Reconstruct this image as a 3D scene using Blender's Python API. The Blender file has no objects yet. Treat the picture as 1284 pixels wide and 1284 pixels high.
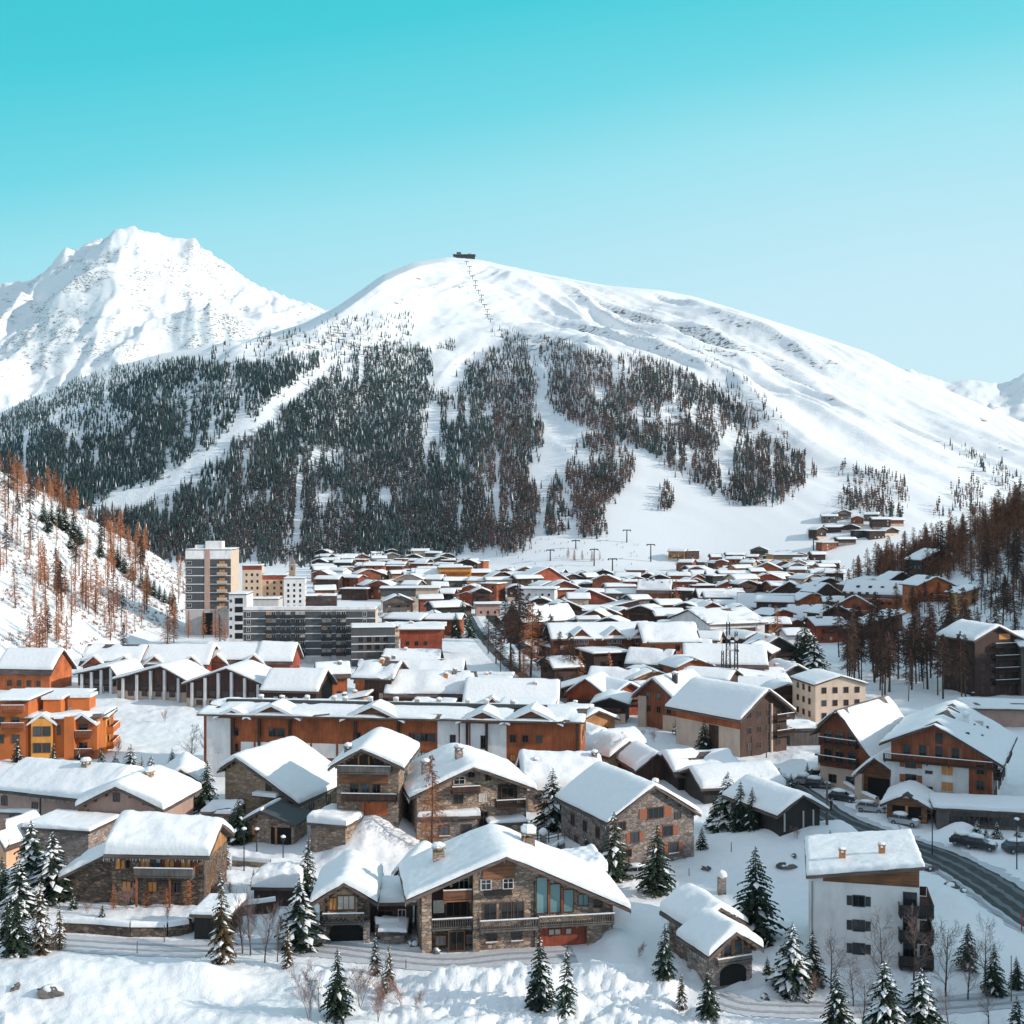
import bpy, math, random
import numpy as np
from mathutils import Vector, Matrix

random.seed(7)
R_ = math.radians
scene = bpy.context.scene
COL = scene.collection

# ------------------------------------------------------------------ camera
FPX, CX, HY, CAMZ = 1500.0, 642.0, 642.0, 45.0      # focal length in photo pixels, principal point, eye height
cam_d = bpy.data.cameras.new("camera")
cam_d.sensor_width = 36.0
cam_d.lens = 36.0 * FPX / 1284.0
cam_d.clip_start = 1.0
cam_d.clip_end = 40000.0
cam = bpy.data.objects.new("camera", cam_d)
COL.objects.link(cam)
cam.location = (0, 0, CAMZ)
cam.rotation_euler = (R_(90), 0, 0)
scene.camera = cam

# ------------------------------------------------------------------ sun, sky, exposure
SUN_EL, SUN_AZ = 22.0, 104.0           # azimuth: degrees clockwise from +Y (the view direction)
sd = bpy.data.lights.new("sun", 'SUN')
sd.energy = 3.7
sd.angle = R_(0.6)
sd.color = (1.0, 0.90, 0.80)
sun = bpy.data.objects.new("sun", sd)
COL.objects.link(sun)
sdir = Vector((math.sin(R_(SUN_AZ)) * math.cos(R_(SUN_EL)), math.cos(R_(SUN_AZ)) * math.cos(R_(SUN_EL)), math.sin(R_(SUN_EL))))
sun.rotation_euler = (-sdir).to_track_quat('-Z', 'Y').to_euler()
sun.location = sdir * 500

def s2l(c):
    return tuple(((v / 255.0) / 12.92 if v <= 10 else ((v / 255.0 + 0.055) / 1.055) ** 2.4) for v in c)

world = bpy.data.worlds.new("World")
scene.world = world
world.use_nodes = True
wn, wl = world.node_tree.nodes, world.node_tree.links
wn.clear()
w_out = wn.new('ShaderNodeOutputWorld')
w_bg = wn.new('ShaderNodeBackground')
w_sky = wn.new('ShaderNodeTexSky')
w_sky.sky_type = 'NISHITA'
w_sky.sun_disc = False
w_sky.sun_elevation = R_(SUN_EL)
w_sky.sun_rotation = R_(SUN_AZ)
w_sky.altitude = 1800
w_tc = wn.new('ShaderNodeTexCoord')
w_sep = wn.new('ShaderNodeSeparateXYZ')
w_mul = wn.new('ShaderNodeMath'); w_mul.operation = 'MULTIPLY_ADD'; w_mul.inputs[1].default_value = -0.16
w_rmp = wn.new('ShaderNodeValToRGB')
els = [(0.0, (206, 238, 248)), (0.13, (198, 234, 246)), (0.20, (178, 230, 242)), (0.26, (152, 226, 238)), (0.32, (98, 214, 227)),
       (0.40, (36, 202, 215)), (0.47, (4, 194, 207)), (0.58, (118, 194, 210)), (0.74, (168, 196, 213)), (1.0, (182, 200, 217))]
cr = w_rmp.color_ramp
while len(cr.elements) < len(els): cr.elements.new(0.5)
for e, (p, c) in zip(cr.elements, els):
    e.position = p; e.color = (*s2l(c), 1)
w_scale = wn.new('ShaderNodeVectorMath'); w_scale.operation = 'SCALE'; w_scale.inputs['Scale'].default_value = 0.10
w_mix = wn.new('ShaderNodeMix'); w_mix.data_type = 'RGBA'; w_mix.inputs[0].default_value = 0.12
wl.new(w_tc.outputs['Generated'], w_sep.inputs[0])
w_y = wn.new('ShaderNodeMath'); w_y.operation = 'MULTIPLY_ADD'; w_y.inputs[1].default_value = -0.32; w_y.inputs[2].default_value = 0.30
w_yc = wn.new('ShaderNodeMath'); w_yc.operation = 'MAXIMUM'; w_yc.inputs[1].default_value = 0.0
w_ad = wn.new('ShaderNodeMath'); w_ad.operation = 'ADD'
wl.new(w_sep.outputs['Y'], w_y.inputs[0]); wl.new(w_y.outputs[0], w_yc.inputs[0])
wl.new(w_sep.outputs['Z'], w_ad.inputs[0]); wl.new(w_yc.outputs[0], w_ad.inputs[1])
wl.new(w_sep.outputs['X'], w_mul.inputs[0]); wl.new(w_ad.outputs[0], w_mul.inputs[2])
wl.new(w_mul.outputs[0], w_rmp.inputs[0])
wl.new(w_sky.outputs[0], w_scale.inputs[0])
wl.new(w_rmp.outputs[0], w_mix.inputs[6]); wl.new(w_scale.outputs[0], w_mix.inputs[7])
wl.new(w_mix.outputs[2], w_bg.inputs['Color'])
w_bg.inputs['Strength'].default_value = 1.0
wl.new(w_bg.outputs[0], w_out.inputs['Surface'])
scene.view_settings.view_transform = 'Standard'
scene.view_settings.look = 'None'
scene.view_settings.exposure = 0.19
scene.view_settings.gamma = 1.0
scene.cycles.max_bounces = 6
scene.cycles.diffuse_bounces = 3

# ------------------------------------------------------------------ noise
_rs = np.random.RandomState(11)
_NT = _rs.rand(512, 512)

def vnoise(x, y, seed=0):
    x = np.asarray(x, float) + seed * 37.7; y = np.asarray(y, float) + seed * 91.3
    xi = np.floor(x).astype(int); yi = np.floor(y).astype(int)
    fx = x - xi; fy = y - yi
    fx = fx * fx * fx * (fx * (fx * 6 - 15) + 10); fy = fy * fy * fy * (fy * (fy * 6 - 15) + 10)
    a = _NT[xi & 511, yi & 511]; b = _NT[(xi + 1) & 511, yi & 511]
    c = _NT[xi & 511, (yi + 1) & 511]; d = _NT[(xi + 1) & 511, (yi + 1) & 511]
    return (a + (b - a) * fx) * (1 - fy) + (c + (d - c) * fx) * fy

def fbm(x, y, octv=4, seed=0, gain=0.5):
    s = 0.0; a = 1.0; t = 0.0
    for i in range(octv):
        s = s + a * (vnoise(x * 2 ** i, y * 2 ** i, seed + i * 3) - 0.5); t += a; a *= gain
    return s / t * 2

def ridged(x, y, octv=4, seed=0, gain=0.5):
    s = 0.0; a = 1.0; t = 0.0
    for i in range(octv):
        s = s + a * (1 - 2 * np.abs(vnoise(x * 2 ** i, y * 2 ** i, seed + i * 5) - 0.5)); t += a; a *= gain
    return s / t

def smooth(e0, e1, v):
    t = np.clip((v - e0) / (e1 - e0), 0, 1)
    return t * t * (3 - 2 * t)

# ------------------------------------------------------------------ terrain height
def flatD(py): return CAMZ * FPX / (py - HY)
def flatXY(px, py):
    D = flatD(py); return ((px - CX) * D / FPX, D)

def ridge_tab(rows):            # (px, foot distance, crest distance, crest row in the photo)
    a = np.array(rows, float)
    zc = np.maximum(CAMZ - (a[:, 3] - HY) * a[:, 2] / FPX, 0.0)
    g = np.arange(a[0, 0], a[-1, 0] + 1, 4.0)
    def sm(v, sig):
        k = np.exp(-0.5 * (np.arange(-60, 61) * 4.0 / sig) ** 2); k /= k.sum()
        w = np.interp(g, a[:, 0], v)
        return np.convolve(np.concatenate([np.full(60, w[0]), w, np.full(60, w[-1])]), k, 'valid')
    return g, sm(a[:, 1], 36), sm(a[:, 2], 30), sm(zc, 5)

LEFT_HILL = ridge_tab([(-1400, 170, 330, 300), (-500, 230, 470, 440), (0, 335, 500, 592), (60, 352, 525, 617), (105, 372, 560, 645), (150, 395, 590, 672),
                       (200, 420, 610, 697), (235, 440, 620, 724), (262, 455, 600, 755), (280, 470, 560, 766)])
RIGHT_HILL = ridge_tab([(1000, 430, 640, 746), (1040, 420, 630, 734), (1100, 385, 615, 713), (1200, 335, 560, 676), (1284, 300, 530, 632),
                        (1400, 262, 490, 560), (1700, 215, 400, 470), (2300, 165, 300, 380), (3200, 130, 235, 330), (5200, 110, 200, 330)])
MOUNT = ridge_tab([(-700, 1000, 2000, 640), (-200, 1150, 2300, 575), (0, 1150, 2400, 518), (50, 1150, 2420, 494), (120, 1150, 2450, 467), (200, 1120, 2500, 444),
                   (260, 1100, 2520, 433), (330, 1090, 2560, 421), (380, 1080, 2620, 405), (420, 1075, 2700, 386), (450, 1070, 2760, 366), (480, 1065, 2820, 345), (520, 1060, 2880, 329),
                   (560, 1040, 2940, 323), (600, 1020, 2980, 326), (650, 1000, 3000, 337), (700, 985, 3000, 347), (760, 975, 2980, 358), (830, 975, 2950, 364),
                   (870, 975, 2930, 372), (950, 960, 2860, 396), (1030, 940, 2800, 422), (1090, 920, 2740, 442), (1130, 910, 2700, 462), (1180, 900, 2660, 485),
                   (1230, 900, 2620, 507), (1284, 900, 2580, 530), (1500, 900, 2400, 600), (2200, 900, 2200, 640)])
PEAK = ridge_tab([(-500, 3000, 5200, 420), (-150, 3000, 5400, 372), (0, 3000, 5500, 356), (40, 3000, 5500, 352), (75, 3000, 5500, 322), (110, 3000, 5550, 306), (138, 3000, 5600, 296), (150, 3000, 5600, 286), (160, 3000, 5600, 297),
                  (170, 3000, 5600, 300), (190, 3000, 5600, 308), (215, 3000, 5600, 315), (232, 3000, 5560, 312), (240, 3000, 5550, 305), (248, 3000, 5550, 311), (262, 3000, 5500, 315), (290, 3000, 5450, 335),
                  (320, 3000, 5400, 356), (344, 3000, 5350, 370), (350, 3000, 5350, 364), (357, 3000, 5350, 372), (400, 3000, 5300, 386), (460, 3000, 5200, 405), (700, 3000, 5000, 520)])
PEAK2 = ridge_tab([(1020, 3000, 6200, 520), (1100, 3000, 6200, 476), (1143, 3000, 6200, 462), (1165, 3000, 6200, 471), (1187, 3000, 6200, 481), (1215, 3000, 6200, 475), (1235, 3000, 6200, 478),
                   (1256, 3000, 6200, 483), (1284, 3000, 6200, 470), (1400, 3000, 6200, 430), (1900, 3000, 6000, 440)])

def layer(px, D, tab, back=0.5, k=0.25):
    df = np.interp(px, tab[0], tab[1]); dc = np.interp(px, tab[0], tab[2]); zc = np.interp(px, tab[0], tab[3])
    zc = np.where((px < tab[0][0]) | (px > tab[0][-1]), 0, zc) if tab is not MOUNT and tab is not PEAK else zc
    s = (D - df) / (dc - df)
    sc = np.clip(s, 0, 1)
    front = zc * ((1 + k) * sc - k * sc * sc)
    z = np.where(s <= 1, front, np.maximum(zc - (D - dc) * back, 0))
    return z, s, zc

MOUNDS = []      # (x, y, rx, ry, height)
def mound(px, py, rx, ry, h): MOUNDS.append((*flatXY(px, py), rx, ry, h))
ROADS = []       # (list of plan points, half width)

def seg_dist(x, y, pts):
    d = np.full(np.shape(x), 1e9)
    for (ax, ay), (bx, by) in zip(pts[:-1], pts[1:]):
        vx, vy = bx - ax, by - ay; l2 = vx * vx + vy * vy
        t = np.clip(((x - ax) * vx + (y - ay) * vy) / l2, 0, 1)
        d = np.minimum(d, np.hypot(x - ax - t * vx, y - ay - t * vy))
    return d

def terrain(x, y):
    x = np.asarray(x, float); y = np.asarray(y, float)
    px = CX + FPX * x / y; D = y
    zl, sl, _ = layer(px, D, LEFT_HILL, 0.45, 0.1)
    zr, sr, _ = layer(px, D, RIGHT_HILL, 0.35, 0.1)
    zm, sm, zc = layer(px, D, MOUNT, 0.5)
    zl = zl + np.where(zl > 0.5, 1, 0) * smooth(0, 8, zl) * (2.2 * fbm(x / 22, y / 22, 4, 3))
    zr = zr + smooth(0, 8, zr) * (2.2 * fbm(x / 22, y / 22, 4, 5))
    # relief of the big slope: a spur towards the viewer, gullies down the fall line, broken ground
    w = smooth(0.02, 0.25, sm) * (1 - 0.97 * smooth(0.6, 0.97, sm))
    sx, sy = x, y
    ax, ay = (500 - CX) * 2450 / FPX, 2450.0
    bx, by = (250 - CX) * 1200 / FPX, 1200.0
    vx, vy = bx - ax, by - ay; L2 = vx * vx + vy * vy
    t = ((sx - ax) * vx + (sy - ay) * vy) / L2
    side = ((sx - ax) * vy - (sy - ay) * vx) / math.sqrt(L2)      # metres left(+)/right of the spur crest
    spur = np.exp(-np.where(side > 0, side / 260.0, side / 110.0) ** 2) * smooth(-0.15, 0.2, t) * (1 - smooth(0.9, 1.15, t))
    # second crest: the edge between the shaded dome and the sunlit slopes
    cx2, cy2 = (565 - CX) * 2900 / FPX, 2900.0
    dx2, dy2 = (690 - CX) * 1100 / FPX, 1100.0
    v2x, v2y = dx2 - cx2, dy2 - cy2; M2 = v2x * v2x + v2y * v2y
    t2 = ((sx - cx2) * v2x + (sy - cy2) * v2y) / M2
    side2 = ((sx - cx2) * v2y - (sy - cy2) * v2x) / math.sqrt(M2)
    crest2 = np.exp(-(side2 / 190.0) ** 2) * smooth(0.0, 0.2, t2) * (1 - smooth(0.5, 0.8, t2))
    hfac = np.clip(zc / 600, 0.25, 1)
    rel = 95 * spur + 45 * crest2
    wx = x + 45 * fbm(x / 200, y / 260, 2, 27); wy = y + 45 * fbm(x / 220, y / 200, 2, 29)
    tr = smooth(580, 760, px)                       # gullies run down the fall line: towards the right on the sunny side, left on the shaded one
    bR, aR = wx * 0.90 + wy * 0.44, wy * 0.90 - wx * 0.44
    bL, aL = wx * 0.95 - wy * 0.30, wy * 0.95 + wx * 0.30
    gR = 62 * (ridged(bR / 300, aR / 1500, 3, 23, 0.5) - 0.5) + 26 * (ridged(bR / 85, aR / 620, 3, 31, 0.55) - 0.5)
    gL = 62 * (ridged(bL / 300, aL / 1500, 3, 25, 0.5) - 0.5) + 26 * (ridged(bL / 95, aL / 560, 3, 35, 0.55) - 0.5)
    rel = rel + hfac * (70 * fbm(x / 620, y / 620, 3, 21) + (1 - tr) * gL + 5 * fbm(x / 40, y / 40, 3, 33, 0.6))
    w2 = smooth(0.02, 0.25, sm) * (1 - 0.98 * smooth(0.72, 0.96, sm))
    zm = np.maximum(zm + np.where(zm > 0, w * rel + w2 * hfac * tr * gR * 2.0, 0), 0)
    dcm = np.interp(px, MOUNT[0], MOUNT[2])
    lim = CAMZ + (zc - CAMZ) * np.minimum(D / dcm, 1.0) - 18 * (1 - np.clip(sm, 0, 1))     # nothing on the slope stands higher than its crest
    zm = np.where((sm > 0.3) & (sm < 1), np.minimum(zm, lim + 0.08 * np.maximum(zm - lim, 0)), zm)
    # small drifts on the valley floor
    near = 1 - smooth(260, 700, D)
    fl = np.ones_like(D)
    for pts, hw in ROADS: fl = np.minimum(fl, smooth(hw * 0.9, hw * 1.7 + 1.0, seg_dist(x, y, pts)))
    z0 = near * fl * (0.75 * fbm(x / 13, y / 13, 3, 41) + 0.30 * fbm(x / 3.2, y / 3.2, 3, 43) + 0.16 * fbm(x / 0.9, y / 0.9, 2, 45) * smooth(0.42, 0.6, vnoise(x / 9, y / 9, 49)))
    rough = smooth(0.44, 0.56, vnoise(x / 17, y / 17, 51)) * (1 - smooth(113, 121, D))
    z0 = z0 + fl * rough * (0.85 * fbm(x / 1.4, y / 1.4, 4, 47, 0.62) + 0.3)
    for (mx, my, rx, ry, h) in MOUNDS:
        q = ((x - mx) / rx) ** 2 + ((y - my) / ry) ** 2
        z0 = z0 + fl * h * np.exp(-q * 1.2)
    # the steep valley side on the right, outside the picture, that keeps the lower right in shade
    xf = 0.43 * D + 82
    zs = np.clip((x - xf) * 0.85, 0, 84) * (1 - smooth(250, 420, D)) 
    zs = zs + smooth(0, 20, zs) * 7 * fbm(x / 30, y / 30, 3, 61)
    return z0 + np.maximum(np.maximum(np.maximum(zl, zr), zm), zs)

_DR = np.concatenate([np.linspace(60, 700, 420), np.linspace(702, 3300, 420)])
def G(px, py):
    """ground point seen at a photo pixel"""
    x = (px - CX) * _DR / FPX
    zt = terrain(x, _DR); zr = CAMZ - (py - HY) * _DR / FPX
    k = int(np.argmax(zt >= zr))
    if zt[k] < zr[k]: k = len(_DR) - 1
    if k > 0:
        d = np.linspace(_DR[k - 1], _DR[k], 9); zt = terrain((px - CX) * d / FPX, d); zr = CAMZ - (py - HY) * d / FPX
        q = int(np.argmax(zt >= zr)); q = max(q, 1)
        a = zr[q - 1] - zt[q - 1]; b = zt[q] - zr[q]
        D = d[q - 1] + (d[q] - d[q - 1]) * min(max(a / max(a + b, 1e-6), 0), 1)
    else: D = _DR[0]
    X = (px - CX) * D / FPX
    return X, D, float(terrain(np.array([X]), np.array([D]))[0])

def P(x, y, z): return CX + FPX * x / y, HY - FPX * (z - CAMZ) / y
def gz(x, y): return float(terrain(np.array([x]), np.array([y]))[0])

# ------------------------------------------------------------------ materials
def new_mat(name):
    m = bpy.data.materials.new(name); m.use_nodes = True
    nt = m.node_tree; nt.nodes.clear()
    o = nt.nodes.new('ShaderNodeOutputMaterial'); b = nt.nodes.new('ShaderNodeBsdfPrincipled')
    nt.links.new(b.outputs[0], o.inputs[0])
    return m, nt, b

def N(nt, typ, **kw):
    n = nt.nodes.new(typ)
    for k, v in kw.items():
        if k.startswith('i_'): n.inputs[int(k[2:]) if k[2:].isdigit() else k[2:]].default_value = v
        else: setattr(n, k, v)
    return n

def ramp(nt, stops, fac):
    r = nt.nodes.new('ShaderNodeValToRGB'); c = r.color_ramp
    while len(c.elements) < len(stops): c.elements.new(0.5)
    for e, (p, col) in zip(c.elements, stops): e.position = p; e.color = (*col[:3], 1)
    nt.links.new(fac, r.inputs[0]); return r

def obj_coords(nt, scale=(1, 1, 1), which='Object'):
    tc = nt.nodes.new('ShaderNodeTexCoord'); mp = nt.nodes.new('ShaderNodeMapping')
    mp.inputs['Scale'].default_value = scale
    nt.links.new(tc.outputs[which], mp.inputs[0]); return mp.outputs[0]

def bump(nt, b, h, strength=0.5, dist=0.1):
    n = nt.nodes.new('ShaderNodeBump'); n.inputs['Strength'].default_value = strength; n.inputs['Distance'].default_value = dist
    nt.links.new(h, n.inputs['Height']); nt.links.new(n.outputs[0], b.inputs['Normal']); return n

def vary(nt, col, b, lo=0.8, hi=1.2):
    """each house a little lighter or darker than the next"""
    oi = nt.nodes.new('ShaderNodeObjectInfo'); mr = N(nt, 'ShaderNodeMapRange'); mr.inputs[3].default_value = lo; mr.inputs[4].default_value = hi
    nt.links.new(oi.outputs['Random'], mr.inputs[0])
    sc = N(nt, 'ShaderNodeVectorMath', operation='SCALE')
    nt.links.new(col, sc.inputs[0]); nt.links.new(mr.outputs[0], sc.inputs['Scale'])
    nt.links.new(sc.outputs[0], b.inputs['Base Color'])

def m_plain(name, col, rough=0.6, metal=0.0, noise=0.12, scale=3.0):
    m, nt, b = new_mat(name)
    c = obj_coords(nt); n = N(nt, 'ShaderNodeTexNoise', i_Scale=scale); n.inputs['Detail'].default_value = 5
    nt.links.new(c, n.inputs[0])
    r = ramp(nt, [(0.3, tuple(v * (1 - noise) for v in col)), (0.7, tuple(min(1, v * (1 + noise)) for v in col))], n.outputs[0])
    nt.links.new(r.outputs[0], b.inputs['Base Color'])
    b.inputs['Roughness'].default_value = rough; b.inputs['Metallic'].default_value = metal
    return m

def m_snow(name='snow', col=(0.86, 0.87, 0.885), sc=1.0, amt=0.55):
    m, nt, b = new_mat(name)
    c = obj_coords(nt)
    n1 = N(nt, 'ShaderNodeTexNoise', i_Scale=0.9 * sc); n1.inputs['Detail'].default_value = 6
    n2 = N(nt, 'ShaderNodeTexNoise', i_Scale=7.0 * sc); n2.inputs['Detail'].default_value = 3
    nt.links.new(c, n1.inputs[0]); nt.links.new(c, n2.inputs[0])
    ad = N(nt, 'ShaderNodeMath', operation='MULTIPLY_ADD'); ad.inputs[1].default_value = 0.25
    nt.links.new(n2.outputs[0], ad.inputs[0]); nt.links.new(n1.outputs[0], ad.inputs[2])
    r = ramp(nt, [(0.3, tuple(v * 0.955 for v in col)), (0.75, col)], n1.outputs[0])
    nt.links.new(r.outputs[0], b.inputs['Base Color'])
    b.inputs['Roughness'].default_value = 0.75
    b.inputs['Specular IOR Level'].default_value = 0.2
    bump(nt, b, ad.outputs[0], amt, 0.35 / sc)
    return m

def m_wood(name, a, c2, axis='z', rough=0.75, lo=0.75, hi=1.25):
    m, nt, b = new_mat(name)
    sc = (5.0, 5.0, 0.25) if axis == 'z' else (0.3, 0.3, 6.0)
    c = obj_coords(nt, sc)
    n = N(nt, 'ShaderNodeTexNoise', i_Scale=1.0); n.inputs['Detail'].default_value = 6
    nt.links.new(c, n.inputs[0])
    c3 = obj_coords(nt, (1, 1, 1)); n3 = N(nt, 'ShaderNodeTexNoise', i_Scale=0.35); n3.inputs['Detail'].default_value = 3
    nt.links.new(c3, n3.inputs[0])
    r = ramp(nt, [(0.32, a), (0.5, tuple((p + q) / 2 for p, q in zip(a, c2))), (0.68, c2)], n.outputs[0])
    r3 = ramp(nt, [(0.35, (0.62, 0.62, 0.62)), (0.65, (1.15, 1.15, 1.15))], n3.outputs[0])
    mx = N(nt, 'ShaderNodeMix', data_type='RGBA', blend_type='MULTIPLY'); mx.inputs[0].default_value = 1
    nt.links.new(r.outputs[0], mx.inputs[6]); nt.links.new(r3.outputs[0], mx.inputs[7])
    vary(nt, mx.outputs[2], b, lo, hi)
    b.inputs['Roughness'].default_value = rough
    bump(nt, b, n.outputs[0], 0.5, 0.03)
    return m

def m_stone(name, cols, sc=1.5, mortar=(0.17, 0.15, 0.14)):
    m, nt, b = new_mat(name)
    c = obj_coords(nt, (sc, sc, sc * 2.1))
    nz = N(nt, 'ShaderNodeTexNoise', i_Scale=1.6); nt.links.new(c, nz.inputs[0])
    ds = N(nt, 'ShaderNodeVectorMath', operation='MULTIPLY_ADD'); ds.inputs[1].default_value = (0.5, 0.5, 0.5)
    nt.links.new(nz.outputs['Color'], ds.inputs[0]); nt.links.new(c, ds.inputs[2])
    v = N(nt, 'ShaderNodeTexVoronoi', feature='F1', i_Scale=1.0); nt.links.new(ds.outputs[0], v.inputs[0])
    ve = N(nt, 'ShaderNodeTexVoronoi', feature='DISTANCE_TO_EDGE', i_Scale=1.0); nt.links.new(ds.outputs[0], ve.inputs[0])
    sp = N(nt, 'ShaderNodeSeparateColor'); nt.links.new(v.outputs['Color'], sp.inputs[0])
    k = len(cols)
    r = ramp(nt, [(i / (k - 1), cols[i]) for i in range(k)], sp.outputs[0])
    em = N(nt, 'ShaderNodeMapRange'); em.inputs[1].default_value = 0.0; em.inputs[2].default_value = 0.09
    nt.links.new(ve.outputs['Distance'], em.inputs[0])
    mx = N(nt, 'ShaderNodeMix', data_type='RGBA'); mx.inputs[6].default_value = (*mortar, 1)
    nt.links.new(em.outputs[0], mx.inputs[0]); nt.links.new(r.outputs[0], mx.inputs[7])
    vary(nt, mx.outputs[2], b, 0.88, 1.1)
    b.inputs['Roughness'].default_value = 0.9
    bump(nt, b, em.outputs[0], 0.8, 0.08)
    return m

def m_stucco(name, col, rough=0.9, lo=0.88, hi=1.1):
    m, nt, b = new_mat(name)
    c = obj_coords(nt, (0.6, 0.6, 0.25)); n = N(nt, 'ShaderNodeTexNoise', i_Scale=1.2); n.inputs['Detail'].default_value = 7
    nt.links.new(c, n.inputs[0])
    r = ramp(nt, [(0.3, tuple(v * 0.8 for v in col)), (0.55, col), (0.8, tuple(min(1, v * 1.08) for v in col))], n.outputs[0])
    vary(nt, r.outputs[0], b, lo, hi)
    b.inputs['Roughness'].default_value = rough
    return m

def m_glass(name, col=(0.02, 0.028, 0.035), rough=0.06):
    m, nt, b = new_mat(name)
    oi = nt.nodes.new('ShaderNodeObjectInfo')
    r = ramp(nt, [(0.0, tuple(v * 0.5 for v in col)), (0.75, col), (1.0, tuple(v * 3.0 for v in col))], oi.outputs['Random'])
    nt.links.new(r.outputs[0], b.inputs['Base Color'])
    b.inputs['Roughness'].default_value = rough
    b.inputs['Specular IOR Level'].default_value = 0.6
    return m

def m_leaf(name, dark, light, sc=1.2, rough=0.85, rnd=0.25):
    m, nt, b = new_mat(name)
    c = obj_coords(nt); n = N(nt, 'ShaderNodeTexNoise', i_Scale=sc); n.inputs['Detail'].default_value = 3
    nt.links.new(c, n.inputs[0])
    r = ramp(nt, [(0.3, dark), (0.7, light)], n.outputs[0])
    vary(nt, r.outputs[0], b, 1 - rnd, 1 + rnd)
    b.inputs['Roughness'].default_value = rough
    b.inputs['Specular IOR Level'].default_value = 0.15
    return m

M = {}
M['snow'] = m_snow()
M['roofsnow'] = m_snow('roof_snow', (0.88, 0.885, 0.895), 1.3, 0.42)
M['wood'] = m_wood('timber_brown', (0.19, 0.048, 0.02), (0.36, 0.105, 0.042))
M['orange'] = m_wood('timber_orange', (0.34, 0.08, 0.024), (0.52, 0.145, 0.045))
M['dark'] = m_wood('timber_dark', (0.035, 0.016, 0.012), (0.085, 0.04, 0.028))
M['black'] = m_wood('timber_black', (0.014, 0.012, 0.012), (0.035, 0.028, 0.026))
M['red'] = m_wood('timber_red', (0.24, 0.042, 0.02), (0.38, 0.082, 0.04))
M['grey'] = m_wood('timber_grey', (0.10, 0.085, 0.08), (0.19, 0.165, 0.15))
M['planks'] = m_wood('timber_planks', (0.13, 0.05, 0.028), (0.36, 0.15, 0.07), 'x')
M['warm'] = m_wood('timber_honey', (0.36, 0.15, 0.05), (0.58, 0.28, 0.11))
M['stone'] = m_stone('rubble_stone', [(0.15, 0.10, 0.075), (0.40, 0.27, 0.18), (0.24, 0.19, 0.165), (0.56, 0.40, 0.29), (0.30, 0.19, 0.125)])
M['stonegrey'] = m_stone('grey_stone', [(0.13, 0.11, 0.10), (0.27, 0.225, 0.20), (0.38, 0.30, 0.26), (0.20, 0.16, 0.145), (0.48, 0.385, 0.335)])
M['stonewarm'] = m_stone('warm_stone', [(0.24, 0.15, 0.09), (0.45, 0.31, 0.20), (0.36, 0.25, 0.17), (0.55, 0.41, 0.29), (0.30, 0.2, 0.14)], 1.3, (0.3, 0.23, 0.18))
M['stonedark'] = m_stone('dark_stone', [(0.06, 0.045, 0.04), (0.18, 0.12, 0.09), (0.12, 0.09, 0.075), (0.30, 0.20, 0.13), (0.14, 0.095, 0.07)], 1.5, (0.05, 0.045, 0.04))
M['cream'] = m_stucco('cream_plaster', (0.66, 0.50, 0.38))
M['peach'] = m_stucco('peach_plaster', (0.70, 0.42, 0.26))
M['white'] = m_stucco('white_plaster', (0.80, 0.77, 0.76))
M['pink'] = m_stucco('rose_plaster', (0.46, 0.30, 0.25))
M['ochre'] = m_stucco('ochre_plaster', (0.74, 0.32, 0.07))
M['terracotta'] = m_stucco('terracotta_plaster', (0.56, 0.155, 0.04))
M['beige'] = m_stucco('beige_plaster', (0.55, 0.42, 0.34))
M['slate'] = m_stucco('slate_cladding', (0.075, 0.08, 0.085), 0.6)
M['concrete'] = m_stucco('pale_concrete', (0.55, 0.51, 0.49))
M['fascia'] = m_wood('fascia_wood', (0.07, 0.05, 0.045), (0.16, 0.115, 0.10), 'x', 0.8, 0.85, 1.15)
M['roofdark'] = m_plain('roof_slate', (0.05, 0.055, 0.06), 0.7)
M['glass'] = m_glass('window_glass')
M['glassblue'] = m_glass('tall_glass', (0.20, 0.36, 0.38), 0.12)
M['amberfill'] = m_plain('amber_fill', (0.62, 0.26, 0.08), 0.8)  # plain warm orange tone for panes and a gable panel
M['lace'] = m_plain('pale_curtain', (0.55, 0.48, 0.42), 0.8)
M['framewhite'] = m_plain('white_paint', (0.62, 0.58, 0.55), 0.6)
M['framewood'] = m_plain('window_wood', (0.12, 0.055, 0.03), 0.6)
M['shutter'] = m_plain('shutter_red', (0.30, 0.10, 0.05), 0.7)
M['shutterdark'] = m_plain('shutter_dark', (0.035, 0.035, 0.04), 0.7)
M['metal'] = m_plain('galvanised_metal', (0.28, 0.29, 0.30), 0.45, 0.6)
M['darkmetal'] = m_plain('dark_metal', (0.035, 0.035, 0.04), 0.5, 0.4)
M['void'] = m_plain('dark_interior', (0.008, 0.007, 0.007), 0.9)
M['pole'] = m_plain('pole_wood', (0.12, 0.09, 0.075), 0.85)
M['asphalt'] = m_plain('asphalt', (0.045, 0.047, 0.05), 0.8, 0, 0.35, 0.6)
M['packed'] = m_snow('packed_snow', (0.55, 0.57, 0.60), 0.7, 0.3)
M['track'] = m_snow('wheel_track', (0.36, 0.375, 0.40), 1.5, 0.4)
M['slush'] = m_snow('slush', (0.16, 0.17, 0.18), 1.5, 0.4)
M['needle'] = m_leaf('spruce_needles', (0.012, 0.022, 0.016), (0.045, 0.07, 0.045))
M['needlewarm'] = m_leaf('dry_needles', (0.05, 0.04, 0.02), (0.14, 0.09, 0.045))
M['bark'] = m_leaf('bark', (0.05, 0.033, 0.025), (0.12, 0.085, 0.065), 4)
M['larch'] = m_leaf('larch_twigs', (0.30, 0.11, 0.05), (0.56, 0.25, 0.12), 0.8)
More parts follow.
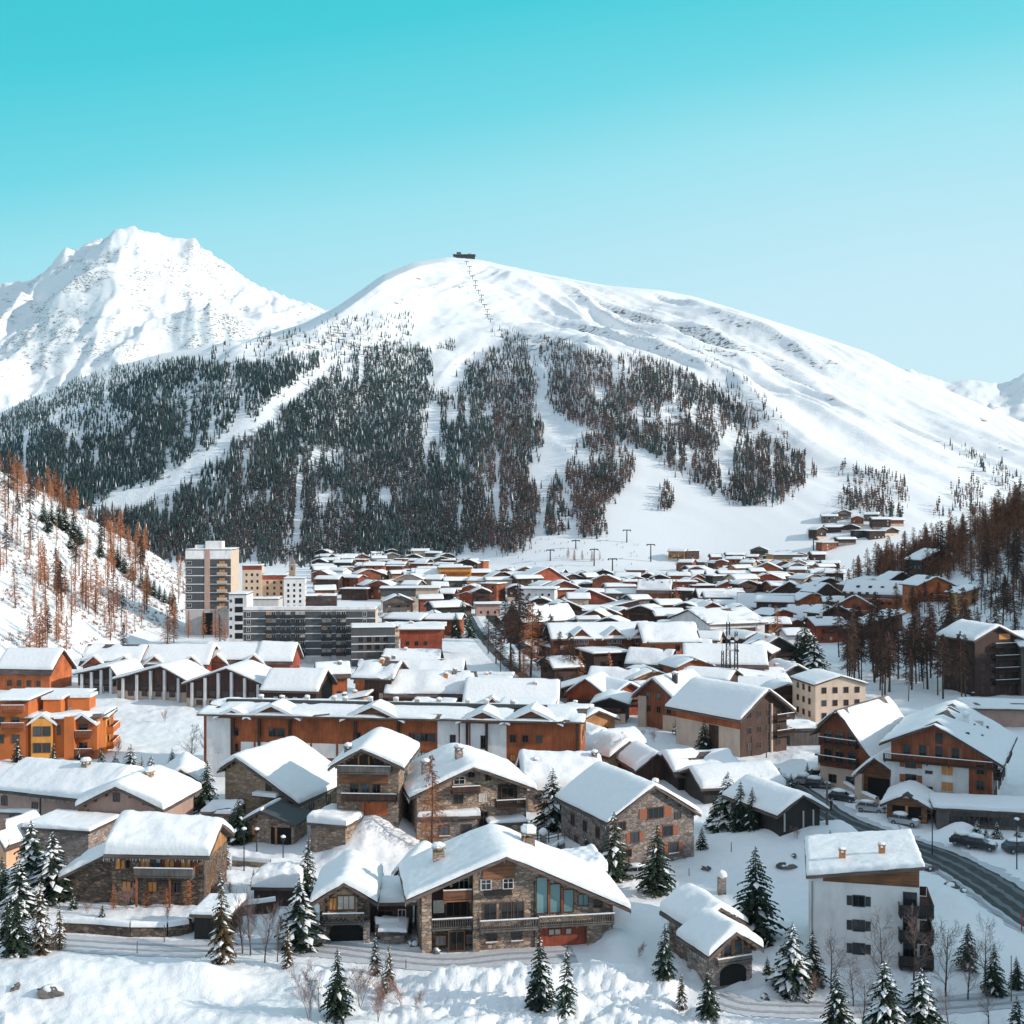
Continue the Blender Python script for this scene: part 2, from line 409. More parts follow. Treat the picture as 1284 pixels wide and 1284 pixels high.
M['larchdark'] = m_leaf('dark_larch_twigs', (0.04, 0.026, 0.023), (0.125, 0.072, 0.055), 0.5)
M['larchrust'] = m_leaf('rust_larch_twigs', (0.15, 0.068, 0.042), (0.35, 0.165, 0.10), 0.5)
M['twig'] = m_leaf('bare_twigs', (0.09, 0.064, 0.058), (0.21, 0.15, 0.135), 0.9)
M['twigred'] = m_leaf('red_twigs', (0.20, 0.115, 0.10), (0.38, 0.24, 0.21), 0.9)
M['farneedle'] = m_leaf('forest_needles', (0.022, 0.05, 0.052), (0.07, 0.115, 0.115), 0.02, 0.9)  # bluish tone puts distance haze into the needle colour
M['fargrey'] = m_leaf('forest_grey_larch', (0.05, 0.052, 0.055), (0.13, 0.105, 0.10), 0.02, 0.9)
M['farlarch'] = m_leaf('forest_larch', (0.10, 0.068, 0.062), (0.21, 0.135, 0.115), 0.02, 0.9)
M['rock'] = m_plain('grey_rock', (0.12, 0.105, 0.10), 0.9, 0, 0.4, 0.8)
M['carwhite'] = m_plain('car_paint_silver', (0.42, 0.43, 0.44), 0.25, 0.3, 0.03)
M['cardark'] = m_plain('car_paint_dark', (0.04, 0.045, 0.05), 0.25, 0.2, 0.03)
M['tyre'] = m_plain('tyre_rubber', (0.02, 0.02, 0.02), 0.9)
M['lamp'] = m_plain('headlamp_glass', (0.6, 0.6, 0.58), 0.15)
M['redlamp'] = m_plain('tail_lamp', (0.4, 0.02, 0.02), 0.2)
M['brickorange'] = m_plain('orange_brick', (0.52, 0.22, 0.09), 0.85, 0, 0.25, 6)
M['icicle'] = m_snow('blue_ice', (0.55, 0.70, 0.74), 0.6, 0.5)

def mountain_mat():
    m, nt, b = new_mat('snow_and_rock')
    geo = N(nt, 'ShaderNodeNewGeometry'); sep = N(nt, 'ShaderNodeSeparateXYZ'); nt.links.new(geo.outputs['Normal'], sep.inputs[0])
    pos = geo.outputs['Position']
    n1 = N(nt, 'ShaderNodeTexNoise', i_Scale=0.0042); n1.inputs['Detail'].default_value = 7; n1.inputs['Roughness'].default_value = 0.62
    mp = N(nt, 'ShaderNodeMapping'); mp.inputs['Scale'].default_value = (1, 1, 2.6); nt.links.new(pos, mp.inputs[0])
    n2 = N(nt, 'ShaderNodeTexNoise', i_Scale=0.028); n2.inputs['Detail'].default_value = 8; n2.inputs['Roughness'].default_value = 0.68
    nt.links.new(pos, n1.inputs[0]); nt.links.new(mp.outputs[0], n2.inputs[0])
    st = N(nt, 'ShaderNodeMapRange'); st.inputs[1].default_value = 0.92; st.inputs[2].default_value = 0.72     # steepness
    nt.links.new(sep.outputs['Z'], st.inputs[0])
    a = N(nt, 'ShaderNodeMath', operation='MULTIPLY'); nt.links.new(n1.outputs[0], a.inputs[0]); nt.links.new(n2.outputs[0], a.inputs[1])
    b2 = N(nt, 'ShaderNodeMath', operation='MULTIPLY_ADD'); b2.inputs[1].default_value = 0.10
    nt.links.new(st.outputs[0], b2.inputs[0]); nt.links.new(a.outputs[0], b2.inputs[2])
    r = ramp(nt, [(0.35, (0, 0, 0)), (0.385, (1, 1, 1))], b2.outputs[0])
    n3 = N(nt, 'ShaderNodeTexNoise', i_Scale=0.09); n3.inputs['Detail'].default_value = 6; n3.inputs['Roughness'].default_value = 0.7
    mp3 = N(nt, 'ShaderNodeMapping'); mp3.inputs['Scale'].default_value = (1, 1, 3.0); nt.links.new(pos, mp3.inputs[0]); nt.links.new(mp3.outputs[0], n3.inputs[0])
    r3 = ramp(nt, [(0.50, (0, 0, 0)), (0.56, (1, 1, 1))], n3.outputs[0])
    rm = N(nt, 'ShaderNodeMath', operation='MULTIPLY'); nt.links.new(r.outputs[0], rm.inputs[0]); nt.links.new(r3.outputs[0], rm.inputs[1]); r = rm
    mx = N(nt, 'ShaderNodeMix', data_type='RGBA')
    mx.inputs[6].default_value = (0.865, 0.875, 0.89, 1)
    rk = ramp(nt, [(0.4, (0.085, 0.08, 0.082)), (0.65, (0.20, 0.175, 0.165))], n2.outputs[0])
    nt.links.new(r.outputs[0], mx.inputs[0]); nt.links.new(rk.outputs[0], mx.inputs[7])
    nt.links.new(mx.outputs[2], b.inputs['Base Color'])
    b.inputs['Roughness'].default_value = 0.8; b.inputs['Specular IOR Level'].default_value = 0.15
    bump(nt, b, n2.outputs[0], 0.45, 7.0)
    return m
M['mountain'] = mountain_mat()

# ------------------------------------------------------------------ mesh builder
class MB:
    def __init__(s): s.v = []; s.f = []; s.m = []
    def quad(s, a, b, c, d, m=0):
        k = len(s.v); s.v += [a, b, c, d]; s.f.append((k, k + 1, k + 2, k + 3)); s.m.append(m)
    def tri(s, a, b, c, m=0):
        k = len(s.v); s.v += [a, b, c]; s.f.append((k, k + 1, k + 2)); s.m.append(m)
    def box(s, x0, x1, y0, y1, z0, z1, m=0):
        k = len(s.v)
        s.v += [(x0, y0, z0), (x1, y0, z0), (x1, y1, z0), (x0, y1, z0), (x0, y0, z1), (x1, y0, z1), (x1, y1, z1), (x0, y1, z1)]
        for f in ((0, 3, 2, 1), (4, 5, 6, 7), (0, 1, 5, 4), (1, 2, 6, 5), (2, 3, 7, 6), (3, 0, 4, 7)):
            s.f.append(tuple(k + i for i in f)); s.m.append(m)
    def prism(s, poly, a0, a1, axis='y', m=0):
        """poly: 2-D outline (p, q); axis 'y': p=x q=z, extruded along y; axis 'x': p=y q=z, along x; 'z': p=x q=y"""
        n = len(poly); k = len(s.v)
        def pt(p, q, a): return (p, a, q) if axis == 'y' else ((a, p, q) if axis == 'x' else (p, q, a))
        s.v += [pt(p, q, a0) for p, q in poly] + [pt(p, q, a1) for p, q in poly]
        fl = axis == 'x'
        s.f.append(tuple(range(k, k + n)) if not fl else tuple(range(k + n - 1, k - 1, -1))); s.m.append(m)
        s.f.append(tuple(range(k + 2 * n - 1, k + n - 1, -1)) if not fl else tuple(range(k + n, k + 2 * n))); s.m.append(m)
        for i in range(n):
            j = (i + 1) % n
            s.f.append((k + i, k + j, k + n + j, k + n + i)[::-1 if not fl else 1]); s.m.append(m)
    def tube(s, p, q, r0, r1, n=6, m=0, cap=True):
        p = Vector(p); q = Vector(q); d = q - p
        if d.length < 1e-6: return
        u = d.orthogonal().normalized(); w = d.normalized().cross(u)
        k = len(s.v)
        for c, r in ((p, r0), (q, r1)):
            for i in range(n):
                a = 2 * math.pi * i / n
                s.v.append(tuple(c + (u * math.cos(a) + w * math.sin(a)) * r))
        for i in range(n):
            j = (i + 1) % n
            s.f.append((k + i, k + j, k + n + j, k + n + i)); s.m.append(m)
        if cap:
            s.f.append(tuple(range(k + n - 1, k - 1, -1))); s.m.append(m)
            s.f.append(tuple(range(k + n, k + 2 * n))); s.m.append(m)
    def bar(s, p, q, r=0.05, m=0): s.tube(p, q, r, r, 4, m)
    def blob(s, c, rx, ry, rz, m=0, seed=0, n=10, rough=0.18):
        k = len(s.v); h = n // 2
        for i in range(h + 1):
            th = math.pi * i / h
            for j in range(n):
                ph = 2 * math.pi * j / n
                q = 1 + rough * float(vnoise(2.1 * math.sin(th) * math.cos(ph) + seed, 2.1 * math.cos(th) + 1.7 * math.sin(ph) * math.sin(th), seed) - 0.5) * 2
                s.v.append((c[0] + rx * q * math.sin(th) * math.cos(ph), c[1] + ry * q * math.sin(th) * math.sin(ph), c[2] + rz * q * math.cos(th)))
        for i in range(h):
            for j in range(n):
                j2 = (j + 1) % n
                s.f.append((k + i * n + j, k + (i + 1) * n + j, k + (i + 1) * n + j2, k + i * n + j2)); s.m.append(m)
    def mesh(s, name, mats, smooth=False):
        if smooth and len(s.v) < 20000:          # share corner points
            idx, out, mp = {}, [], []
            for p in s.v:
                key = (round(p[0], 4), round(p[1], 4), round(p[2], 4))
                if key not in idx: idx[key] = len(out); out.append(p)
                mp.append(idx[key])
            fs, ms = [], []
            for f, m in zip(s.f, s.m):
                g = []
                for i in f:
                    if mp[i] not in g: g.append(mp[i])
                if len(g) > 2: fs.append(tuple(g)); ms.append(m)
            s.v, s.f, s.m = out, fs, ms
        me = bpy.data.meshes.new(name)
        me.from_pydata(s.v, [], s.f)
        for mt in mats: me.materials.append(M[mt] if isinstance(mt, str) else mt)
        if len(mats) > 1: me.polygons.foreach_set('material_index', s.m)
        if smooth: me.polygons.foreach_set('use_smooth', [True] * len(s.f))
        me.update()
        return me
    def build(s, name, mats, parent=None, smooth=False, loc=None, rz=0.0):
        if isinstance(mats, str): mats = [mats]
        return link(name, s.mesh(name, mats, smooth), parent, loc, rz)

def link(name, data, parent=None, loc=None, rz=0.0):
    o = bpy.data.objects.new(name, data); COL.objects.link(o)
    if parent is not None: o.parent = parent
    if loc is not None: o.location = loc
    if rz: o.rotation_euler = (0, 0, rz)
    return o

def empty(name, loc, rz=0.0):
    o = bpy.data.objects.new(name, None); COL.objects.link(o)
    o.empty_display_size = 0.5; o.location = loc; o.rotation_euler = (0, 0, rz); return o

USED = {}
def tag(o, label=None, cat=None, group=None, kind=None):
    if label: o['label'] = label; USED[label] = o
    if cat: o['category'] = cat
    if group: o['group'] = group
    if kind: o['kind'] = kind
    return o

def np_mesh(name, verts, faces, mats, midx=None, smooth=False):
    """verts (n,3), faces (m,3) or (m,4) numpy arrays"""
    me = bpy.data.meshes.new(name)
    verts = np.asarray(verts, np.float32); faces = np.asarray(faces, np.int32)
    nf, k = faces.shape
    me.vertices.add(len(verts)); me.vertices.foreach_set('co', verts.ravel())
    me.loops.add(nf * k); me.loops.foreach_set('vertex_index', faces.ravel())
    me.polygons.add(nf); me.polygons.foreach_set('loop_start', np.arange(0, nf * k, k, dtype=np.int32))
    for mt in mats: me.materials.append(M[mt] if isinstance(mt, str) else mt)
    if midx is not None: me.polygons.foreach_set('material_index', np.asarray(midx, np.int32))
    me.polygons.foreach_set('use_smooth', np.full(nf, smooth))
    me.update(calc_edges=True); me.validate()
    return me

# ------------------------------------------------------------------ the setting: roads, ground, mountains
def road_px(pts, hw, n=14):
    """centre line through ground points seen at these photo pixels"""
    c = [flatXY(a, b) for a, b in pts]
    out = []
    for i in range(len(c) - 1):
        p0 = c[max(i - 1, 0)]; p1 = c[i]; p2 = c[i + 1]; p3 = c[min(i + 2, len(c) - 1)]
        for k in range(n):
            t = k / n
            out.append(tuple(0.5 * ((2 * p1[j]) + (-p0[j] + p2[j]) * t + (2 * p0[j] - 5 * p1[j] + 4 * p2[j] - p3[j]) * t * t
                                    + (-p0[j] + 3 * p1[j] - 3 * p2[j] + p3[j]) * t ** 3) for j in (0, 1)))
    out.append(c[-1])
    return out

MAIN_ROAD = road_px([(935, 968), (985, 985), (1045, 1026), (1105, 1050), (1175, 1074), (1235, 1106), (1300, 1150), (1400, 1210)], 4.2)
LANE = road_px([(20, 1180), (75, 1182), (170, 1188), (250, 1190), (330, 1187), (400, 1190), (480, 1200), (560, 1207), (640, 1200), (720, 1196)], 2.4)
LANE2 = road_px([(895, 1250), (930, 1262), (985, 1266), (1060, 1266), (1160, 1262), (1284, 1252), (1400, 1240)], 2.2)
STREET = road_px([(588, 772), (598, 790), (618, 815), (645, 840), (690, 868), (730, 890)], 4.0)
CANAL = road_px([(612, 768), (632, 790), (660, 815), (700, 842)], 3.0)
ROADS += [(MAIN_ROAD, 4.6), (LANE, 2.6), (LANE2, 2.3), (STREET, 4.0)]
# ploughed heaps and banks
mound(470, 1055, 5.5, 6.0, 5.0); mound(497, 1030, 3.5, 4.0, 3.2); mound(445, 1075, 4.5, 5.0, 1.2)
mound(985, 1072, 11, 7, 3.0); mound(1060, 1062, 9, 5, 2.6); mound(920, 1088, 6, 5, 1.0)
mound(1212, 1135, 4.0, 9.0, 2.6)
mound(760, 1185, 3.0, 3.5, 1.6); mound(790, 1150, 4, 3.5, 1.0); mound(640, 1236, 6, 2.6, 1.5); mound(560, 1240, 5, 2.2, 1.0); mound(745, 1225, 3, 2.2, 0.9)
mound(60, 1236, 9, 4, 1.5); mound(180, 1232, 7, 3.0, 1.3); mound(255, 1235, 4, 2.4, 1.2); mound(100, 1260, 8, 3, 1.0)
mound(800, 1230, 6, 3, 0.9); mound(1010, 1222, 4, 3, 1.0); mound(690, 1062, 4, 4, 1.4); mound(735, 1072, 3, 3, 1.0)
mound(640, 1090, 12, 10, 0.6)
mound(1165, 1050, 3, 2, 1.2); mound(1200, 1045, 3, 2, 1.6); mound(1240, 1062, 5, 2, 0.8)

def polar(pxs, Ds, zf):
    u = (np.asarray(pxs) - CX) / FPX
    Dg, Ug = np.meshgrid(Ds, u, indexing='ij')
    X = Ug * Dg
    Z = zf(X, Dg)
    v = np.stack([X, Dg, Z], -1).reshape(-1, 3)
    nr, nc = Dg.shape
    i = np.arange((nr - 1) * (nc - 1)); r = i // (nc - 1); c = i % (nc - 1)
    a = r * nc + c
    return v, np.stack([a, a + 1, a + nc + 1, a + nc], -1)

cols = np.concatenate([np.arange(-1400, -70, 45), np.arange(-70, 1356, 3.0), np.arange(1360, 1700, 20), np.arange(1700, 5200, 70)])
rows = np.concatenate([[30, 45, 60, 75, 88], np.geomspace(95, 1240, 520)])
v, f = polar(cols, rows, terrain)
ground = link('ground', np_mesh('ground', v, f, ['snow'], None, True)); tag(ground, 'snow covered valley floor and lower slopes', kind='structure')
cols = np.concatenate([np.arange(-700, -70, 30), np.arange(-70, 1356, 2.5), np.arange(1360, 2200, 30)])
rows = np.geomspace(1240, 4300, 300)
v, f = polar(cols, rows, terrain)
mountain = link('mountain', np_mesh('mountain', v, f, ['mountain'], None, True)); tag(mountain, 'broad snowy mountain with a rounded summit', kind='structure')

def peaks(x, y):
    px = CX + FPX * x / y
    z1, s1, c1 = layer(px, y, PEAK, 0.6, 0.0); z2, s2, c2 = layer(px, y, PEAK2, 0.6, 0.0)
    w = np.minimum(smooth(0.0, 0.3, np.minimum(s1, s2)), 1)
    top = smooth(0.84, 0.99, np.maximum(s1, s2))
    wx = x + 150 * fbm(x / 500, y / 500, 3, 77); wy = y + 150 * fbm(x / 450, y / 520, 3, 79)
    rel = (540 * (ridged(wx / 1150 + 0.4, wy / 1900, 5, 71, 0.42) ** 1.8 - 0.45) + 70 * (ridged(wx / 260 + wy / 1200, wy / 600, 4, 73, 0.55) - 0.6) + 16 * fbm(x / 60, y / 60, 4, 75)) * (1 - 0.96 * top)
    jag = 60 * (ridged(px / 17, y / 400, 3, 83) - 0.6) + 26 * fbm(px / 5, y / 150, 2, 87)
    return np.maximum(np.maximum(z1, z2) + w * (rel + jag * smooth(0.75, 1.0, s1) * np.where(s2 < 0.5, 1, 0.3)), -5)
cols = np.concatenate([np.arange(-300, 700, 2.2)])
v, f = polar(cols, np.geomspace(3300, 6300, 300), peaks)
pk = link('mountain_peak', np_mesh('mountain_peak', v, f, ['mountain'], None, True)); tag(pk, 'jagged white peak beyond the wooded shoulder', kind='structure')
cols = np.arange(1020, 1700, 4.0)
v, f = polar(cols, np.geomspace(3300, 6500, 160), peaks)
pk2 = link('mountain_ridge', np_mesh('mountain_ridge', v, f, ['mountain'], None, True)); tag(pk2, 'pale distant ridge beyond the sunny slope', kind='structure')

def ribbon(name, pts, hw, mat, dz, label, jitter=0.0, sub=5):
    mb = MB(); pp = []
    for i, (x, y) in enumerate(pts):
        a = pts[max(i - 1, 0)]; b = pts[min(i + 1, len(pts) - 1)]
        tx, ty = b[0] - a[0], b[1] - a[1]; L = math.hypot(tx, ty) or 1
        nx, ny = -ty / L, tx / L
        for k in range(sub + 1):
            s = (k / sub * 2 - 1) * hw
            if k in (0, sub): s *= 1 + jitter * (random.random() - 0.5)
            pp.append((x + nx * s, y + ny * s))
    pa = np.array(pp); zz = terrain(pa[:, 0], pa[:, 1]) + dz
    v = [(p[0], p[1], float(z)) for p, z in zip(pp, zz)]
    for i in range(len(pts) - 1):
        for k in range(sub):
            a = i * (sub + 1) + k; mb.quad(v[a], v[a + 1], v[a + sub + 2], v[a + sub + 1])
    o = mb.build(name, mat, None, True)
    o.data.polygons.foreach_set('use_smooth', [True] * len(o.data.polygons))
    # normals up
    if o.data.polygons[0].normal.z < 0: o.data.flip_normals()
    tag(o, label, kind='structure'); return o
ribbon('road', MAIN_ROAD, 3.1, 'asphalt', 0.09, 'cleared dark asphalt road with snowy verges', 0.12)
ribbon('road', [p for p in MAIN_ROAD], 4.6, 'packed', 0.05, 'grey packed snow along the road verges', 0.3)
ribbon('road', LANE, 2.3, 'packed', 0.05, 'packed snow lane below the stone chalets', 0.2)
ribbon('road', LANE2, 1.9, 'packed', 0.05, 'packed snow lane below the white block', 0.2)
ribbon('road', STREET, 3.4, 'packed', 0.06, 'village street descending between larches', 0.1)
ribbon('road', STREET, 1.5, 'asphalt', 0.10, 'wet dark wheel tracks of the village street', 0.3)
ribbon('water', CANAL, 2.4, 'void', 0.10, 'dark stream channel among the larches', 0.3)

def offset(pts, d):
    out = []
    for i, (x, y) in enumerate(pts):
        a = pts[max(i - 1, 0)]; b = pts[min(i + 1, len(pts) - 1)]; tx, ty = b[0] - a[0], b[1] - a[1]; L = math.hypot(tx, ty) or 1
        out.append((x - ty / L * d, y + tx / L * d))
    return out
for d in (-0.75, 0.75):
    ribbon('road', offset(LANE, d), 0.24, 'track', 0.075, 'wheel track in the packed snow lane below the stone chalets', 0.8, 1)
    ribbon('road', offset(LANE2, d), 0.24, 'track', 0.075, 'wheel track in the packed snow lane below the white block', 0.8, 1)
for d in (-3.9, 2.2, -1.9, 0.1):
    ribbon('road', offset(MAIN_ROAD, d), 0.35, 'slush' if abs(d) < 3 else 'track', 0.12, 'slushy wheel track along the cleared road', 1.2, 1)

# ------------------------------------------------------------------ houses
_cache = {}
def win_mesh(w, h, frame, style):
    key = ('w', round(w, 2), round(h, 2), frame, style)
    if key not in _cache:
        t = min(0.1, w * 0.12); mb = MB()
        mb.box(-w / 2 - t, -w / 2, -0.02, 0.09, -t, h + t); mb.box(w / 2, w / 2 + t, -0.02, 0.09, -t, h + t)
        mb.box(-w / 2, w / 2, -0.02, 0.088, -t, 0); mb.box(-w / 2, w / 2, -0.02, 0.088, h, h + t)
        if style in ('bars', 'cross') and w > 0.6: mb.box(-0.03, 0.03, -0.02, 0.07, 0, h)
        if style == 'triple':
            for q in (-w / 6, w / 6): mb.box(q - 0.03, q + 0.03, -0.02, 0.07, 0, h)
        if style == 'cross': mb.box(-w / 2, w / 2, -0.02, 0.066, h * 0.6, h * 0.6 + 0.05)
        _cache[key] = mb.mesh('window', [frame])
    return _cache[key]
def box_mesh(name, w, d0, d1, h, mats):
    key = (name, round(w, 2), round(d0, 3), round(d1, 3), round(h, 2), mats)
    if key not in _cache:
        mb = MB(); mb.box(-w / 2, w / 2, d0, d1, 0, h); _cache[key] = mb.mesh(name, [mats])
    return _cache[key]

class House:
    """ridge 'y': gable towards the viewer; 'x': eaves towards the viewer; 'flat'; 'mono' (roof plane rising along x)"""
    def __init__(s, px, py, w, L, he, hr, ridge='y', rot=0, off=0.0, her=None, wall='wood', name='chalet', label='', cat='chalet', group=None,
                 ov=1.0, ovg=0.9, snow=0.55, detail=1, roofmat='fascia', mpx=True, z=None, base=2.0, ang=None, snowy=True, bay=None, pos=None):
        if pos is None:
            x, D, g = G(px, py)
        else: x, D, g = pos
        s.k = k = D / FPX
        s.rot = R_(rot)
        if mpx:
            w, he, hr = w * k / max(0.35, math.cos(s.rot)) , he * k, hr * k
            her = her * k if her is not None else None
            L = L * k if L > 40 else L
        s.W, s.L, s.he, s.hr, s.ridge = w, L, he, hr, ridge
        s.her = he if her is None else her
        s.root = tag(empty(name, (x, D, g if z is None else z), s.rot), label, cat, group)
        s.D = D; s.detail = detail; s.ov, s.ovg = ov, ovg
        W = w
        s.xr = off * W / 2
        b = base
        if ridge == 'y':
            s.sl = (hr - he) / (W / 2 + s.xr); s.sr = (hr - s.her) / (W / 2 - s.xr)
            s.zw = lambda X, Y: hr - (s.sl * (s.xr - X) if X < s.xr else s.sr * (X - s.xr))
            s.rx0, s.rx1, s.ry0, s.ry1 = -W / 2 - ov, W / 2 + ov, -ovg, L + ovg
        elif ridge == 'x':
            s.yr = L / 2 + off * L / 2
            s.sl = (hr - he) / s.yr; s.sr = (hr - s.her) / (L - s.yr)
            s.zw = lambda X, Y: hr - (s.sl * (s.yr - Y) if Y < s.yr else s.sr * (Y - s.yr))
            s.rx0, s.rx1, s.ry0, s.ry1 = -W / 2 - ovg, W / 2 + ovg, -ov, L + ov
        elif ridge == 'mono':
            s.zw = lambda X, Y: he + (hr - he) * (X + W / 2) / W
            s.rx0, s.rx1, s.ry0, s.ry1 = -W / 2 - ov, W / 2 + ov, -ovg, L + ovg
        else:
            s.zw = lambda X, Y: he
            s.rx0, s.rx1, s.ry0, s.ry1 = -W / 2 - ov, W / 2 + ov, -ov, L + ov
        # walls
        mb = MB()
        if ridge == 'y':
            def gp(xa, xb):
                p = [(xa, -b), (xb, -b), (xb, s.zw(xb, 0))]
                if xa < s.xr < xb: p.append((s.xr, hr))
                return p + [(xa, s.zw(xa, 0))]
            if bay:
                x0 = -W / 2 + bay[0]
                mb.prism(gp(x0, W / 2)[::-1], 0, L, 'y'); mb.prism(gp(-W / 2, x0 - 0.003)[::-1], bay[1], L - 0.003, 'y')
            else: mb.prism(gp(-W / 2, W / 2)[::-1], 0, L, 'y')
        elif ridge == 'x': mb.prism([(0, -b), (L, -b), (L, s.her), (s.yr, hr), (0, he)], -W / 2, W / 2, 'x')
        elif ridge == 'mono': mb.prism([(-W / 2, -b), (W / 2, -b), (W / 2, hr), (-W / 2, he)][::-1], 0, L, 'y')
        else: mb.box(-W / 2, W / 2, 0, L, -b, he)
        s.wallmat = wall
        s.wall = mb.build('wall', wall, s.root)
        s.wall.data.update()
        # roof
        t = (0.36 if detail > 1 else 0.30) if detail > 0 else 0.26
        rb = MB(); x0, x1, y0, y1 = s.rx0, s.rx1, s.ry0, s.ry1
        s.t = t
        if ridge == 'y':
            p = [(x0, s.zw(x0, 0)), (s.xr, hr), (x1, s.zw(x1, 0))]
            rb.prism([(a, q + 0.02) for a, q in p] + [(a, q + t) for a, q in p[::-1]], y0, y1, 'y')
        elif ridge == 'x':
            p = [(y0, s.zw(0, y0)), (s.yr, hr), (y1, s.zw(0, y1))]
            rb.prism([(a, q + 0.02) for a, q in p] + [(a, q + t) for a, q in p[::-1]], x0, x1, 'x')
        elif ridge == 'mono':
            rb.prism([(x0, s.zw(x0, 0) + 0.02), (x1, s.zw(x1, 0) + 0.02), (x1, s.zw(x1, 0) + t), (x0, s.zw(x0, 0) + t)], y0, y1, 'y')
        else: rb.box(x0, x1, y0, y1, he + 0.01, he + t)
        s.roof = rb.build('roof', roofmat, s.root)
        if detail > 1 and ridge == 'y':          # purlin ends under the verge, rafters along the eaves
            for q in (0.02, 0.33, 0.66, 0.97):
                for sg in (-1, 1):
                    X = s.xr + sg * q * (W / 2 + (s.xr if sg < 0 else -s.xr)); Z = s.zw(X, 0)
                    pb = MB(); pb.box(X - 0.13, X + 0.13, y0 + 0.12, 0.3, Z - 0.28, Z + 0.03); pb.build('purlin', 'framewood', s.roof)
        if detail > 1 and ridge in 'xy' and snowy:        # icicles along the eaves
            ib = MB(); rr_i = random.Random(int(px * 7 + py))
            if ridge == 'y': lines = [((x0 + 0.02, y0, 0), (x0 + 0.02, y1, 0)), ((x1 - 0.02, y0, 0), (x1 - 0.02, y1, 0))]
            else: lines = [((x0, y0 + 0.02, 0), (x1, y0 + 0.02, 0))]
            for A, B in lines:
                n_i = int(math.dist(A, B) / 0.22)
                for q in range(n_i):
                    if rr_i.random() < 0.45: continue
                    t_ = (q + rr_i.random() * 0.6) / n_i; X = A[0] + (B[0] - A[0]) * t_; Y = A[1] + (B[1] - A[1]) * t_; Z = s.zw(X, Y) + 0.05
                    ib.tube((X, Y, Z), (X, Y, Z - rr_i.uniform(0.12, 0.55)), 0.035, 0.004, 4, 0, False)
            if ib.v: tag(ib.build('icicle_fringe', 'icicle', s.roof), kind='stuff')
        if snowy:
            kw = {}
            if detail == 1 and ridge in 'xy' and random.random() < 0.4:      # snow slid off one eave
                q = random.uniform(0.3, 1.1)
                if ridge == 'x': kw = {'y0': s.ry0 + q}
                else: kw = random.choice([{'x0': s.rx0 + q}, {'x1': s.rx1 - q}])
            s.snow(snow * (random.uniform(0.75, 1.25) if detail == 1 else 1), **kw)
    def snow(s, th, x0=None, x1=None, y0=None, y1=None):
        e = -0.04
        x0 = s.rx0 - e if x0 is None else x0; x1 = s.rx1 + e if x1 is None else x1
        y0 = s.ry0 - e if y0 is None else y0; y1 = s.ry1 + e if y1 is None else y1
        n = {0: 7, 1: 13, 2: 34}[s.detail]; m = n
        if s.detail >= 1: n = int(min(48, max(n, (x1 - x0) * (1.0 if s.detail == 1 else 2.4)))); m = int(min(48, max(m, (y1 - y0) * (1.0 if s.detail == 1 else 2.4))))
        def spaced(a, b, k):
            tt = np.linspace(0, 1, k + 1); tt = tt + 0.09 * np.sin(2 * np.pi * tt) * -1
            return a + (b - a) * tt
        xs = spaced(x0, x1, n); ys = spaced(y0, y1, m)
        XX, YY = np.meshgrid(xs, ys, indexing='ij')
        sd_ = random.random() * 300
        if s.ridge == 'y':
            dx = XX - s.xr; rr = 0.7
            ax = np.sqrt(dx * dx + rr * rr) - rr * 0.55
            Z0 = s.hr - np.where(dx < 0, s.sl, s.sr) * ax
        elif s.ridge == 'x':
            dy = YY - s.yr; rr = 0.7
            ax = np.sqrt(dy * dy + rr * rr) - rr * 0.55
            Z0 = s.hr - np.where(dy < 0, s.sl, s.sr) * ax
        elif s.ridge == 'mono': Z0 = s.he + (s.hr - s.he) * (XX + s.W / 2) / s.W
        else: Z0 = np.full_like(XX, s.he)
        Z0 = Z0 + s.t
        d = np.minimum(np.minimum(XX - x0, x1 - XX), np.minimum(YY - y0, y1 - YY))
        ee = 0.16 + 0.5 * th
        q = np.clip(d / ee, 0, 1)
        fall = 0.58 + 0.42 * np.sqrt(np.clip(1 - (1 - q) ** 2, 0, 1))
        thick = th * (0.95 + 0.26 * fbm((XX + sd_) / 3.1, (YY + sd_) / 3.1, 3, 5) + 0.12 * fbm((XX + sd_) / 0.8, (YY + sd_) / 0.8, 2, 9))
        thick = thick * (1 + random.choice((-0.22, 0.22)) * ((XX - x0) / (x1 - x0) * 2 - 1) + random.choice((-0.12, 0.12)) * ((YY - y0) / (y1 - y0) * 2 - 1))
        Z = Z0 + np.maximum(thick, 0.12) * fall
        if s.detail == 1 and random.random() < 0.45:          # places where the snow has slid or blown off and the roof shows
            p_ = smooth(0.66, 0.74, vnoise((XX + sd_ * 2) / 2.6, (YY + sd_) / 1.9, 7))
            Z = Z - p_ * (thick + 0.12)
        # ragged overhang along the edges
        jag = 0.08 * fbm((XX + sd_) / 1.3, (YY - sd_) / 1.3, 2, 15) if s.detail > 0 else 0
        XX2 = XX + np.where(XX <= x0 + 1e-6, -1, np.where(XX >= x1 - 1e-6, 1, 0)) * (jag)
        YY2 = YY + np.where(YY <= y0 + 1e-6, -1, np.where(YY >= y1 - 1e-6, 1, 0)) * (jag)
        V = np.stack([XX2, YY2, Z], -1).reshape(-1, 3).tolist()
        F_ = []
        nx, ny = len(xs), len(ys)
        for i in range(nx - 1):
            for j in range(ny - 1):
                a = i * ny + j; F_.append((a, a + ny, a + ny + 1, a + 1))
        ring = [i * ny for i in range(nx)] + [(nx - 1) * ny + j for j in range(1, ny)] + [i * ny + ny - 1 for i in range(nx - 2, -1, -1)] + [j for j in range(ny - 2, 0, -1)]
        k = len(V)
        zb = Z0.reshape(-1)
        for r in ring:
            x_, y_, _z = V[r]; V.append((x_, y_, float(zb[r]) - 0.03))
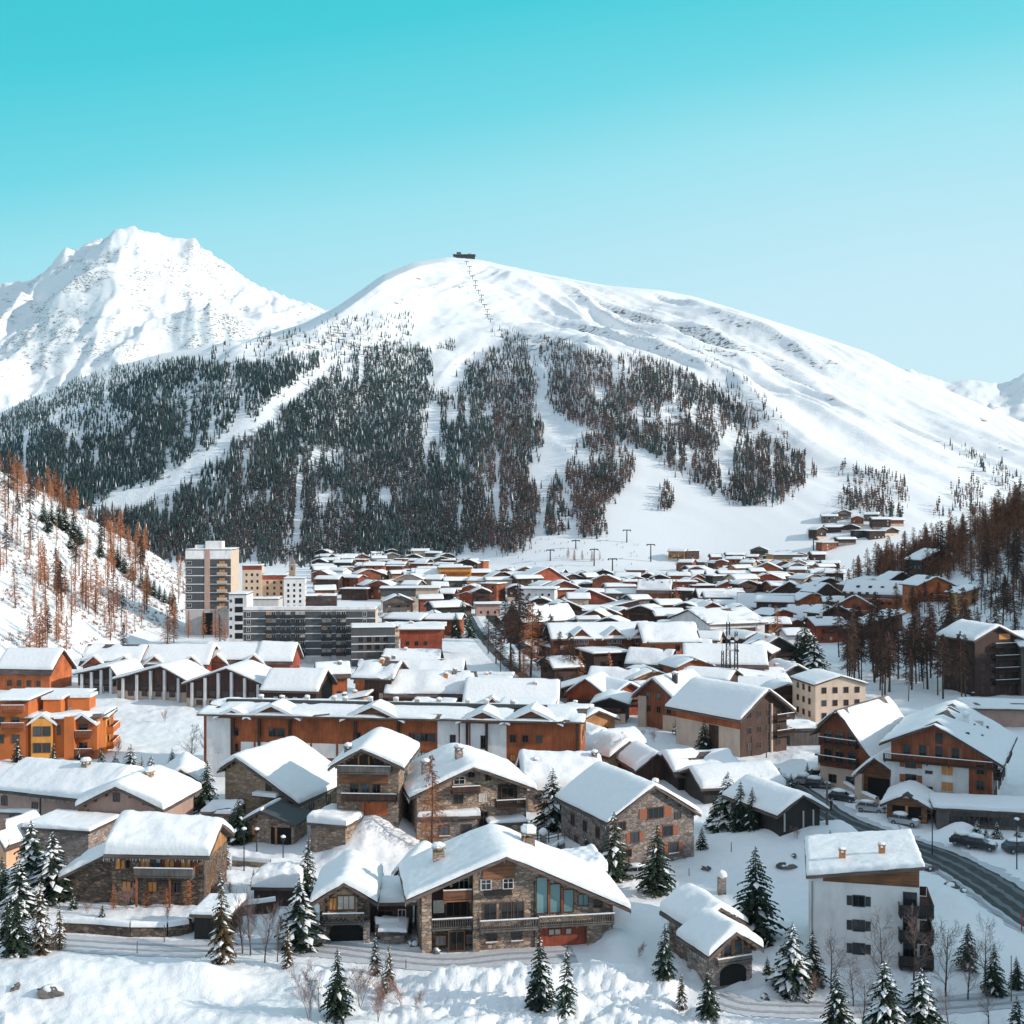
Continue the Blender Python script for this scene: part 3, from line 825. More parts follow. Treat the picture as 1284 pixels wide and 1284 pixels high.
        nr = len(ring)
        for i in range(nr):
            j = (i + 1) % nr; F_.append((ring[i], k + i, k + j, ring[j]))
        me = bpy.data.meshes.new('snow'); me.from_pydata(V, [], F_); me.materials.append(M['roofsnow'])
        me.polygons.foreach_set('use_smooth', [True] * len(F_)); me.update()
        return link('snow', me, s.roof)
    # face frames
    def fr(s, face, u, v, out=0.0):
        if face == 'F': return (u, -out, v), math.pi
        if face == 'R': return (s.W / 2 + out, u, v), -math.pi / 2
        if face == 'L': return (-s.W / 2 - out, u, v), math.pi / 2
        return (u, s.L + out, v), 0.0
    def sg(s, face): return -1 if face in ('F', 'R') else 1
    def window(s, face, u, v, w, h, frame='framewood', glass='glass', style='bars', shutters=None, sub=True, out=0.0, sill=False):
        loc, rz = s.fr(face, u, v, out)
        o = link('window', win_mesh(w, h, frame, style), s.root, loc, rz)
        if sub or s.detail > 0:
            link('pane', box_mesh('pane', w, -0.02, 0.03, h, glass), o)
        if sill:
            mb_key = ('sill', round(w, 2))
            if mb_key not in _cache:
                mb = MB(); mb.box(-w / 2 - 0.15, w / 2 + 0.15, 0, 0.2, -0.2, -0.1); mb.box(-w / 2 - 0.13, w / 2 + 0.13, 0.02, 0.19, -0.097, -0.02, 1)
                _cache[mb_key] = mb.mesh('sill', ['stonegrey', 'roofsnow'])
            link('sill', _cache[mb_key], o)
        if shutters:
            for q in (-1, 1):
                loc2, _ = s.fr(face, u + q * (w * 0.5 + w * 0.27 + 0.12), v, out)
                link('shutter', box_mesh('shutter', w * 0.5, 0.0, 0.06, h, shutters), s.root, loc2, rz)
        return o
    def farwin(s, face, u, v, w, h, mat='glass'):
        loc, rz = s.fr(face, u, v); return link('window', box_mesh('window', w, -0.02, 0.05, h, mat), s.root, loc, rz)
    def slab(s, name, face, u0, u1, v0, v1, mat, out=0.05, start=0.0, label=None):
        loc, rz = s.fr(face, (u0 + u1) / 2, v0, start)
        o = link(name, box_mesh(name, abs(u1 - u0), -0.03, out, v1 - v0, mat), s.root, loc, rz)
        if label: o['label'] = label
        return o
    def poly(s, name, face, pts, mat, out=0.06, start=0.0, parent=None):
        """outline in (u, v) on a face, raised by out"""
        sgn = s.sg(face); loc, rz = s.fr(face, 0, 0, start)
        mb = MB(); mb.prism([(u * sgn, v) for u, v in pts], -0.03, out, 'y')
        return mb.build(name, mat, s.root, False, loc, rz)
    def balcony(s, face, u0, u1, v, depth=1.3, rail=1.0, mat='fascia', style='posts', snow=True, start=0.0):
        sgn = s.sg(face); loc, rz = s.fr(face, (u0 + u1) / 2, v, start); w = abs(u1 - u0)
        mb = MB(); mb.box(-w / 2, w / 2, 0, depth, -0.18, 0)
        n = max(2, int(w / 3) + 1)
        for i in range(n):
            X = -w / 2 + 0.2 + (w - 0.4) * i / (n - 1); mb.box(X - 0.07, X + 0.07, 0, depth * 0.95, -0.38, -0.18)
        b = mb.build('balcony', mat, s.root, False, loc, rz)
        rb = MB()
        for (xa, xb, ya, yb) in ((-w / 2, w / 2, depth - 0.08, depth), (-w / 2, -w / 2 + 0.08, 0.02, depth - 0.08), (w / 2 - 0.08, w / 2, 0.02, depth - 0.08)):
            rb.box(xa, xb, ya, yb, rail - 0.1, rail)
            if style == 'solid': rb.box(xa + 0.02, xb - 0.02, ya + 0.02, yb - 0.02, 0.06, rail - 0.1)
            elif style == 'posts':
                rb.box(xa, xb, ya, yb, 0.08, 0.16)
                ln = max(xb - xa, yb - ya); kk = max(2, int(ln / 0.24))
                for i in range(kk + 1):
                    q = i / kk
                    X = xa + (xb - xa - 0.08) * q if xb - xa > 0.2 else xa; Y = ya + (yb - ya - 0.08) * q if yb - ya > 0.2 else ya
                    rb.box(X + 0.012, X + 0.068, Y + 0.012, Y + 0.068, 0.16, rail - 0.1)
            elif style == 'lattice':
                rb.box(xa, xb, ya, yb, 0.08, 0.16)
                ln = max(xb - xa, yb - ya); kk = max(2, int(ln / 0.45))
                for i in range(kk):
                    for fl in (0, 1):
                        z0, z1 = (0.12, rail - 0.06) if fl else (rail - 0.06, 0.12)
                        if xb - xa > 0.2: rb.bar((xa + (xb - xa) * i / kk, (ya + yb) / 2, z0), (xa + (xb - xa) * (i + 1) / kk, (ya + yb) / 2, z1), 0.045)
                        else: rb.bar(((xa + xb) / 2, ya + (yb - ya) * i / kk, z0), ((xa + xb) / 2, ya + (yb - ya) * (i + 1) / kk, z1), 0.045)
        rb.build('railing', mat, b)
        if snow:
            sb = MB(); sb.box(-w / 2 - 0.02, w / 2 + 0.02, depth - 0.11, depth + 0.03, rail + 0.003, rail + 0.1); sb.build('snow', 'roofsnow', b)
        return b
    def chimney(s, x, y, h, w=0.9, mat='stone', cap=True, snow=0.45):
        z = s.zw(x, y); mb = MB()
        mb.box(x - w / 2, x + w / 2, y - w / 2, y + w / 2, z - 0.4, z + s.t + h)
        T = z + s.t + h
        if cap:
            for q in (-1, 1):
                for p in (-1, 1): mb.box(x + q * w * 0.36 - 0.09, x + q * w * 0.36 + 0.09, y + p * w * 0.36 - 0.09, y + p * w * 0.36 + 0.09, T + 0.003, T + 0.35)
            mb.box(x - w * 0.62, x + w * 0.62, y - w * 0.62, y + w * 0.62, T + 0.353, T + 0.47); T += 0.47
        if snow: mb.blob((x, y, T + snow * 0.3), w * 0.66, w * 0.66, snow * 0.8, 1, random.random() * 50, 10)
        o = mb.build('chimney', [mat, 'roofsnow'], s.roof); return o
    def rows(s, face, nr, nc, w=1.0, h=1.2, v0=1.0, dv=2.8, margin=0.12, frame='framewood', glass='glass', shutters=None, skip=0.0, far=False, style='bars', mats=None, sill=False):
        span = s.W if face in 'FB' else s.L
        lo = -span / 2 if face in 'FB' else 0
        for r in range(nr):
            for c in range(nc):
                if random.random() < skip: continue
                u = lo + span * (margin + (1 - 2 * margin) * ((c + 0.5) / nc))
                v = v0 + r * dv
                top = s.zw(u, 0) if face in 'FB' else s.zw(-s.W / 2 if face == 'L' else s.W / 2, u)
                if v + h > top - 0.25: continue
                gl = glass if mats is None else random.choice(mats)
                if far: s.farwin(face, u, v, w, h, gl)
                else: s.window(face, u, v, w, h, frame, gl, style, shutters, sill=sill)
    def gable(s, mat, v0, name='gable_cladding', face='F', out=0.08, inset=0.04):
        """timber in the gable above height v0"""
        W = s.W / 2 - inset; z = lambda X: s.zw(X, 0) - 0.03
        pts = [(-W, v0), (W, v0)]
        if z(W) > v0: pts.append((W, z(W)))
        else:
            X = s.xr + (s.hr - 0.03 - v0) / s.sr; pts[1] = (X, v0)
        pts.append((s.xr, s.hr - 0.03))
        if z(-W) > v0: pts.append((-W, z(-W)))
        else:
            X = s.xr - (s.hr - 0.03 - v0) / s.sl; pts[0] = (X, v0)
        return s.poly(name, face, pts, mat, out)
    def p2u(s, px): return (px) * s.k / max(0.35, math.cos(s.rot))

# ------------------------------------------------------------------ helpers for bigger pieces
def pediment(h, u, w, rise, depth=2.2, mat='orange', snow=True, roofmat='fascia', v=None):
    """small cross gable standing on the front eave of an eaves-front house"""
    v = h.he - 0.25 if v is None else v
    d = empty('dormer', (u, -h.ov * 0.55, v)); d.parent = h.root
    mb = MB(); mb.prism([(-w / 2, 0), (w / 2, 0), (0, rise)][::-1], 0, depth + h.ov, 'y'); mb.build('gable', mat, d)
    t = 0.2; e = 0.45; s_ = rise / (w / 2)
    rb = MB()
    p = [(-w / 2 - e, -e * s_), (0, rise), (w / 2 + e, -e * s_)]
    rb.prism([(a, q + 0.02) for a, q in p] + [(a, q + t) for a, q in p[::-1]], -0.5, depth + h.ov, 'y')
    rb.build('dormer_roof', roofmat, d)
    if snow:
        sb = MB(); n = 8
        L = depth + h.ov
        pr = []
        for i in range(n + 1):
            a = -1 + 2 * i / n
            x = a * (w / 2 + e + 0.05); z = rise - abs(x) * s_ + t + 0.45 * (1 - 0.5 * abs(a) ** 3) - (0.12 if abs(a) < 0.01 else 0)
            pr.append((x, z))
        low = [(x, rise - abs(x) * s_ + t - 0.12) for x, z in pr]
        for i in range(n):
            for (ya, yb) in ((-0.56, L * 0.5), (L * 0.5, L)):
                sb.quad((pr[i][0], ya, pr[i][1]), (pr[i + 1][0], ya, pr[i + 1][1]), (pr[i + 1][0], yb, pr[i + 1][1]), (pr[i][0], yb, pr[i][1]))
            sb.quad((low[i][0], -0.56, low[i][1]), (low[i + 1][0], -0.56, low[i + 1][1]), (pr[i + 1][0], -0.56, pr[i + 1][1]), (pr[i][0], -0.56, pr[i][1]))
        for i in (0, n): sb.quad((low[i][0], -0.56, low[i][1]), (pr[i][0], -0.56, pr[i][1]), (pr[i][0], L, pr[i][1]), (low[i][0], L, low[i][1]))
        sb.build('snow', 'roofsnow', d)
    return d

def arch(h, face, u, v, w, hh, mat='void', out=0.05, name='garage_opening'):
    n = 10; r = w / 2
    pts = [(u - r, v), (u + r, v)] + [(u + r * math.cos(math.pi * i / n), v + hh - r * 0.55 + r * 0.55 * math.sin(math.pi * i / n)) for i in range(n + 1)]
    return h.poly(name, face, pts, mat, out)

# ================================================================== houses close to the viewer
# F1 the big chalet with three tall windows
h = House(650, 1189, 240, 9.5, 74, 115, 'y', 9, -0.14, 50, 'stone', 'chalet', 'large stone chalet with three tall windows beneath one sweeping snow roof', 'chalet', ov=1.7, ovg=1.1, snow=0.65, detail=2, bay=(5.3, 2.0))
k = h.k; U = lambda p: (p - 650) * k; V = lambda p: (1189 - p) * k
h.slab('pillar', 'F', U(529), U(541), -0.5, V(1113), 'stone', 0.95, -1.0)
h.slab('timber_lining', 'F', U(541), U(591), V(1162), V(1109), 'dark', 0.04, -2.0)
h.balcony('F', U(541.5), U(592), V(1160), 2.0, 1.0, 'grey', start=-2.0)
h.balcony('F', U(556), U(592), V(1126), 1.7, 1.0, 'planks', 'solid', start=-2.0)
h.window('F', U(575), V(1152), 2.1, 2.2, 'framewood', 'void', 'triple', out=-1.95)
h.window('F', U(552), V(1146), 0.9, 1.1, 'framewhite', 'lace', 'cross', out=-1.95)
h.window('F', U(584), V(1118), 0.9, 1.3, 'framewhite', 'glass', 'cross', out=-1.95)
h.window('F', U(572), V(1187), 1.5, 1.9, 'framewood', 'void', 'bars')
h.window('F', U(589), V(1179), 0.6, 0.8, 'framewood', 'glass', 'bars')
h.window('F', U(552), V(1178), 0.8, 0.7, 'framewood', 'glass', 'bars')
h.balcony('F', U(600), U(673), V(1160), 1.25, 1.0, 'grey')
h.balcony('F', U(674), U(770), V(1158), 1.3, 0.95, 'grey')
h.poly('gable_cladding', 'F', [(U(604), V(1101)), (U(646), V(1101)), (U(645), V(1083)), (U(632), V(1077)), (U(606), V(1087))], 'planks', 0.1)
for q in (609, 637): h.window('F', U(q), V(1113), 0.95, 0.95, 'framewhite', 'glass', 'cross')
h.slab('flower_box', 'F', U(606), U(641), V(1120), V(1114), 'black', 0.5)
for q in (614, 636, 649): h.window('F', U(q), V(1152), 1.2, 1.7, 'framewood', 'glass', 'bars')
for a, b, t in ((673.5, 686.5, 1102), (690.5, 703, 1111), (708, 720, 1119)):
    h.window('F', U((a + b) / 2), V(1146), (b - a) * k, (1146 - t) * k, 'framewood', 'glassblue', 'plain')
for q in (688.5, 705.5): h.slab('post', 'F', U(q - 1.2), U(q + 1.2), V(1148), V(1106 if q < 700 else 1115), 'wood', 0.22)
h.window('F', U(733), V(1139), 1.0, 1.1, 'framewood', 'glassblue', 'bars'); h.window('F', U(752), V(1142), 0.8, 0.7, 'framewood', 'glass', 'bars')
for q in (616, 648): h.window('F', U(q), V(1178), 0.95, 0.95, 'framewood', 'glass', 'cross', sill=True)
g = h.slab('garage_door', 'F', U(677), U(736), V(1188), V(1164), 'red', 0.09)
for q in (692, 700, 714): h.window('F', U(q), V(1174), 0.55, 0.55, 'framewood', 'lace', 'plain', out=0.09)
h.slab('pillar', 'F', U(737), U(756), -0.4, V(1161), 'stone', 0.5)
h.slab('pillar', 'F', U(592), U(600), -0.4, V(1162), 'stone', 0.45)
h.chimney(U(556), 5.5, 1.5, 1.15); h.chimney(U(676), 6.5, 1.5, 1.3, snow=0.9)
h.slab('drainpipe', 'F', U(669.6), U(670.6), 0, V(1105), 'darkmetal', 0.14)
H1 = h
h = House(517, 1128, 30, 6, 34, 48, 'y', -8, 0, None, 'stonedark', 'outbuilding', 'small stone gable with snowy roof against the big chalet', 'outbuilding', ov=0.9, snow=0.6, detail=2)
h = House(733, 1138, 46, 6, 42, 50, 'flat', 9, 0, None, 'planks', 'annex', 'low annex with a thick flat snow slab behind the big chalet', 'annex', ov=0.5, snow=1.3, detail=2)
# F2 little gabled chalet linked to it
h = House(432, 1180, 62, 9, 52, 72, 'y', 3, 0, None, 'stonedark', 'chalet', 'narrow stone chalet with lattice balcony over an arched garage', 'chalet', ov=0.95, ovg=0.9, snow=0.85, detail=2)
k = h.k; U = lambda p: (p - 432) * k; V = lambda p: (1180 - p) * k
h.poly('front_wall', 'F', [(U(411), V(1152)), (U(448), V(1152)), (U(448), V(1126)), (U(432), V(1113)), (U(411), V(1127))], 'stonewarm', 0.05)
h.window('F', U(434), V(1140), 1.7, 1.4, 'framewood', 'lace', 'triple', out=0.05); h.window('F', U(418), V(1140), 0.7, 1.2, 'framewood', 'amberfill', 'bars', out=0.05)
h.balcony('F', U(406), U(457), V(1153), 1.2, 1.0, 'grey', 'lattice')
arch(h, 'F', U(434), 0, 3.4, 2.0)
h.slab('pillar', 'F', U(401), U(410), -0.5, V(1154), 'stonegrey', 0.7); h.slab('pillar', 'F', U(456), U(464), -0.5, V(1154), 'stonegrey', 0.7)
h = House(490, 1168, 52, 6, 34, 40, 'flat', 3, 0, None, 'dark', 'passage', 'dark timber passage between the two stone chalets', 'passage', ov=0.6, snow=0.8, detail=2)
h.window('F', -0.6, 0.5, 1.6, 1.7, 'framewood', 'void'); h.window('F', 1.2, 1.6, 0.7, 0.7, 'framewhite', 'glass')
# F3 chalet with warm windows
h = House(198, 1134, 118, 8.8, 61, 86, 'x', -3, 0, None, 'stonedark', 'chalet', 'dark stone chalet with amber shuttered windows and slab of roof snow', 'chalet', ov=0.55, ovg=0.8, snow=1.2, detail=2)
k = h.k; U = lambda p: (p - 198) * k; V = lambda p: (1134 - p) * k
h.slab('timber_front', 'F', U(174), U(250), V(1093), V(1077), 'wood', 0.07)
for a, m in ((150, 'amberfill'), (182, 'amberfill'), (196, 'glass'), (213, 'amberfill'), (234, 'amberfill')):
    h.window('F', U(a), V(1090), 1.05, 1.15, 'framewood', m, 'bars', out=0.07 if a > 170 else 0)
h.window('F', U(157), V(1090), 1.0, 1.0, 'framewood', 'glass')
h.balcony('F', U(172), U(246), V(1095), 1.2, 0.9, 'grey', 'solid')
for a, m in ((158, 'amberfill'), (191, 'amberfill'), (211, 'glass'), (222, 'glass')): h.window('F', U(a), V(1118), 0.95, 1.1, 'framewood', m)
for a in (175, 217): h.slab('post', 'F', U(a - 1), U(a + 1), V(1134), V(1095), 'wood', 0.18, 1.0)
h.gable('warm', h.he - 0.2, face='F') if False else None
h.poly('gable_cladding', 'R', [(0.1, h.he - 0.5), (h.L - 0.1, h.he - 0.5), (h.L / 2, h.hr - 0.1)], 'warm', 0.08)
mb = MB(); mb.bar((0, 0, 0), (0.5, -0.1, 5.2), 0.11); mb.bar((0.25, 0, 2.4), (1.1, -0.1, 5.3), 0.08); mb.build('brace', 'warm', h.root, False, (h.W / 2 + 0.5, -0.3, -0.1))
h = House(113, 1132, 56, 8, 34, 62, 'mono', -3, 0, None, 'stonedark', 'lean_to', 'stone lean-to with sloping snow roof beside the amber windowed chalet', 'lean-to', ov=0.9, ovg=0.9, snow=0.7, detail=2)
h.slab('post', 'F', -h.W / 2 - 0.7, -h.W / 2 - 0.45, -0.5, h.he - 0.6, 'framewood', 0.22, 0.4)
# F4 stone chalet with long roof
h = House(327, 1034, 98, 14.5, 66, 80, 'y', -20, -0.62, 32, 'stonewarm', 'chalet', 'honey stone chalet with a vast snow slope down one side', 'chalet', ov=0.8, ovg=0.9, snow=0.65, detail=2)
k = h.k
h.window('F', 1.3, 5.0, 0.8, 1.5, 'framewood', 'glass'); h.window('F', -3.4, 1.6, 1.5, 1.0, 'framewood', 'void')
h.window('F', 4.6, 2.0, 1.4, 1.6, 'framewood', 'glass'); h.window('R', 4, 1.4, 1.2, 1.4, 'framewood', 'glass'); h.balcony('F', 3.6, 5.8, 1.4, 0.9, 0.9, 'grey')
h.slab('awning', 'F', -0.6, 3.2, 4.2, 4.4, 'fascia', 1.3); h.slab('awning_snow', 'F', -0.62, 3.22, 4.403, 4.9, 'roofsnow', 1.33)
h.window('R', 9, 1.4, 1.0, 1.3, 'framewood', 'glass')
h = House(338, 1058, 62, 5, 26, 40, 'y', -12, -0.3, None, 'stone', 'porch', 'open porch with bare slate roof before the honey stone chalet', 'porch', ov=0.7, ovg=0.9, snow=0.3, detail=2, roofmat='roofdark', snowy=False)
h.slab('opening', 'F', 0.2, h.W / 2 - 0.3, 0.0, 2.3, 'void', 0.05); h.slab('post', 'F', 0.9, 1.2, 0, 2.4, 'warm', 0.3); h.slab('post', 'F', -2.4, -2.1, 0, 2.4, 'warm', 0.3)
h.snow(0.35, x1=h.xr + 0.2)
h = House(411, 1066, 46, 6.5, 30, 34, 'flat', -18, 0, None, 'stone', 'wing', 'low rubble stone wing carrying snow beside the porch', 'garage', ov=0.4, snow=1.0, detail=2)
h = House(270, 1052, 34, 5, 30, 34, 'flat', -4, 0, None, 'stonegrey', 'garage', 'grey stone garage with flat snow roof behind amber windowed chalet', 'garage', ov=0.5, snow=0.6, detail=1)
# F5 chalet with balconies and garage
h = House(461, 1022, 78, 12, 62, 82, 'y', -4, -0.15, None, 'stone', 'chalet', 'stone and timber chalet with open gable balcony and orange garage door', 'chalet', ov=1.0, ovg=1.3, snow=0.55, detail=2)
k = h.k; U = lambda p: (p - 461) * k; V = lambda p: (1022 - p) * k
h.slab('timber_front', 'F', U(424), U(487), V(983), V(964), 'planks', 0.06)
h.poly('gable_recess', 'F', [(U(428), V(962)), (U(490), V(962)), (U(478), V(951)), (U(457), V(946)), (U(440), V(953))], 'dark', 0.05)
for q in (433, 450, 463, 485): h.slab('post', 'F', U(q - 1), U(q + 1), V(962), V(948 if 440 < q < 470 else 955), 'warm', 0.35)
h.balcony('F', U(424), U(492), V(967), 1.1, 0.9, 'grey', 'solid'); h.balcony('F', U(430), U(499), V(1001), 1.3, 0.9, 'dark', 'solid')
for q in (444, 458, 472): h.window('F', U(q), V(999), 1.0, 1.7, 'framewood', 'glass')
h.slab('garage_door', 'F', U(458), U(486), V(1022), V(1003), 'orange', 0.08)
h.slab('post', 'F', U(454), U(457), 0, V(1003), 'orange', 0.3)
h.chimney(-3.2, 2.5, 0.7, 0.9, 'stonegrey')
h = House(433, 1010, 30, 5, 20, 24, 'mono', -25, 0, None, 'planks', 'porch', 'small timber porch with sloping snow roof between two stone chalets', 'porch', ov=0.5, snow=0.6, detail=1)
# F6 stone chalet
h = House(592, 1053, 136, 14, 60, 90, 'y', 13, 0.0, 62, 'stone', 'chalet', 'broad stone chalet with dark timber gable loggia and two chimneys', 'chalet', ov=1.2, ovg=1.2, snow=0.6, detail=2)
k = h.k; U = lambda p: (p - 592) * k / 0.97; V = lambda p: (1053 - p) * k
h.window('F', U(591), V(974), 0.8, 0.8, 'framewood', 'glass'); h.window('F', U(576), V(982), 1.4, 0.9, 'framewhite', 'glass', 'cross')
h.balcony('F', U(566), U(600), V(991), 1.1, 0.8, 'dark', 'solid'); h.window('F', U(575), V(1006), 1.2, 1.0, 'framewood', 'glass'); h.window('F', U(605), V(1005), 0.9, 0.9, 'framewhite', 'lace', 'cross')
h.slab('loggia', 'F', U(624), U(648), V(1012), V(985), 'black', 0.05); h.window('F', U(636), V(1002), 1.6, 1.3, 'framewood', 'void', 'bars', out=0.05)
h.balcony('F', U(620), U(656), V(1011), 1.4, 0.9, 'dark', 'posts')
h.window('F', U(612), V(979), 0.7, 0.7, 'framewood', 'glass'); h.window('F', U(606), V(1036), 1.1, 1.8, 'framewood', 'void')
h.chimney(-1.0, 4.5, 1.6, 1.0, 'stonegrey'); h.chimney(-5.6, 5, 1.7, 1.0, 'stonegrey')
h = House(563, 1058, 70, 4.5, 32, 38, 'flat', 6, 0, None, 'stonegrey', 'annex', 'single storey stone annex with snow lid below the loggia chalet', 'annex', ov=0.5, snow=0.7, detail=2)
h.window('F', -0.6, 1.2, 1.2, 1.3, 'framewood', 'glass', sill=True); h.window('F', 2.4, 1.2, 1.2, 1.3, 'framewood', 'glass', sill=True)
h = House(637, 1058, 44, 3.5, 24, 26, 'flat', 13, 0, None, 'stone', 'terrace', 'stone terrace with snow capped parapet under the loggia chalet', 'terrace', ov=0.25, snow=0.55, detail=1)
# F7 big stone house with red shutters
h = House(818, 1082, 112, 13.5, 58, 95, 'y', 24, 0, 56, 'stonegrey', 'house', 'tall grey stone house with red shutters and a single big gable', 'house', ov=0.7, ovg=0.7, snow=0.45, detail=2)
k = h.k; U = lambda p: (p - 818) * k / 0.91; V = lambda p: (1082 - p) * k
h.window('F', U(822), V(1026), 2.2, 1.3, 'framewood', 'glass', 'triple', 'shutter'); h.window('F', U(852), V(1030), 0.8, 0.8, 'framewood', 'glass')
h.window('F', U(779), V(1036), 0.8, 1.0, 'framewood', 'glass'); h.window('F', U(795), V(1053), 1.1, 1.2, 'framewood', 'glass', 'bars', 'shutter')
h.window('F', U(838), V(1050), 1.4, 1.2, 'framewood', 'glass', 'bars', 'shutter'); h.window('F', U(846), V(1072), 1.3, 1.2, 'framewood', 'glass', 'bars', 'shutter', sill=True)
h.window('F', U(794), V(1006), 0.5, 0.6, 'framewood', 'glass'); h.window('F', U(846), V(1004), 0.4, 0.4, 'framewood', 'glass'); h.window('F', U(783), V(1070), 1.6, 0.9, 'framewood', 'void')
h.wall.data.materials.append(M['stonewarm'])
for p in h.wall.data.polygons:
    if p.normal.x < -0.9: p.material_index = 1  # left flank alone gets warm stone: its lit tone is put into colour
for q in (3, 6.5, 10): h.window('L', q, 3.1, 0.9, 1.3, 'framewood', 'glass'); h.window('L', q - 1, 0.6, 0.9, 1.2, 'framewood', 'glass')
h.chimney(5.2, 8, 1.1, 0.8, 'stonegrey')
# F8 domed roof behind
h = House(708, 1014, 92, 13, 24, 50, 'x', 4, 0, None, 'stone', 'chalet', 'low stone chalet almost buried under a domed pillow of snow', 'chalet', ov=0.8, snow=1.3, detail=2)
h.chimney(-4, 4, 1.0, 0.8, 'stone'); h.chimney(5.2, 5, 1.3, 0.8, 'stonegrey')
for q in (-4, -1, 3): h.window('F', q, 0.9, 0.9, 1.1)
# F9 garage hut
h = House(900, 1206, 56, 5.5, 46, 66, 'y', 22, 0, None, 'stonedark', 'hut', 'upper stone hut with puffy snow roof behind the arched garage hut', 'hut', ov=0.8, ovg=0.7, snow=0.8, detail=2)
h = House(918, 1234, 54, 4.6, 44, 64, 'y', 22, 0, None, 'stonegrey', 'hut', 'little stone hut with timber window over an arched garage', 'hut', ov=0.85, ovg=0.8, snow=0.8, detail=2)
k = h.k
h.window('F', -0.55, 2.75, 0.9, 1.45, 'warm', 'glass', 'plain'); h.window('F', 0.65, 2.75, 0.9, 1.45, 'warm', 'glass', 'plain'); h.balcony('F', -1.9, 1.9, 2.35, 0.6, 0.4, 'grey', 'solid')
arch(h, 'F', 0.1, 0, 2.9, 1.9)
# F10 white apartment block
h = House(1084, 1216, 128, 12, 112, 131, 'mono', -13, 0, None, 'white', 'apartment_block', 'white plastered block with slanting snow roof and corner balconies', 'apartment block', ov=0.45, ovg=0.7, snow=0.55, detail=2)
k = h.k
Z = lambda p: (1216 - p) * k
h.poly('gable_cladding', 'F', [(-h.W / 2 + 1.2, Z(1108)), (h.W / 2 - 0.04, Z(1108)), (h.W / 2 - 0.04, h.hr - 0.05), (-h.W / 2 + 1.2, h.zw(-h.W / 2 + 1.2, 0) - 0.03)], 'planks', 0.07)
for v in (1136, 1167, 1196): h.window('F', -0.55, Z(v), 1.0, 0.95, 'shutterdark', 'glass', 'bars', 'shutterdark')
for v in (1140, 1171, 1203):
    h.balcony('R', -0.6, 5.5, Z(v), 1.3, 1.0, 'dark', 'solid', snow=False); h.balcony('F', h.W / 2 - 2.0, h.W / 2 + 1.2, Z(v), 1.1, 1.0, 'black', 'solid', snow=False)
    h.window('F', h.W / 2 - 0.9, Z(v), 1.1, 1.9, 'shutterdark', 'glass'); h.window('R', 2.5, Z(v), 1.4, 2.0, 'shutterdark', 'glass')
h.slab('drainpipe', 'F', -h.W / 2 + 0.1, -h.W / 2 + 0.22, -0.5, h.he - 0.4, 'metal', 0.14)
h.chimney(-2.0, 2.6, 1.0, 0.62, 'brickorange', snow=0.15); h.chimney(1.9, 3.6, 0.9, 0.6, 'brickorange', snow=0.2)
# F11 hotel
h = House(1180, 1014, 108, 24, 80, 104, 'y', -27, -0.12, 66, 'white', 'hotel', 'hotel with brown timber gable over white plaster and balcony across', 'hotel', ov=1.6, ovg=1.3, snow=0.3, detail=1)
k = h.k; Z = lambda p: (1014 - p) * k
h.gable('wood', Z(957)); h.slab('timber_corner', 'F', h.W * 0.27, h.W / 2 - 0.05, -0.2, Z(957) - 0.01, 'wood', 0.075)
h.balcony('F', -h.W / 2 - 1, h.W / 2 + 0.3, Z(957), 1.2, 1.0, 'dark', 'posts')
for r, vv in enumerate((949, 932)):
    for c in range(5):
        u = -h.W * 0.34 + c * h.W * 0.16
        if h.zw(u, 0) > Z(vv) + 2: h.window('F', u, Z(vv), 0.9, 1.5, 'framewood', 'glass', 'bars', 'shutter' if c % 2 else None, out=0.08)
for r, vv in enumerate((966, 985, 1003)): h.window('F', -h.W * 0.3, Z(vv), 1.5, 1.2, 'framewood', 'glass', 'bars', 'shutter'); h.window('F', h.W * 0.38, Z(vv), 1.0, 1.3, 'framewood', 'glass', out=0.08)
for vv in (971, 991): h.window('F', h.W * 0.06, Z(vv), 1.6, 1.3, 'framewhite', 'amberfill'); h.window('F', -h.W * 0.12, Z(vv), 0.9, 0.3, 'framewood', 'glass')
h.slab('timber_side', 'R', 0.1, 6, 0, h.her - 2.4, 'grey', 0.06); h.slab('timber_band', 'R', 0.1, 23.9, h.her - 2.4, h.her - 0.3, 'dark', 0.08)
h.balcony('R', 0.2, 7, h.her - 2.6, 1.1, 1.0, 'dark'); h.balcony('R', 14, 21, h.her - 2.6, 1.1, 1.0, 'dark')
for q in (2, 4.5, 9, 12, 16, 19): h.window('R', q, h.her - 2.1, 1.0, 1.3, out=0.08); h.window('R', q, 2.0, 0.9, 1.2, out=0.06)
h.chimney(2.2, 12, 1.1, 0.9, 'white'); h.chimney(3.5, 17, 0.6, 1.6, 'concrete', False)
for q in range(4):
    mb = MB(); X = 3.0 + (q % 2) * 1.6; Y = 5 + q * 4.2; z = h.zw(X, 0) + 0.42; mb.box(X - 0.5, X + 0.5, Y - 0.45, Y + 0.45, z - 0.3, z + 0.16); mb.build('skylight', 'darkmetal', h.roof)
h = House(1137, 1030, 44, 8, 20, 33, 'y', -24, 0, None, 'planks', 'porch', 'gabled wooden entrance porch in front of the timber gabled hotel', 'porch', ov=0.9, ovg=0.9, snow=0.45, detail=1)
h.slab('opening', 'F', -h.W * 0.36, h.W * 0.36, 0, 2.2, 'void', 0.05); h.slab('post', 'F', -0.2, 0.2, 0, 2.3, 'warm', 0.3)
h = House(1240, 1040, 120, 7, 22, 22, 'flat', -14, 0, None, 'grey', 'annex', 'long low annex with level snow roof beside the hotel porch', 'annex', ov=0.6, snow=0.5, detail=1)
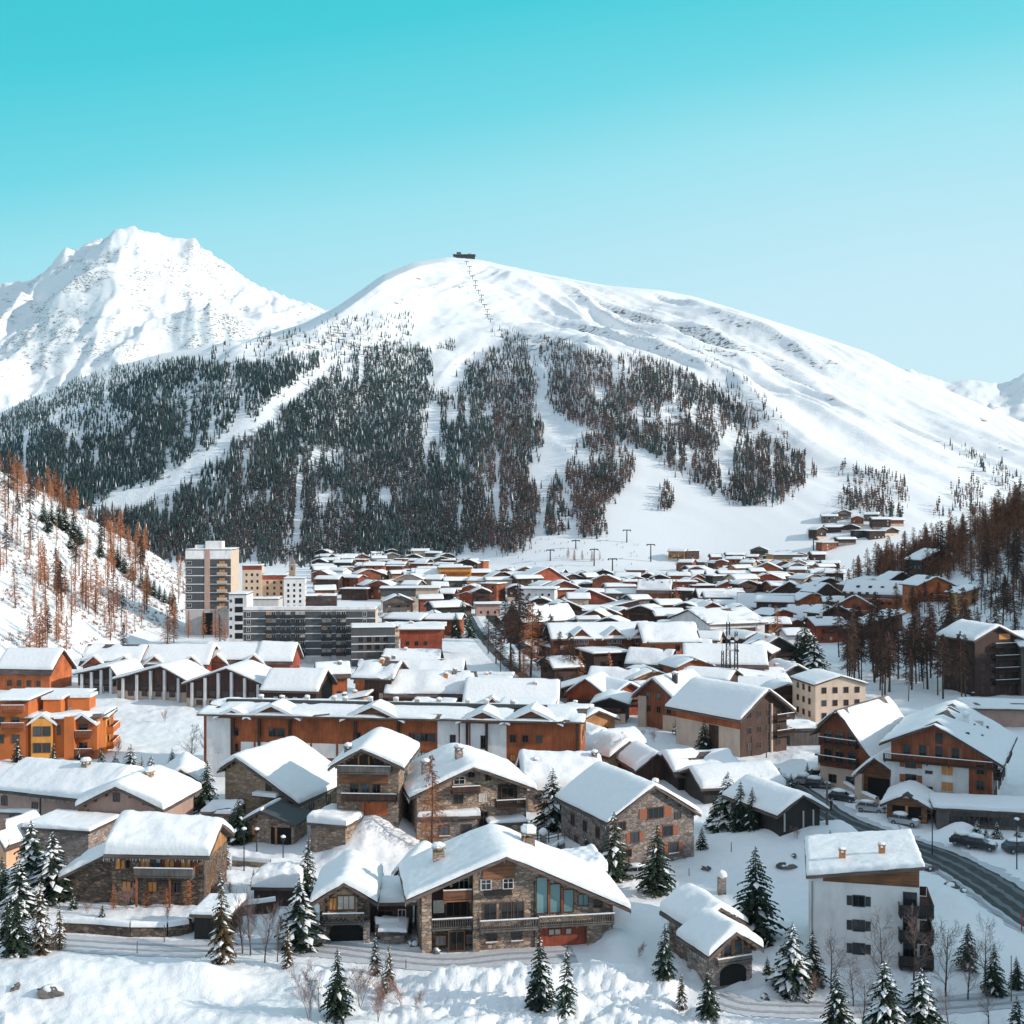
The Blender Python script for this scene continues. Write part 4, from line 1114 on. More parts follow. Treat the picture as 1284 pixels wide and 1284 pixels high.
h.rows('F', 1, 8, 1.2, 1.1, 0.6, 2.5)
# F12 chalet with steep long roof
h = House(1066, 990, 62, 18, 72, 98, 'y', -40, -0.35, 30, 'wood', 'chalet', 'timber chalet whose bare patched snow roof sweeps nearly to ground', 'chalet', ov=1.2, ovg=1.5, snow=0.3, detail=1)
k = h.k
h.slab('plaster_base', 'F', -h.W / 2 + 0.05, h.W / 2 - 0.05, -0.2, 3.2, 'beige', 0.06)
for v in (4.2, 7.2): h.balcony('F', -h.W / 2 + 0.3, 1.5, v, 1.3, 1.0, 'dark'); [h.window('F', u, v, 1.3, 1.9, out=0.01) for u in (-3.8, -1.8, 0.4)]
for u in (-3, 0, 3): h.window('F', u, 0.8, 1.2, 1.2, out=0.06)
mb = MB(); X = 2.0; Y = 9; z = h.zw(X, 0) + 0.3
for (dx, dy, sx, sy) in ((0, 0, 1.4, 1.8), (1.0, 1.6, 0.8, 1.0), (1.9, -0.6, 0.5, 0.5), (2.2, 1.1, 0.5, 0.6)):
    zz = h.zw(X + dx, 0) + 0.36; s_ = h.sr
    mb.quad((X + dx - sx, Y + dy - sy, zz + sx * s_ + 0.2), (X + dx + sx, Y + dy - sy, zz - sx * s_ + 0.2), (X + dx + sx, Y + dy + sy, zz - sx * s_ + 0.2), (X + dx - sx, Y + dy + sy, zz + sx * s_ + 0.2))
mb.build('bare_patch', 'roofdark', h.roof)
h = House(1104, 1003, 44, 9, 30, 52, 'y', -32, -0.2, None, 'planks', 'porch', 'entrance wing on stout stone columns below the sweeping roof chalet', 'porch', ov=1.0, ovg=1.4, snow=0.4, detail=1)
h.slab('opening', 'F', -h.W * 0.3, h.W * 0.42, 0, 3.4, 'void', 0.05); h.slab('column', 'F', -h.W / 2 - 0.4, -h.W / 2 + 0.7, -0.5, 4.0, 'beige', 1.1, 0.2); h.slab('column', 'F', 1.8, 2.9, -0.5, 4.0, 'beige', 1.1, 0.2)
h = House(1046, 968, 34, 8, 18, 18, 'flat', -40, 0, None, 'beige', 'garage', 'stone faced garage with snow lid beside the sweeping roof chalet', 'garage', ov=0.4, snow=0.5, detail=1)
# F13 - F15
h = House(1054, 905, 66, 12, 46, 56, 'y', 10, 0, None, 'cream', 'apartment_block', 'cream plastered block with shuttered windows on three storeys', 'apartment block', ov=0.5, ovg=0.4, snow=0.3, detail=1)
h.rows('F', 3, 4, 0.9, 1.1, 0.8, 2.7, 0.06, shutters=None); h.rows('L', 3, 3, 0.9, 1.1, 0.8, 2.7)
h = House(958, 945, 68, 17, 52, 80, 'y', 36, 0, 52, 'dark', 'chalet', 'tall dark brown chalet with pale stone flank and wide snow roof', 'chalet', ov=1.6, ovg=1.4, snow=0.6, detail=1)
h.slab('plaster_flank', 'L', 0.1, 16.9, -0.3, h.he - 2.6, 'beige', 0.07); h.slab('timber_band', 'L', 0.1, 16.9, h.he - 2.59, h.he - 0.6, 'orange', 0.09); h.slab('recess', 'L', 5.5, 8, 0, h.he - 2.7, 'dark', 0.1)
h.rows('F', 3, 4, 0.9, 1.1, 1.2, 2.9, 0.08); h.balcony('F', h.W * 0.18, h.W / 2 + 0.9, 3.2, 1.3, 1.0, 'dark'); h.balcony('F', h.W * 0.18, h.W / 2 + 0.9, 6.2, 1.3, 1.0, 'dark')
h.slab('corner_post', 'F', h.W * 0.13, h.W * 0.16, 0, h.he + 1.5, 'beige', 0.4)
h = House(1010, 935, 40, 8, 20, 20, 'flat', 5, 0, None, 'grey', 'shed', 'grey boarded shed with flat snow roof beside the dark brown chalet', 'shed', ov=0.5, snow=0.5, detail=1)
h = House(826, 914, 46, 14, 42, 62, 'y', -38, -0.2, 34, 'wood', 'chalet', 'brown chalet with stone columns and one broad sunlit roof plane', 'chalet', ov=1.2, ovg=1.2, snow=0.65, detail=1)
h.slab('column', 'F', -h.W / 2 + 0.1, -h.W / 2 + 2.0, -0.3, h.he - 0.4, 'beige', 0.5); h.slab('plaster_base', 'F', 1.0, h.W / 2 - 0.1, -0.2, 3.0, 'cream', 0.08)
h.rows('F', 2, 3, 0.9, 1.2, 3.4, 2.8); h.chimney(1.5, 4, 2.2, 0.9, 'darkmetal')
h = House(868, 912, 34, 8, 32, 32, 'flat', -20, 0, None, 'dark', 'wing', 'dark timber wing with windows between two brown chalets', 'annex', ov=0.6, snow=0.5, detail=1); h.rows('F', 2, 3, 1.0, 1.2, 1, 2.8)
# barns in the shade
h = House(1003, 1040, 56, 11, 24, 42, 'y', 24, 0, None, 'black', 'barn', 'black timber barn with pale posts nearest the dark road', 'barn', ov=1.0, ovg=0.8, snow=0.6, detail=1)
for q in (-2.6, 0.4, 2.0): h.slab('post', 'F', q, q + 0.18, 0, 2.4, 'concrete', 0.15)
h = House(930, 1006, 96, 10, 20, 34, 'x', 10, 0, None, 'black', 'barn', 'black barn with long snow roof behind the clump of spruces', 'barn', ov=0.9, snow=0.75, detail=1)
h = House(888, 988, 78, 9, 19, 36, 'x', 16, 0, None, 'black', 'barn', 'black barn under a rounded bluish snow roof behind stone house', 'barn', ov=0.9, snow=0.9, detail=1)
h = House(822, 978, 44, 10, 16, 32, 'y', 14, 0, None, 'dark', 'barn', 'brown gabled barn behind the stone house with red shutters', 'barn', ov=0.9, snow=0.8, detail=1)
h = House(786, 966, 46, 8, 20, 36, 'y', 30, 0, None, 'stonewarm', 'chalet', 'little warm stone chalet with pillow roof behind the domed snow roof', 'chalet', ov=0.7, snow=0.8, detail=1); h.rows('F', 1, 2, 0.8, 1, 1, 2.6); h.chimney(2, 4, 0.9, 0.7, 'peach')
h = House(752, 946, 42, 8, 18, 30, 'y', 28, 0, None, 'stone', 'chalet', 'little stone chalet with thick snow beside the orange gable end', 'chalet', ov=0.7, snow=0.8, detail=1)
h = House(748, 926, 48, 9, 22, 34, 'y', 30, 0, None, 'warm', 'chalet', 'honey timber chalet behind the orange gable end of long block', 'chalet', ov=0.8, snow=0.7, detail=1); h.rows('F', 1, 3, 0.8, 1, 1, 2.6)
h = House(778, 952, 56, 8, 16, 28, 'x', 20, 0, None, 'warm', 'chalet', 'low honey coloured chalet with long rounded snow roof', 'chalet', ov=0.8, snow=0.9, detail=1)
# left side houses
h = House(58, 1050, 150, 12, 54, 76, 'x', -22, 0, None, 'pink', 'house', 'long rose plastered house with chimney and broad white roof', 'house', ov=0.9, snow=0.75, detail=2)
k = h.k
for u, v in ((-6, 1.5), (-2, 3.4), (3.5, 2.6), (6.6, 2.8), (-7.5, 3.8)): h.window('F', u, v, 0.9, 1.2, 'framewood', 'glass', 'bars')
h.slab('drainpipe', 'F', -1.1, -0.95, 0, h.he - 0.5, 'darkmetal', 0.12); h.chimney(2.5, 5, 1.0, 1.0, 'stonewarm', snow=0.5); h.slab('shutter', 'F', -5.1, -4.7, 1.5, 2.7, 'warm', 0.09)
h = House(153, 1066, 100, 10.5, 54, 78, 'y', -9, -0.1, None, 'pink', 'house', 'rose plastered gable house with drainpipe and chimney', 'house', ov=0.9, ovg=0.9, snow=0.85, detail=2)
for u, v in ((-0.8, 6.5), (-2.2, 3.6), (3.2, 3.8), (1.6, 3.9), (-1.6, 1.2), (2.2, 1.4)): h.window('F', u, v, 0.8, 1.0, 'framewood', 'glass', 'bars', sill=u > 1)
h.slab('drainpipe', 'F', -h.W / 2 + 0.5, -h.W / 2 + 0.64, -0.5, h.he - 0.5, 'darkmetal', 0.13); h.chimney(1.2, 5.5, 1.0, 1.0, 'stonewarm', snow=0.6)
h = House(72, 1082, 84, 7, 40, 40, 'flat', -12, 0, None, 'stonegrey', 'garage', 'flat roofed stone garage under the long rose house', 'garage', ov=0.5, snow=0.5, detail=2)
h = House(25, 1046, 60, 6, 24, 28, 'mono', -20, 0, None, 'terracotta', 'garage', 'small brick red shed with curled snow roof before the long rose house', 'shed', ov=0.5, snow=0.7, detail=1)
h = House(-4, 1086, 28, 6, 30, 52, 'y', -20, 0, None, 'peach', 'hut', 'honey gabled hut beside the snowy spruces, cut by the picture edge', 'hut', ov=0.6, snow=0.6, detail=1)
h = House(227, 1018, 44, 9, 34, 52, 'y', 12, 0, None, 'planks', 'chalet', 'small square timber chalet standing before the open snowfield', 'chalet', ov=0.7, snow=0.8, detail=2); h.window('F', 0, 3.6, 0.8, 0.9)

# ================================================================== larger blocks of the village
# orange stepped block on the left
def block(px, py, w, hgt, L, wall, label, rot=0, snow=0.35, name='apartment_block', ov=0.3, cat='apartment block', detail=1):
    return House(px, py, w, L, hgt, hgt, 'flat', rot, 0, None, wall, name, label, cat, ov=ov, snow=snow, detail=detail)
h = House(30, 866, 68, 11, 24, 48, 'x', -8, 0, None, 'orange', 'chalet', 'orange timber chalet with square white roof above terracotta block', 'chalet', ov=1.0, snow=0.8, detail=1); h.rows('F', 1, 4, 1.0, 1.3, 1.2, 2.8)
h = block(56, 908, 90, 34, 9, 'terracotta', 'upper tier of terraces behind the terracotta block with ochre bay', 0); h.rows('F', 1, 6, 1.6, 1.6, 4.2, 3, glass='glass')
h = block(10, 952, 50, 72, 12, 'terracotta', 'terracotta block five storeys high cut by the picture edge', 2); h.rows('F', 3, 2, 1.2, 1.4, 3, 3.2)
for v in (5.8, 9.0): h.balcony('F', -h.W * 0.1, h.W * 0.46, v, 1.4, 1.0, 'wood', 'solid')
h = block(78, 950, 86, 49, 10, 'terracotta', 'terracotta block with ochre bay and little timber gables', 3, 0.5, ov=0.7); k = h.k
h.slab('bay', 'F', -h.W * 0.42, -h.W * 0.12, -0.2, 7.3, 'ochre', 0.9); h.slab('stair_bay', 'F', h.W * 0.06, h.W * 0.2, -0.2, 7.6, 'terracotta', 1.3)
for u in (-h.W * 0.33, -h.W * 0.2):
    for v in (1.2, 4.2): h.window('F', u, v, 1.3, 1.6, 'framewood', 'glass', 'bars', out=0.9)
for v in (0.9, 4.2): h.window('F', h.W * 0.3, v, 1.4, 1.8, 'framewood', 'glass'); h.balcony('F', h.W * 0.21, h.W * 0.45, v - 0.1, 1.3, 1.0, 'wood', 'solid')
h.window('F', -0.6, 4.2, 0.5, 1.6, 'framewood', 'glass'); h.slab('snow_ledge', 'F', -h.W * 0.1, h.W * 0.06, 7.2, 7.5, 'roofsnow', 0.9)
pediment(h, -h.W * 0.27, 4.4, 1.5, 1.2, 'planks', v=h.he - 0.9); pediment(h, h.W * 0.3, 4.2, 1.5, 1.2, 'planks', v=h.he - 0.9)
for u, y in ((-h.W * 0.25, 4), (h.W * 0.12, 6)): mb = MB(); mb.box(u - 1.6, u + 1.6, y, y + 4, h.he + 0.2, h.he + 2.9, 0); mb.box(u - 1.9, u + 1.9, y - 0.3, y + 4.3, h.he + 2.903, h.he + 3.4, 1); mb.build('penthouse', ['terracotta', 'roofsnow'], h.roof)
h = block(121, 946, 22, 45, 8, 'ochre', 'sunny ochre end of the terraced block with stacked balconies', 8, 0.45, ov=0.6); k = h.k  # ochre wall colour carries the sunlit yellow of this end
for v in (1.2, 4.0): h.balcony('R', 0.5, 7.5, v, 1.3, 1.0, 'terracotta', 'solid'); h.window('R', 2.3, v, 1.6, 1.9); h.window('R', 5.6, v, 1.6, 1.9)
h.window('F', 0, 4.3, 1.5, 1.6); h.window('F', 0, 1.3, 1.5, 1.6)

# dark timber row with white fins
def finned(px, py, w, he, hr, off, label, n, rot=-11, her=None):
    h = House(px, py, w, 12, he, hr, 'y', rot, off, her, 'beige', 'terraced_house', label, 'terraced house', 'terraced houses with white fins', ov=0.9, ovg=0.9, snow=0.6, detail=1)
    b = h.he * 0.42
    h.gable('dark', b)
    for i in range(n):
        u = -h.W / 2 + h.W * (i + 0.5) / n
        h.slab('fin', 'F', u - 0.3, u + 0.3, -0.4, h.zw(u, 0) - 0.15, 'white', 0.7)
        if i < n - 1:
            q = u + h.W / n * 0.5
            h.window('F', q, 0.8, 1.3, 1.0, 'framewood', 'glass', 'bars'); h.window('F', q, b + 0.6, 1.3, 1.0, 'framewood', 'glass', 'bars', out=0.08)
    return h
finned(122, 870, 52, 24, 34, 0.75, 'terraced house with white fins nearest the ochre balconies', 4)
finned(190, 877, 92, 24, 41, 0.3, 'second finned terraced house with a peaked roof over dark boards', 5)
finned(283, 889, 104, 30, 50, 0.05, 'widest finned terraced house with central peak and six white fins', 6)
h = House(364, 897, 66, 12, 32, 52, 'x', -9, 0, None, 'dark', 'terraced_house', 'dark boarded end house of the finned row with ochre base', 'terraced house', 'terraced houses with white fins', ov=1.0, snow=0.75, detail=1)
h.slab('plaster_base', 'F', -h.W / 2 + 0.05, h.W / 2 - 0.05, -0.3, 2.3, 'ochre', 0.07); h.rows('F', 1, 4, 0.8, 1.0, 3.0, 3, frame='framewhite', glass='lace'); h.rows('F', 1, 4, 0.9, 1.0, 0.8, 3)
# red timber row behind it
for px, py, w, off, lab in ((138, 852, 70, 0, 'short red timber row house with gable beside the larch slope'), (218, 852, 84, 0, 'middle red timber row house behind the white fins'), (296, 850, 84, 0, 'red timber row house below the white stair tower'), (344, 850, 40, 0, 'tall end house of red timber row with bright gable')):
    h = House(px, py, w, 11, 20, 40, 'x', -4, 0, None, 'red', 'row_house', lab, 'row house', 'red timber row houses', ov=0.9, snow=0.7, detail=1)
    if w > 60:
        for q in (-0.28, 0.28): pediment(h, q * h.W, 6.0, 2.4, 3, 'orange', v=h.he - 0.6)
    h.rows('F', 1, 5, 0.9, 1.1, 1.2, 3)
    if w < 60: h.rows('R', 1, 3, 0.9, 1.1, 1.2, 3)

# the long orange and white block
h = House(487, 978, 478, 13, 78, 84, 'x', -7, 0, None, 'orange', 'apartment_block', 'long low apartment block of orange boards and white panels', 'apartment block', ov=1.3, ovg=0.8, snow=0.32, detail=1)
k = h.k; cs = math.cos(h.rot); U = lambda p: (p - 487) * k / cs * (1 + (p - 487) * 0.00005); W2 = h.W / 2
Zt = h.he - 0.35; Zm = h.he * 0.56
def wpan(a, b, z0, z1, mat='white'): h.slab('white_panel' if mat == 'white' else 'panel', 'F', max(U(a), -W2 + 0.03), U(b), z0, z1, mat, 0.08)
wpan(249, 281, -0.3, Zt); wpan(549, 575, -0.3, Zt); wpan(577, 588, -0.3, Zt); wpan(590, 634, -0.3, Zt)
a = 294
for b in (312, 347, 386, 420, 456, 490, 511): wpan(a + 1, b, Zm - 2.4, Zm, 'white'); a = b + 2
for q in (285, 320, 360, 445, 500, 586, 610, 720): h.slab('post', 'F', U(q) - 0.2, U(q) + 0.2, 0, Zt, 'dark', 0.5)
for q, z in ((337, 0.66), (348, 0.66), (447, 0.62), (484, 0.62), (287, 0.66), (287, 0.4)): h.window('F', U(q), h.he * z, 1.2, 1.3, 'framewood', 'glass', 'bars', out=0.02)
for q in (517, 525, 533, 542):
    h.window('F', U(q), h.he * 0.64, 1.0, 1.2, 'framewood', 'glass', 'bars'); h.window('F', U(q), h.he * 0.34, 1.0, 1.2, 'framewood', 'lace', 'bars')
for q in (568, 606): h.window('F', U(q), h.he * 0.55, 0.8, 2.0, 'framewood', 'glass', 'bars', out=0.09)
for q in (642, 657, 674):
    h.window('F', U(q), h.he * 0.66, 0.9, 1.1, 'framewood', 'glass', 'bars'); h.window('F', U(q), h.he * 0.36, 0.8, 1.0, 'framewood', 'amberfill', 'bars')
for q, w in ((286, 5.5), (338, 9), (468, 10), (606, 8), (665, 9.5)):
    d = pediment(h, U(q), w, w * 0.23, 4.5, 'planks', v=h.he - 0.5)
for q in range(12):
    h.chimney(U(300 + q * 30 + random.uniform(-6, 6)), 9 + random.uniform(-2, 2.5), 1.0, 0.8, 'concrete', False, 0.3)
h.slab('sunlit_end', 'R', 0.1, 13.9, h.he - 4.0, h.he - 0.6, 'warm', 0.08)  # honey panel paints the sunlit brightness onto this end wall
for q in (3, 7, 11): h.window('R', q, h.he - 3.4, 1.0, 1.4, out=0.08); h.window('R', q, 1.5, 1.0, 1.4)
mb = MB(); mb.box(-W2 + 2, W2 - 6, 5.2, 6.2, h.zw(0, 5.2) + 0.5, h.zw(0, 5.6) + 1.0); mb.build('roof_rail', 'roofdark', h.roof)
h = block(541, 912, 52, 26, 9, 'cream', 'flat cream penthouse with two dark windows behind the long block', -3); h.rows('F', 1, 3, 2.0, 1.4, 1.0, 3, frame='framewood')
h = block(658, 918, 68, 28, 12, 'stonewarm', 'flat rubble stone house with round stone parapet behind long block', -6, 0.6); h.window('F', 0, 0.8, 2.6, 0.8, 'framewood', 'void'); h.chimney(-2, 3, 0.5, 0.6, 'concrete', False); h.chimney(2, 3, 0.5, 0.6, 'concrete', False)

# grey slab and towers
def tower(px, py, w, hgt, L, wall, label, rot=0, floors=7, bands=True, **kw):
    h = block(px, py, w, hgt, L, wall, label, rot, 0.25, ov=0.15, **kw)
    h.fl = h.he / floors
    return h
h = tower(261, 796, 56, 106, 17, 'slate', 'grey clad tower of ten storeys with orange balconies and white floor lines', 3, 10)
f_ = h.fl
for i in range(3, 10): h.slab('floor_line', 'F', -h.W / 2, h.W / 2, i * f_ - 0.15, i * f_ + 0.15, 'white', 0.12)
h.slab('white_top', 'F', -h.W / 2, h.W / 2, h.he - 1.0 * f_ + 0.16, h.he - 0.02, 'white', 0.1); h.slab('white_base', 'F', -h.W / 2, h.W / 2, -1, 3 * f_ - 0.16, 'concrete', 0.1)
h.slab('shaft', 'F', -h.W * 0.08, h.W * 0.04, 3 * f_, h.he + 0.5, 'pink', 0.2)
for i in range(3, 9):
    h.balcony('F', h.W * 0.2, h.W * 0.42, i * f_ + 0.3, 0.9, 1.0, 'beige', 'solid', False); h.window('F', h.W * 0.31, i * f_ + 0.5, 2.2, 1.7, 'framewood', 'amberfill', 'bars')
    h.window('F', -h.W * 0.42, i * f_ + 0.9, 1.6, 1.2, 'framewhite', 'glass', 'bars')
h.slab('dark_door', 'F', -h.W * 0.12, h.W * 0.1, 0, 2.6 * f_, 'void', 0.15)
h.slab('cream_side', 'R', 0.05, 16.9, -1, h.he - 0.03, 'cream', 0.08); h.rows('R', 9, 3, 1.3, 1.4, 2.4, f_, 0.08, far=True)
mb = MB(); mb.box(-2, 4, 5, 11, h.he + 0.2, h.he + 3.2); mb.box(-6, -3, 6, 9, h.he + 0.2, h.he + 1.8); mb.build('lift_housing', 'white', h.roof)
h = tower(298, 812, 22, 66, 12, 'white', 'white stair tower with dark loggias joined to the grey slab', 2, 6)
for i in range(1, 6): h.farwin('F', 0.4, i * h.fl, 2.6, 1.9, 'void'); h.farwin('F', -2.2, i * h.fl + 0.4, 0.8, 1.0)
h = tower(388, 832, 164, 66, 12, 'slate', 'long grey slab block with white floor lines and rows of balconies', 3, 7)
f_ = h.fl
for i in range(1, 8): h.slab('floor_line', 'F', -h.W / 2, h.W / 2, i * f_ - 0.14, i * f_ + (0.1 if i < 7 else 1.2), 'white', 0.12)
for i in range(1, 7):
    for u in (-0.29, -0.18, -0.07, 0.13, 0.24):
        h.balcony('F', u * h.W - 1.5, u * h.W + 1.5, i * f_ + 0.25, 0.9, 0.9, 'darkmetal', 'solid', False)
        h.window('F', u * h.W - 0.75, i * f_ + 0.5, 1.1, 1.5, 'framewhite', random.choice(['glass', 'lace', 'amberfill']), 'bars'); h.window('F', u * h.W + 0.75, i * f_ + 0.5, 1.1, 1.5, 'framewhite', random.choice(['glass', 'lace']), 'bars')
    h.window('F', -0.46 * h.W, i * f_ + 0.6, 1.0, 1.2, 'framewhite', 'glass'); h.window('F', 0.42 * h.W, i * f_ + 0.6, 1.0, 1.2, 'framewhite', 'glass')
h.slab('ground_floor', 'F', -h.W / 2, h.W / 2, -1, f_ - 0.15, 'concrete', 0.1); h.rows('F', 1, 18, 1.3, 1.3, 0.7, 3, 0.02, far=True)
h.slab('white_end', 'F', -h.W / 2, -h.W * 0.40, -1, f_ * 2.6, 'white', 0.2)
h.slab('cream_side', 'R', 0.05, 11.9, -1, h.he - 0.03, 'cream', 0.08); h.rows('R', 6, 3, 1.4, 1.4, 1.6, f_, far=True)
h = tower(326, 800, 46, 48, 10, 'concrete', 'pale concrete block rising behind the grey slab', 2, 5); h.rows('F', 4, 4, 1.2, 1.3, 1, 3, far=True)
h = tower(468, 836, 54, 48, 13, 'slate', 'low stepped grey block with cream balconies at the slab end', 8, 5)
for i in range(1, 5): h.slab('floor_line', 'F', -h.W / 2, h.W / 2, i * h.fl - 0.14, i * h.fl + 0.1, 'white', 0.12); h.balcony('R', 0.5, 12, i * h.fl, 1.3, 1.0, 'cream', 'solid', False)
for i in range(4): h.rows('F', 1, 4, 1.2, 1.4, i * h.fl + 0.6, 3, glass='glass')
h.slab('cream_side', 'R', 0.05, 12.9, -1, h.he - 0.03, 'cream', 0.08); h.rows('R', 4, 3, 1.4, 1.5, 0.9, h.fl)
for px, py, w, hg, wall, lab in ((316, 768, 24, 58, 'cream', 'slim cream tower with red parapet next to the grey tower'), (344, 772, 30, 50, 'peach', 'peach rendered block with red parapet beside the cream tower'), (369, 774, 26, 48, 'white', 'plain white block beside the peach rendered one')):
    h = tower(px, py, w, hg, 11, wall, lab, 6, 7); h.rows('F', 6, 3, 0.9, 1.2, 1.5, h.fl, 0.08, far=True); h.rows('R', 6, 2, 1.0, 1.2, 1.5, h.fl, far=True)
    if wall != 'white': h.slab('parapet', 'F', -h.W / 2, h.W / 2, h.he - 1.6, h.he - 0.05, 'red', 0.1)
h = tower(399, 772, 44, 24, 12, 'dark', 'dark glazed hall with level snow roof behind the white block', 6, 3); h.rows('F', 3, 6, 1.6, 1.2, 0.8, h.fl, far=True)

# church
h = House(366, 728, 7, 5, 19, 19, 'flat', 4, 0, None, 'stonewarm', 'church_tower', 'stone church tower with a pointed spire among distant roofs', 'church tower', ov=0.3, snow=0.2, detail=0)
mb = MB(); w_ = h.W * 0.55
for i in range(4):
    a = [(-w_, h.L / 2 - w_), (w_, h.L / 2 - w_), (w_, h.L / 2 + w_), (-w_, h.L / 2 + w_)]
    mb.tri((*a[i], h.he + 0.4), (*a[(i + 1) % 4], h.he + 0.4), (0, h.L / 2, h.he + 7))
mb.build('spire', 'stonegrey', h.root); h.farwin('F', 0, h.he - 3, 1.0, 2.2); h.farwin('R', h.L / 2, h.he - 3, 1.0, 2.2)

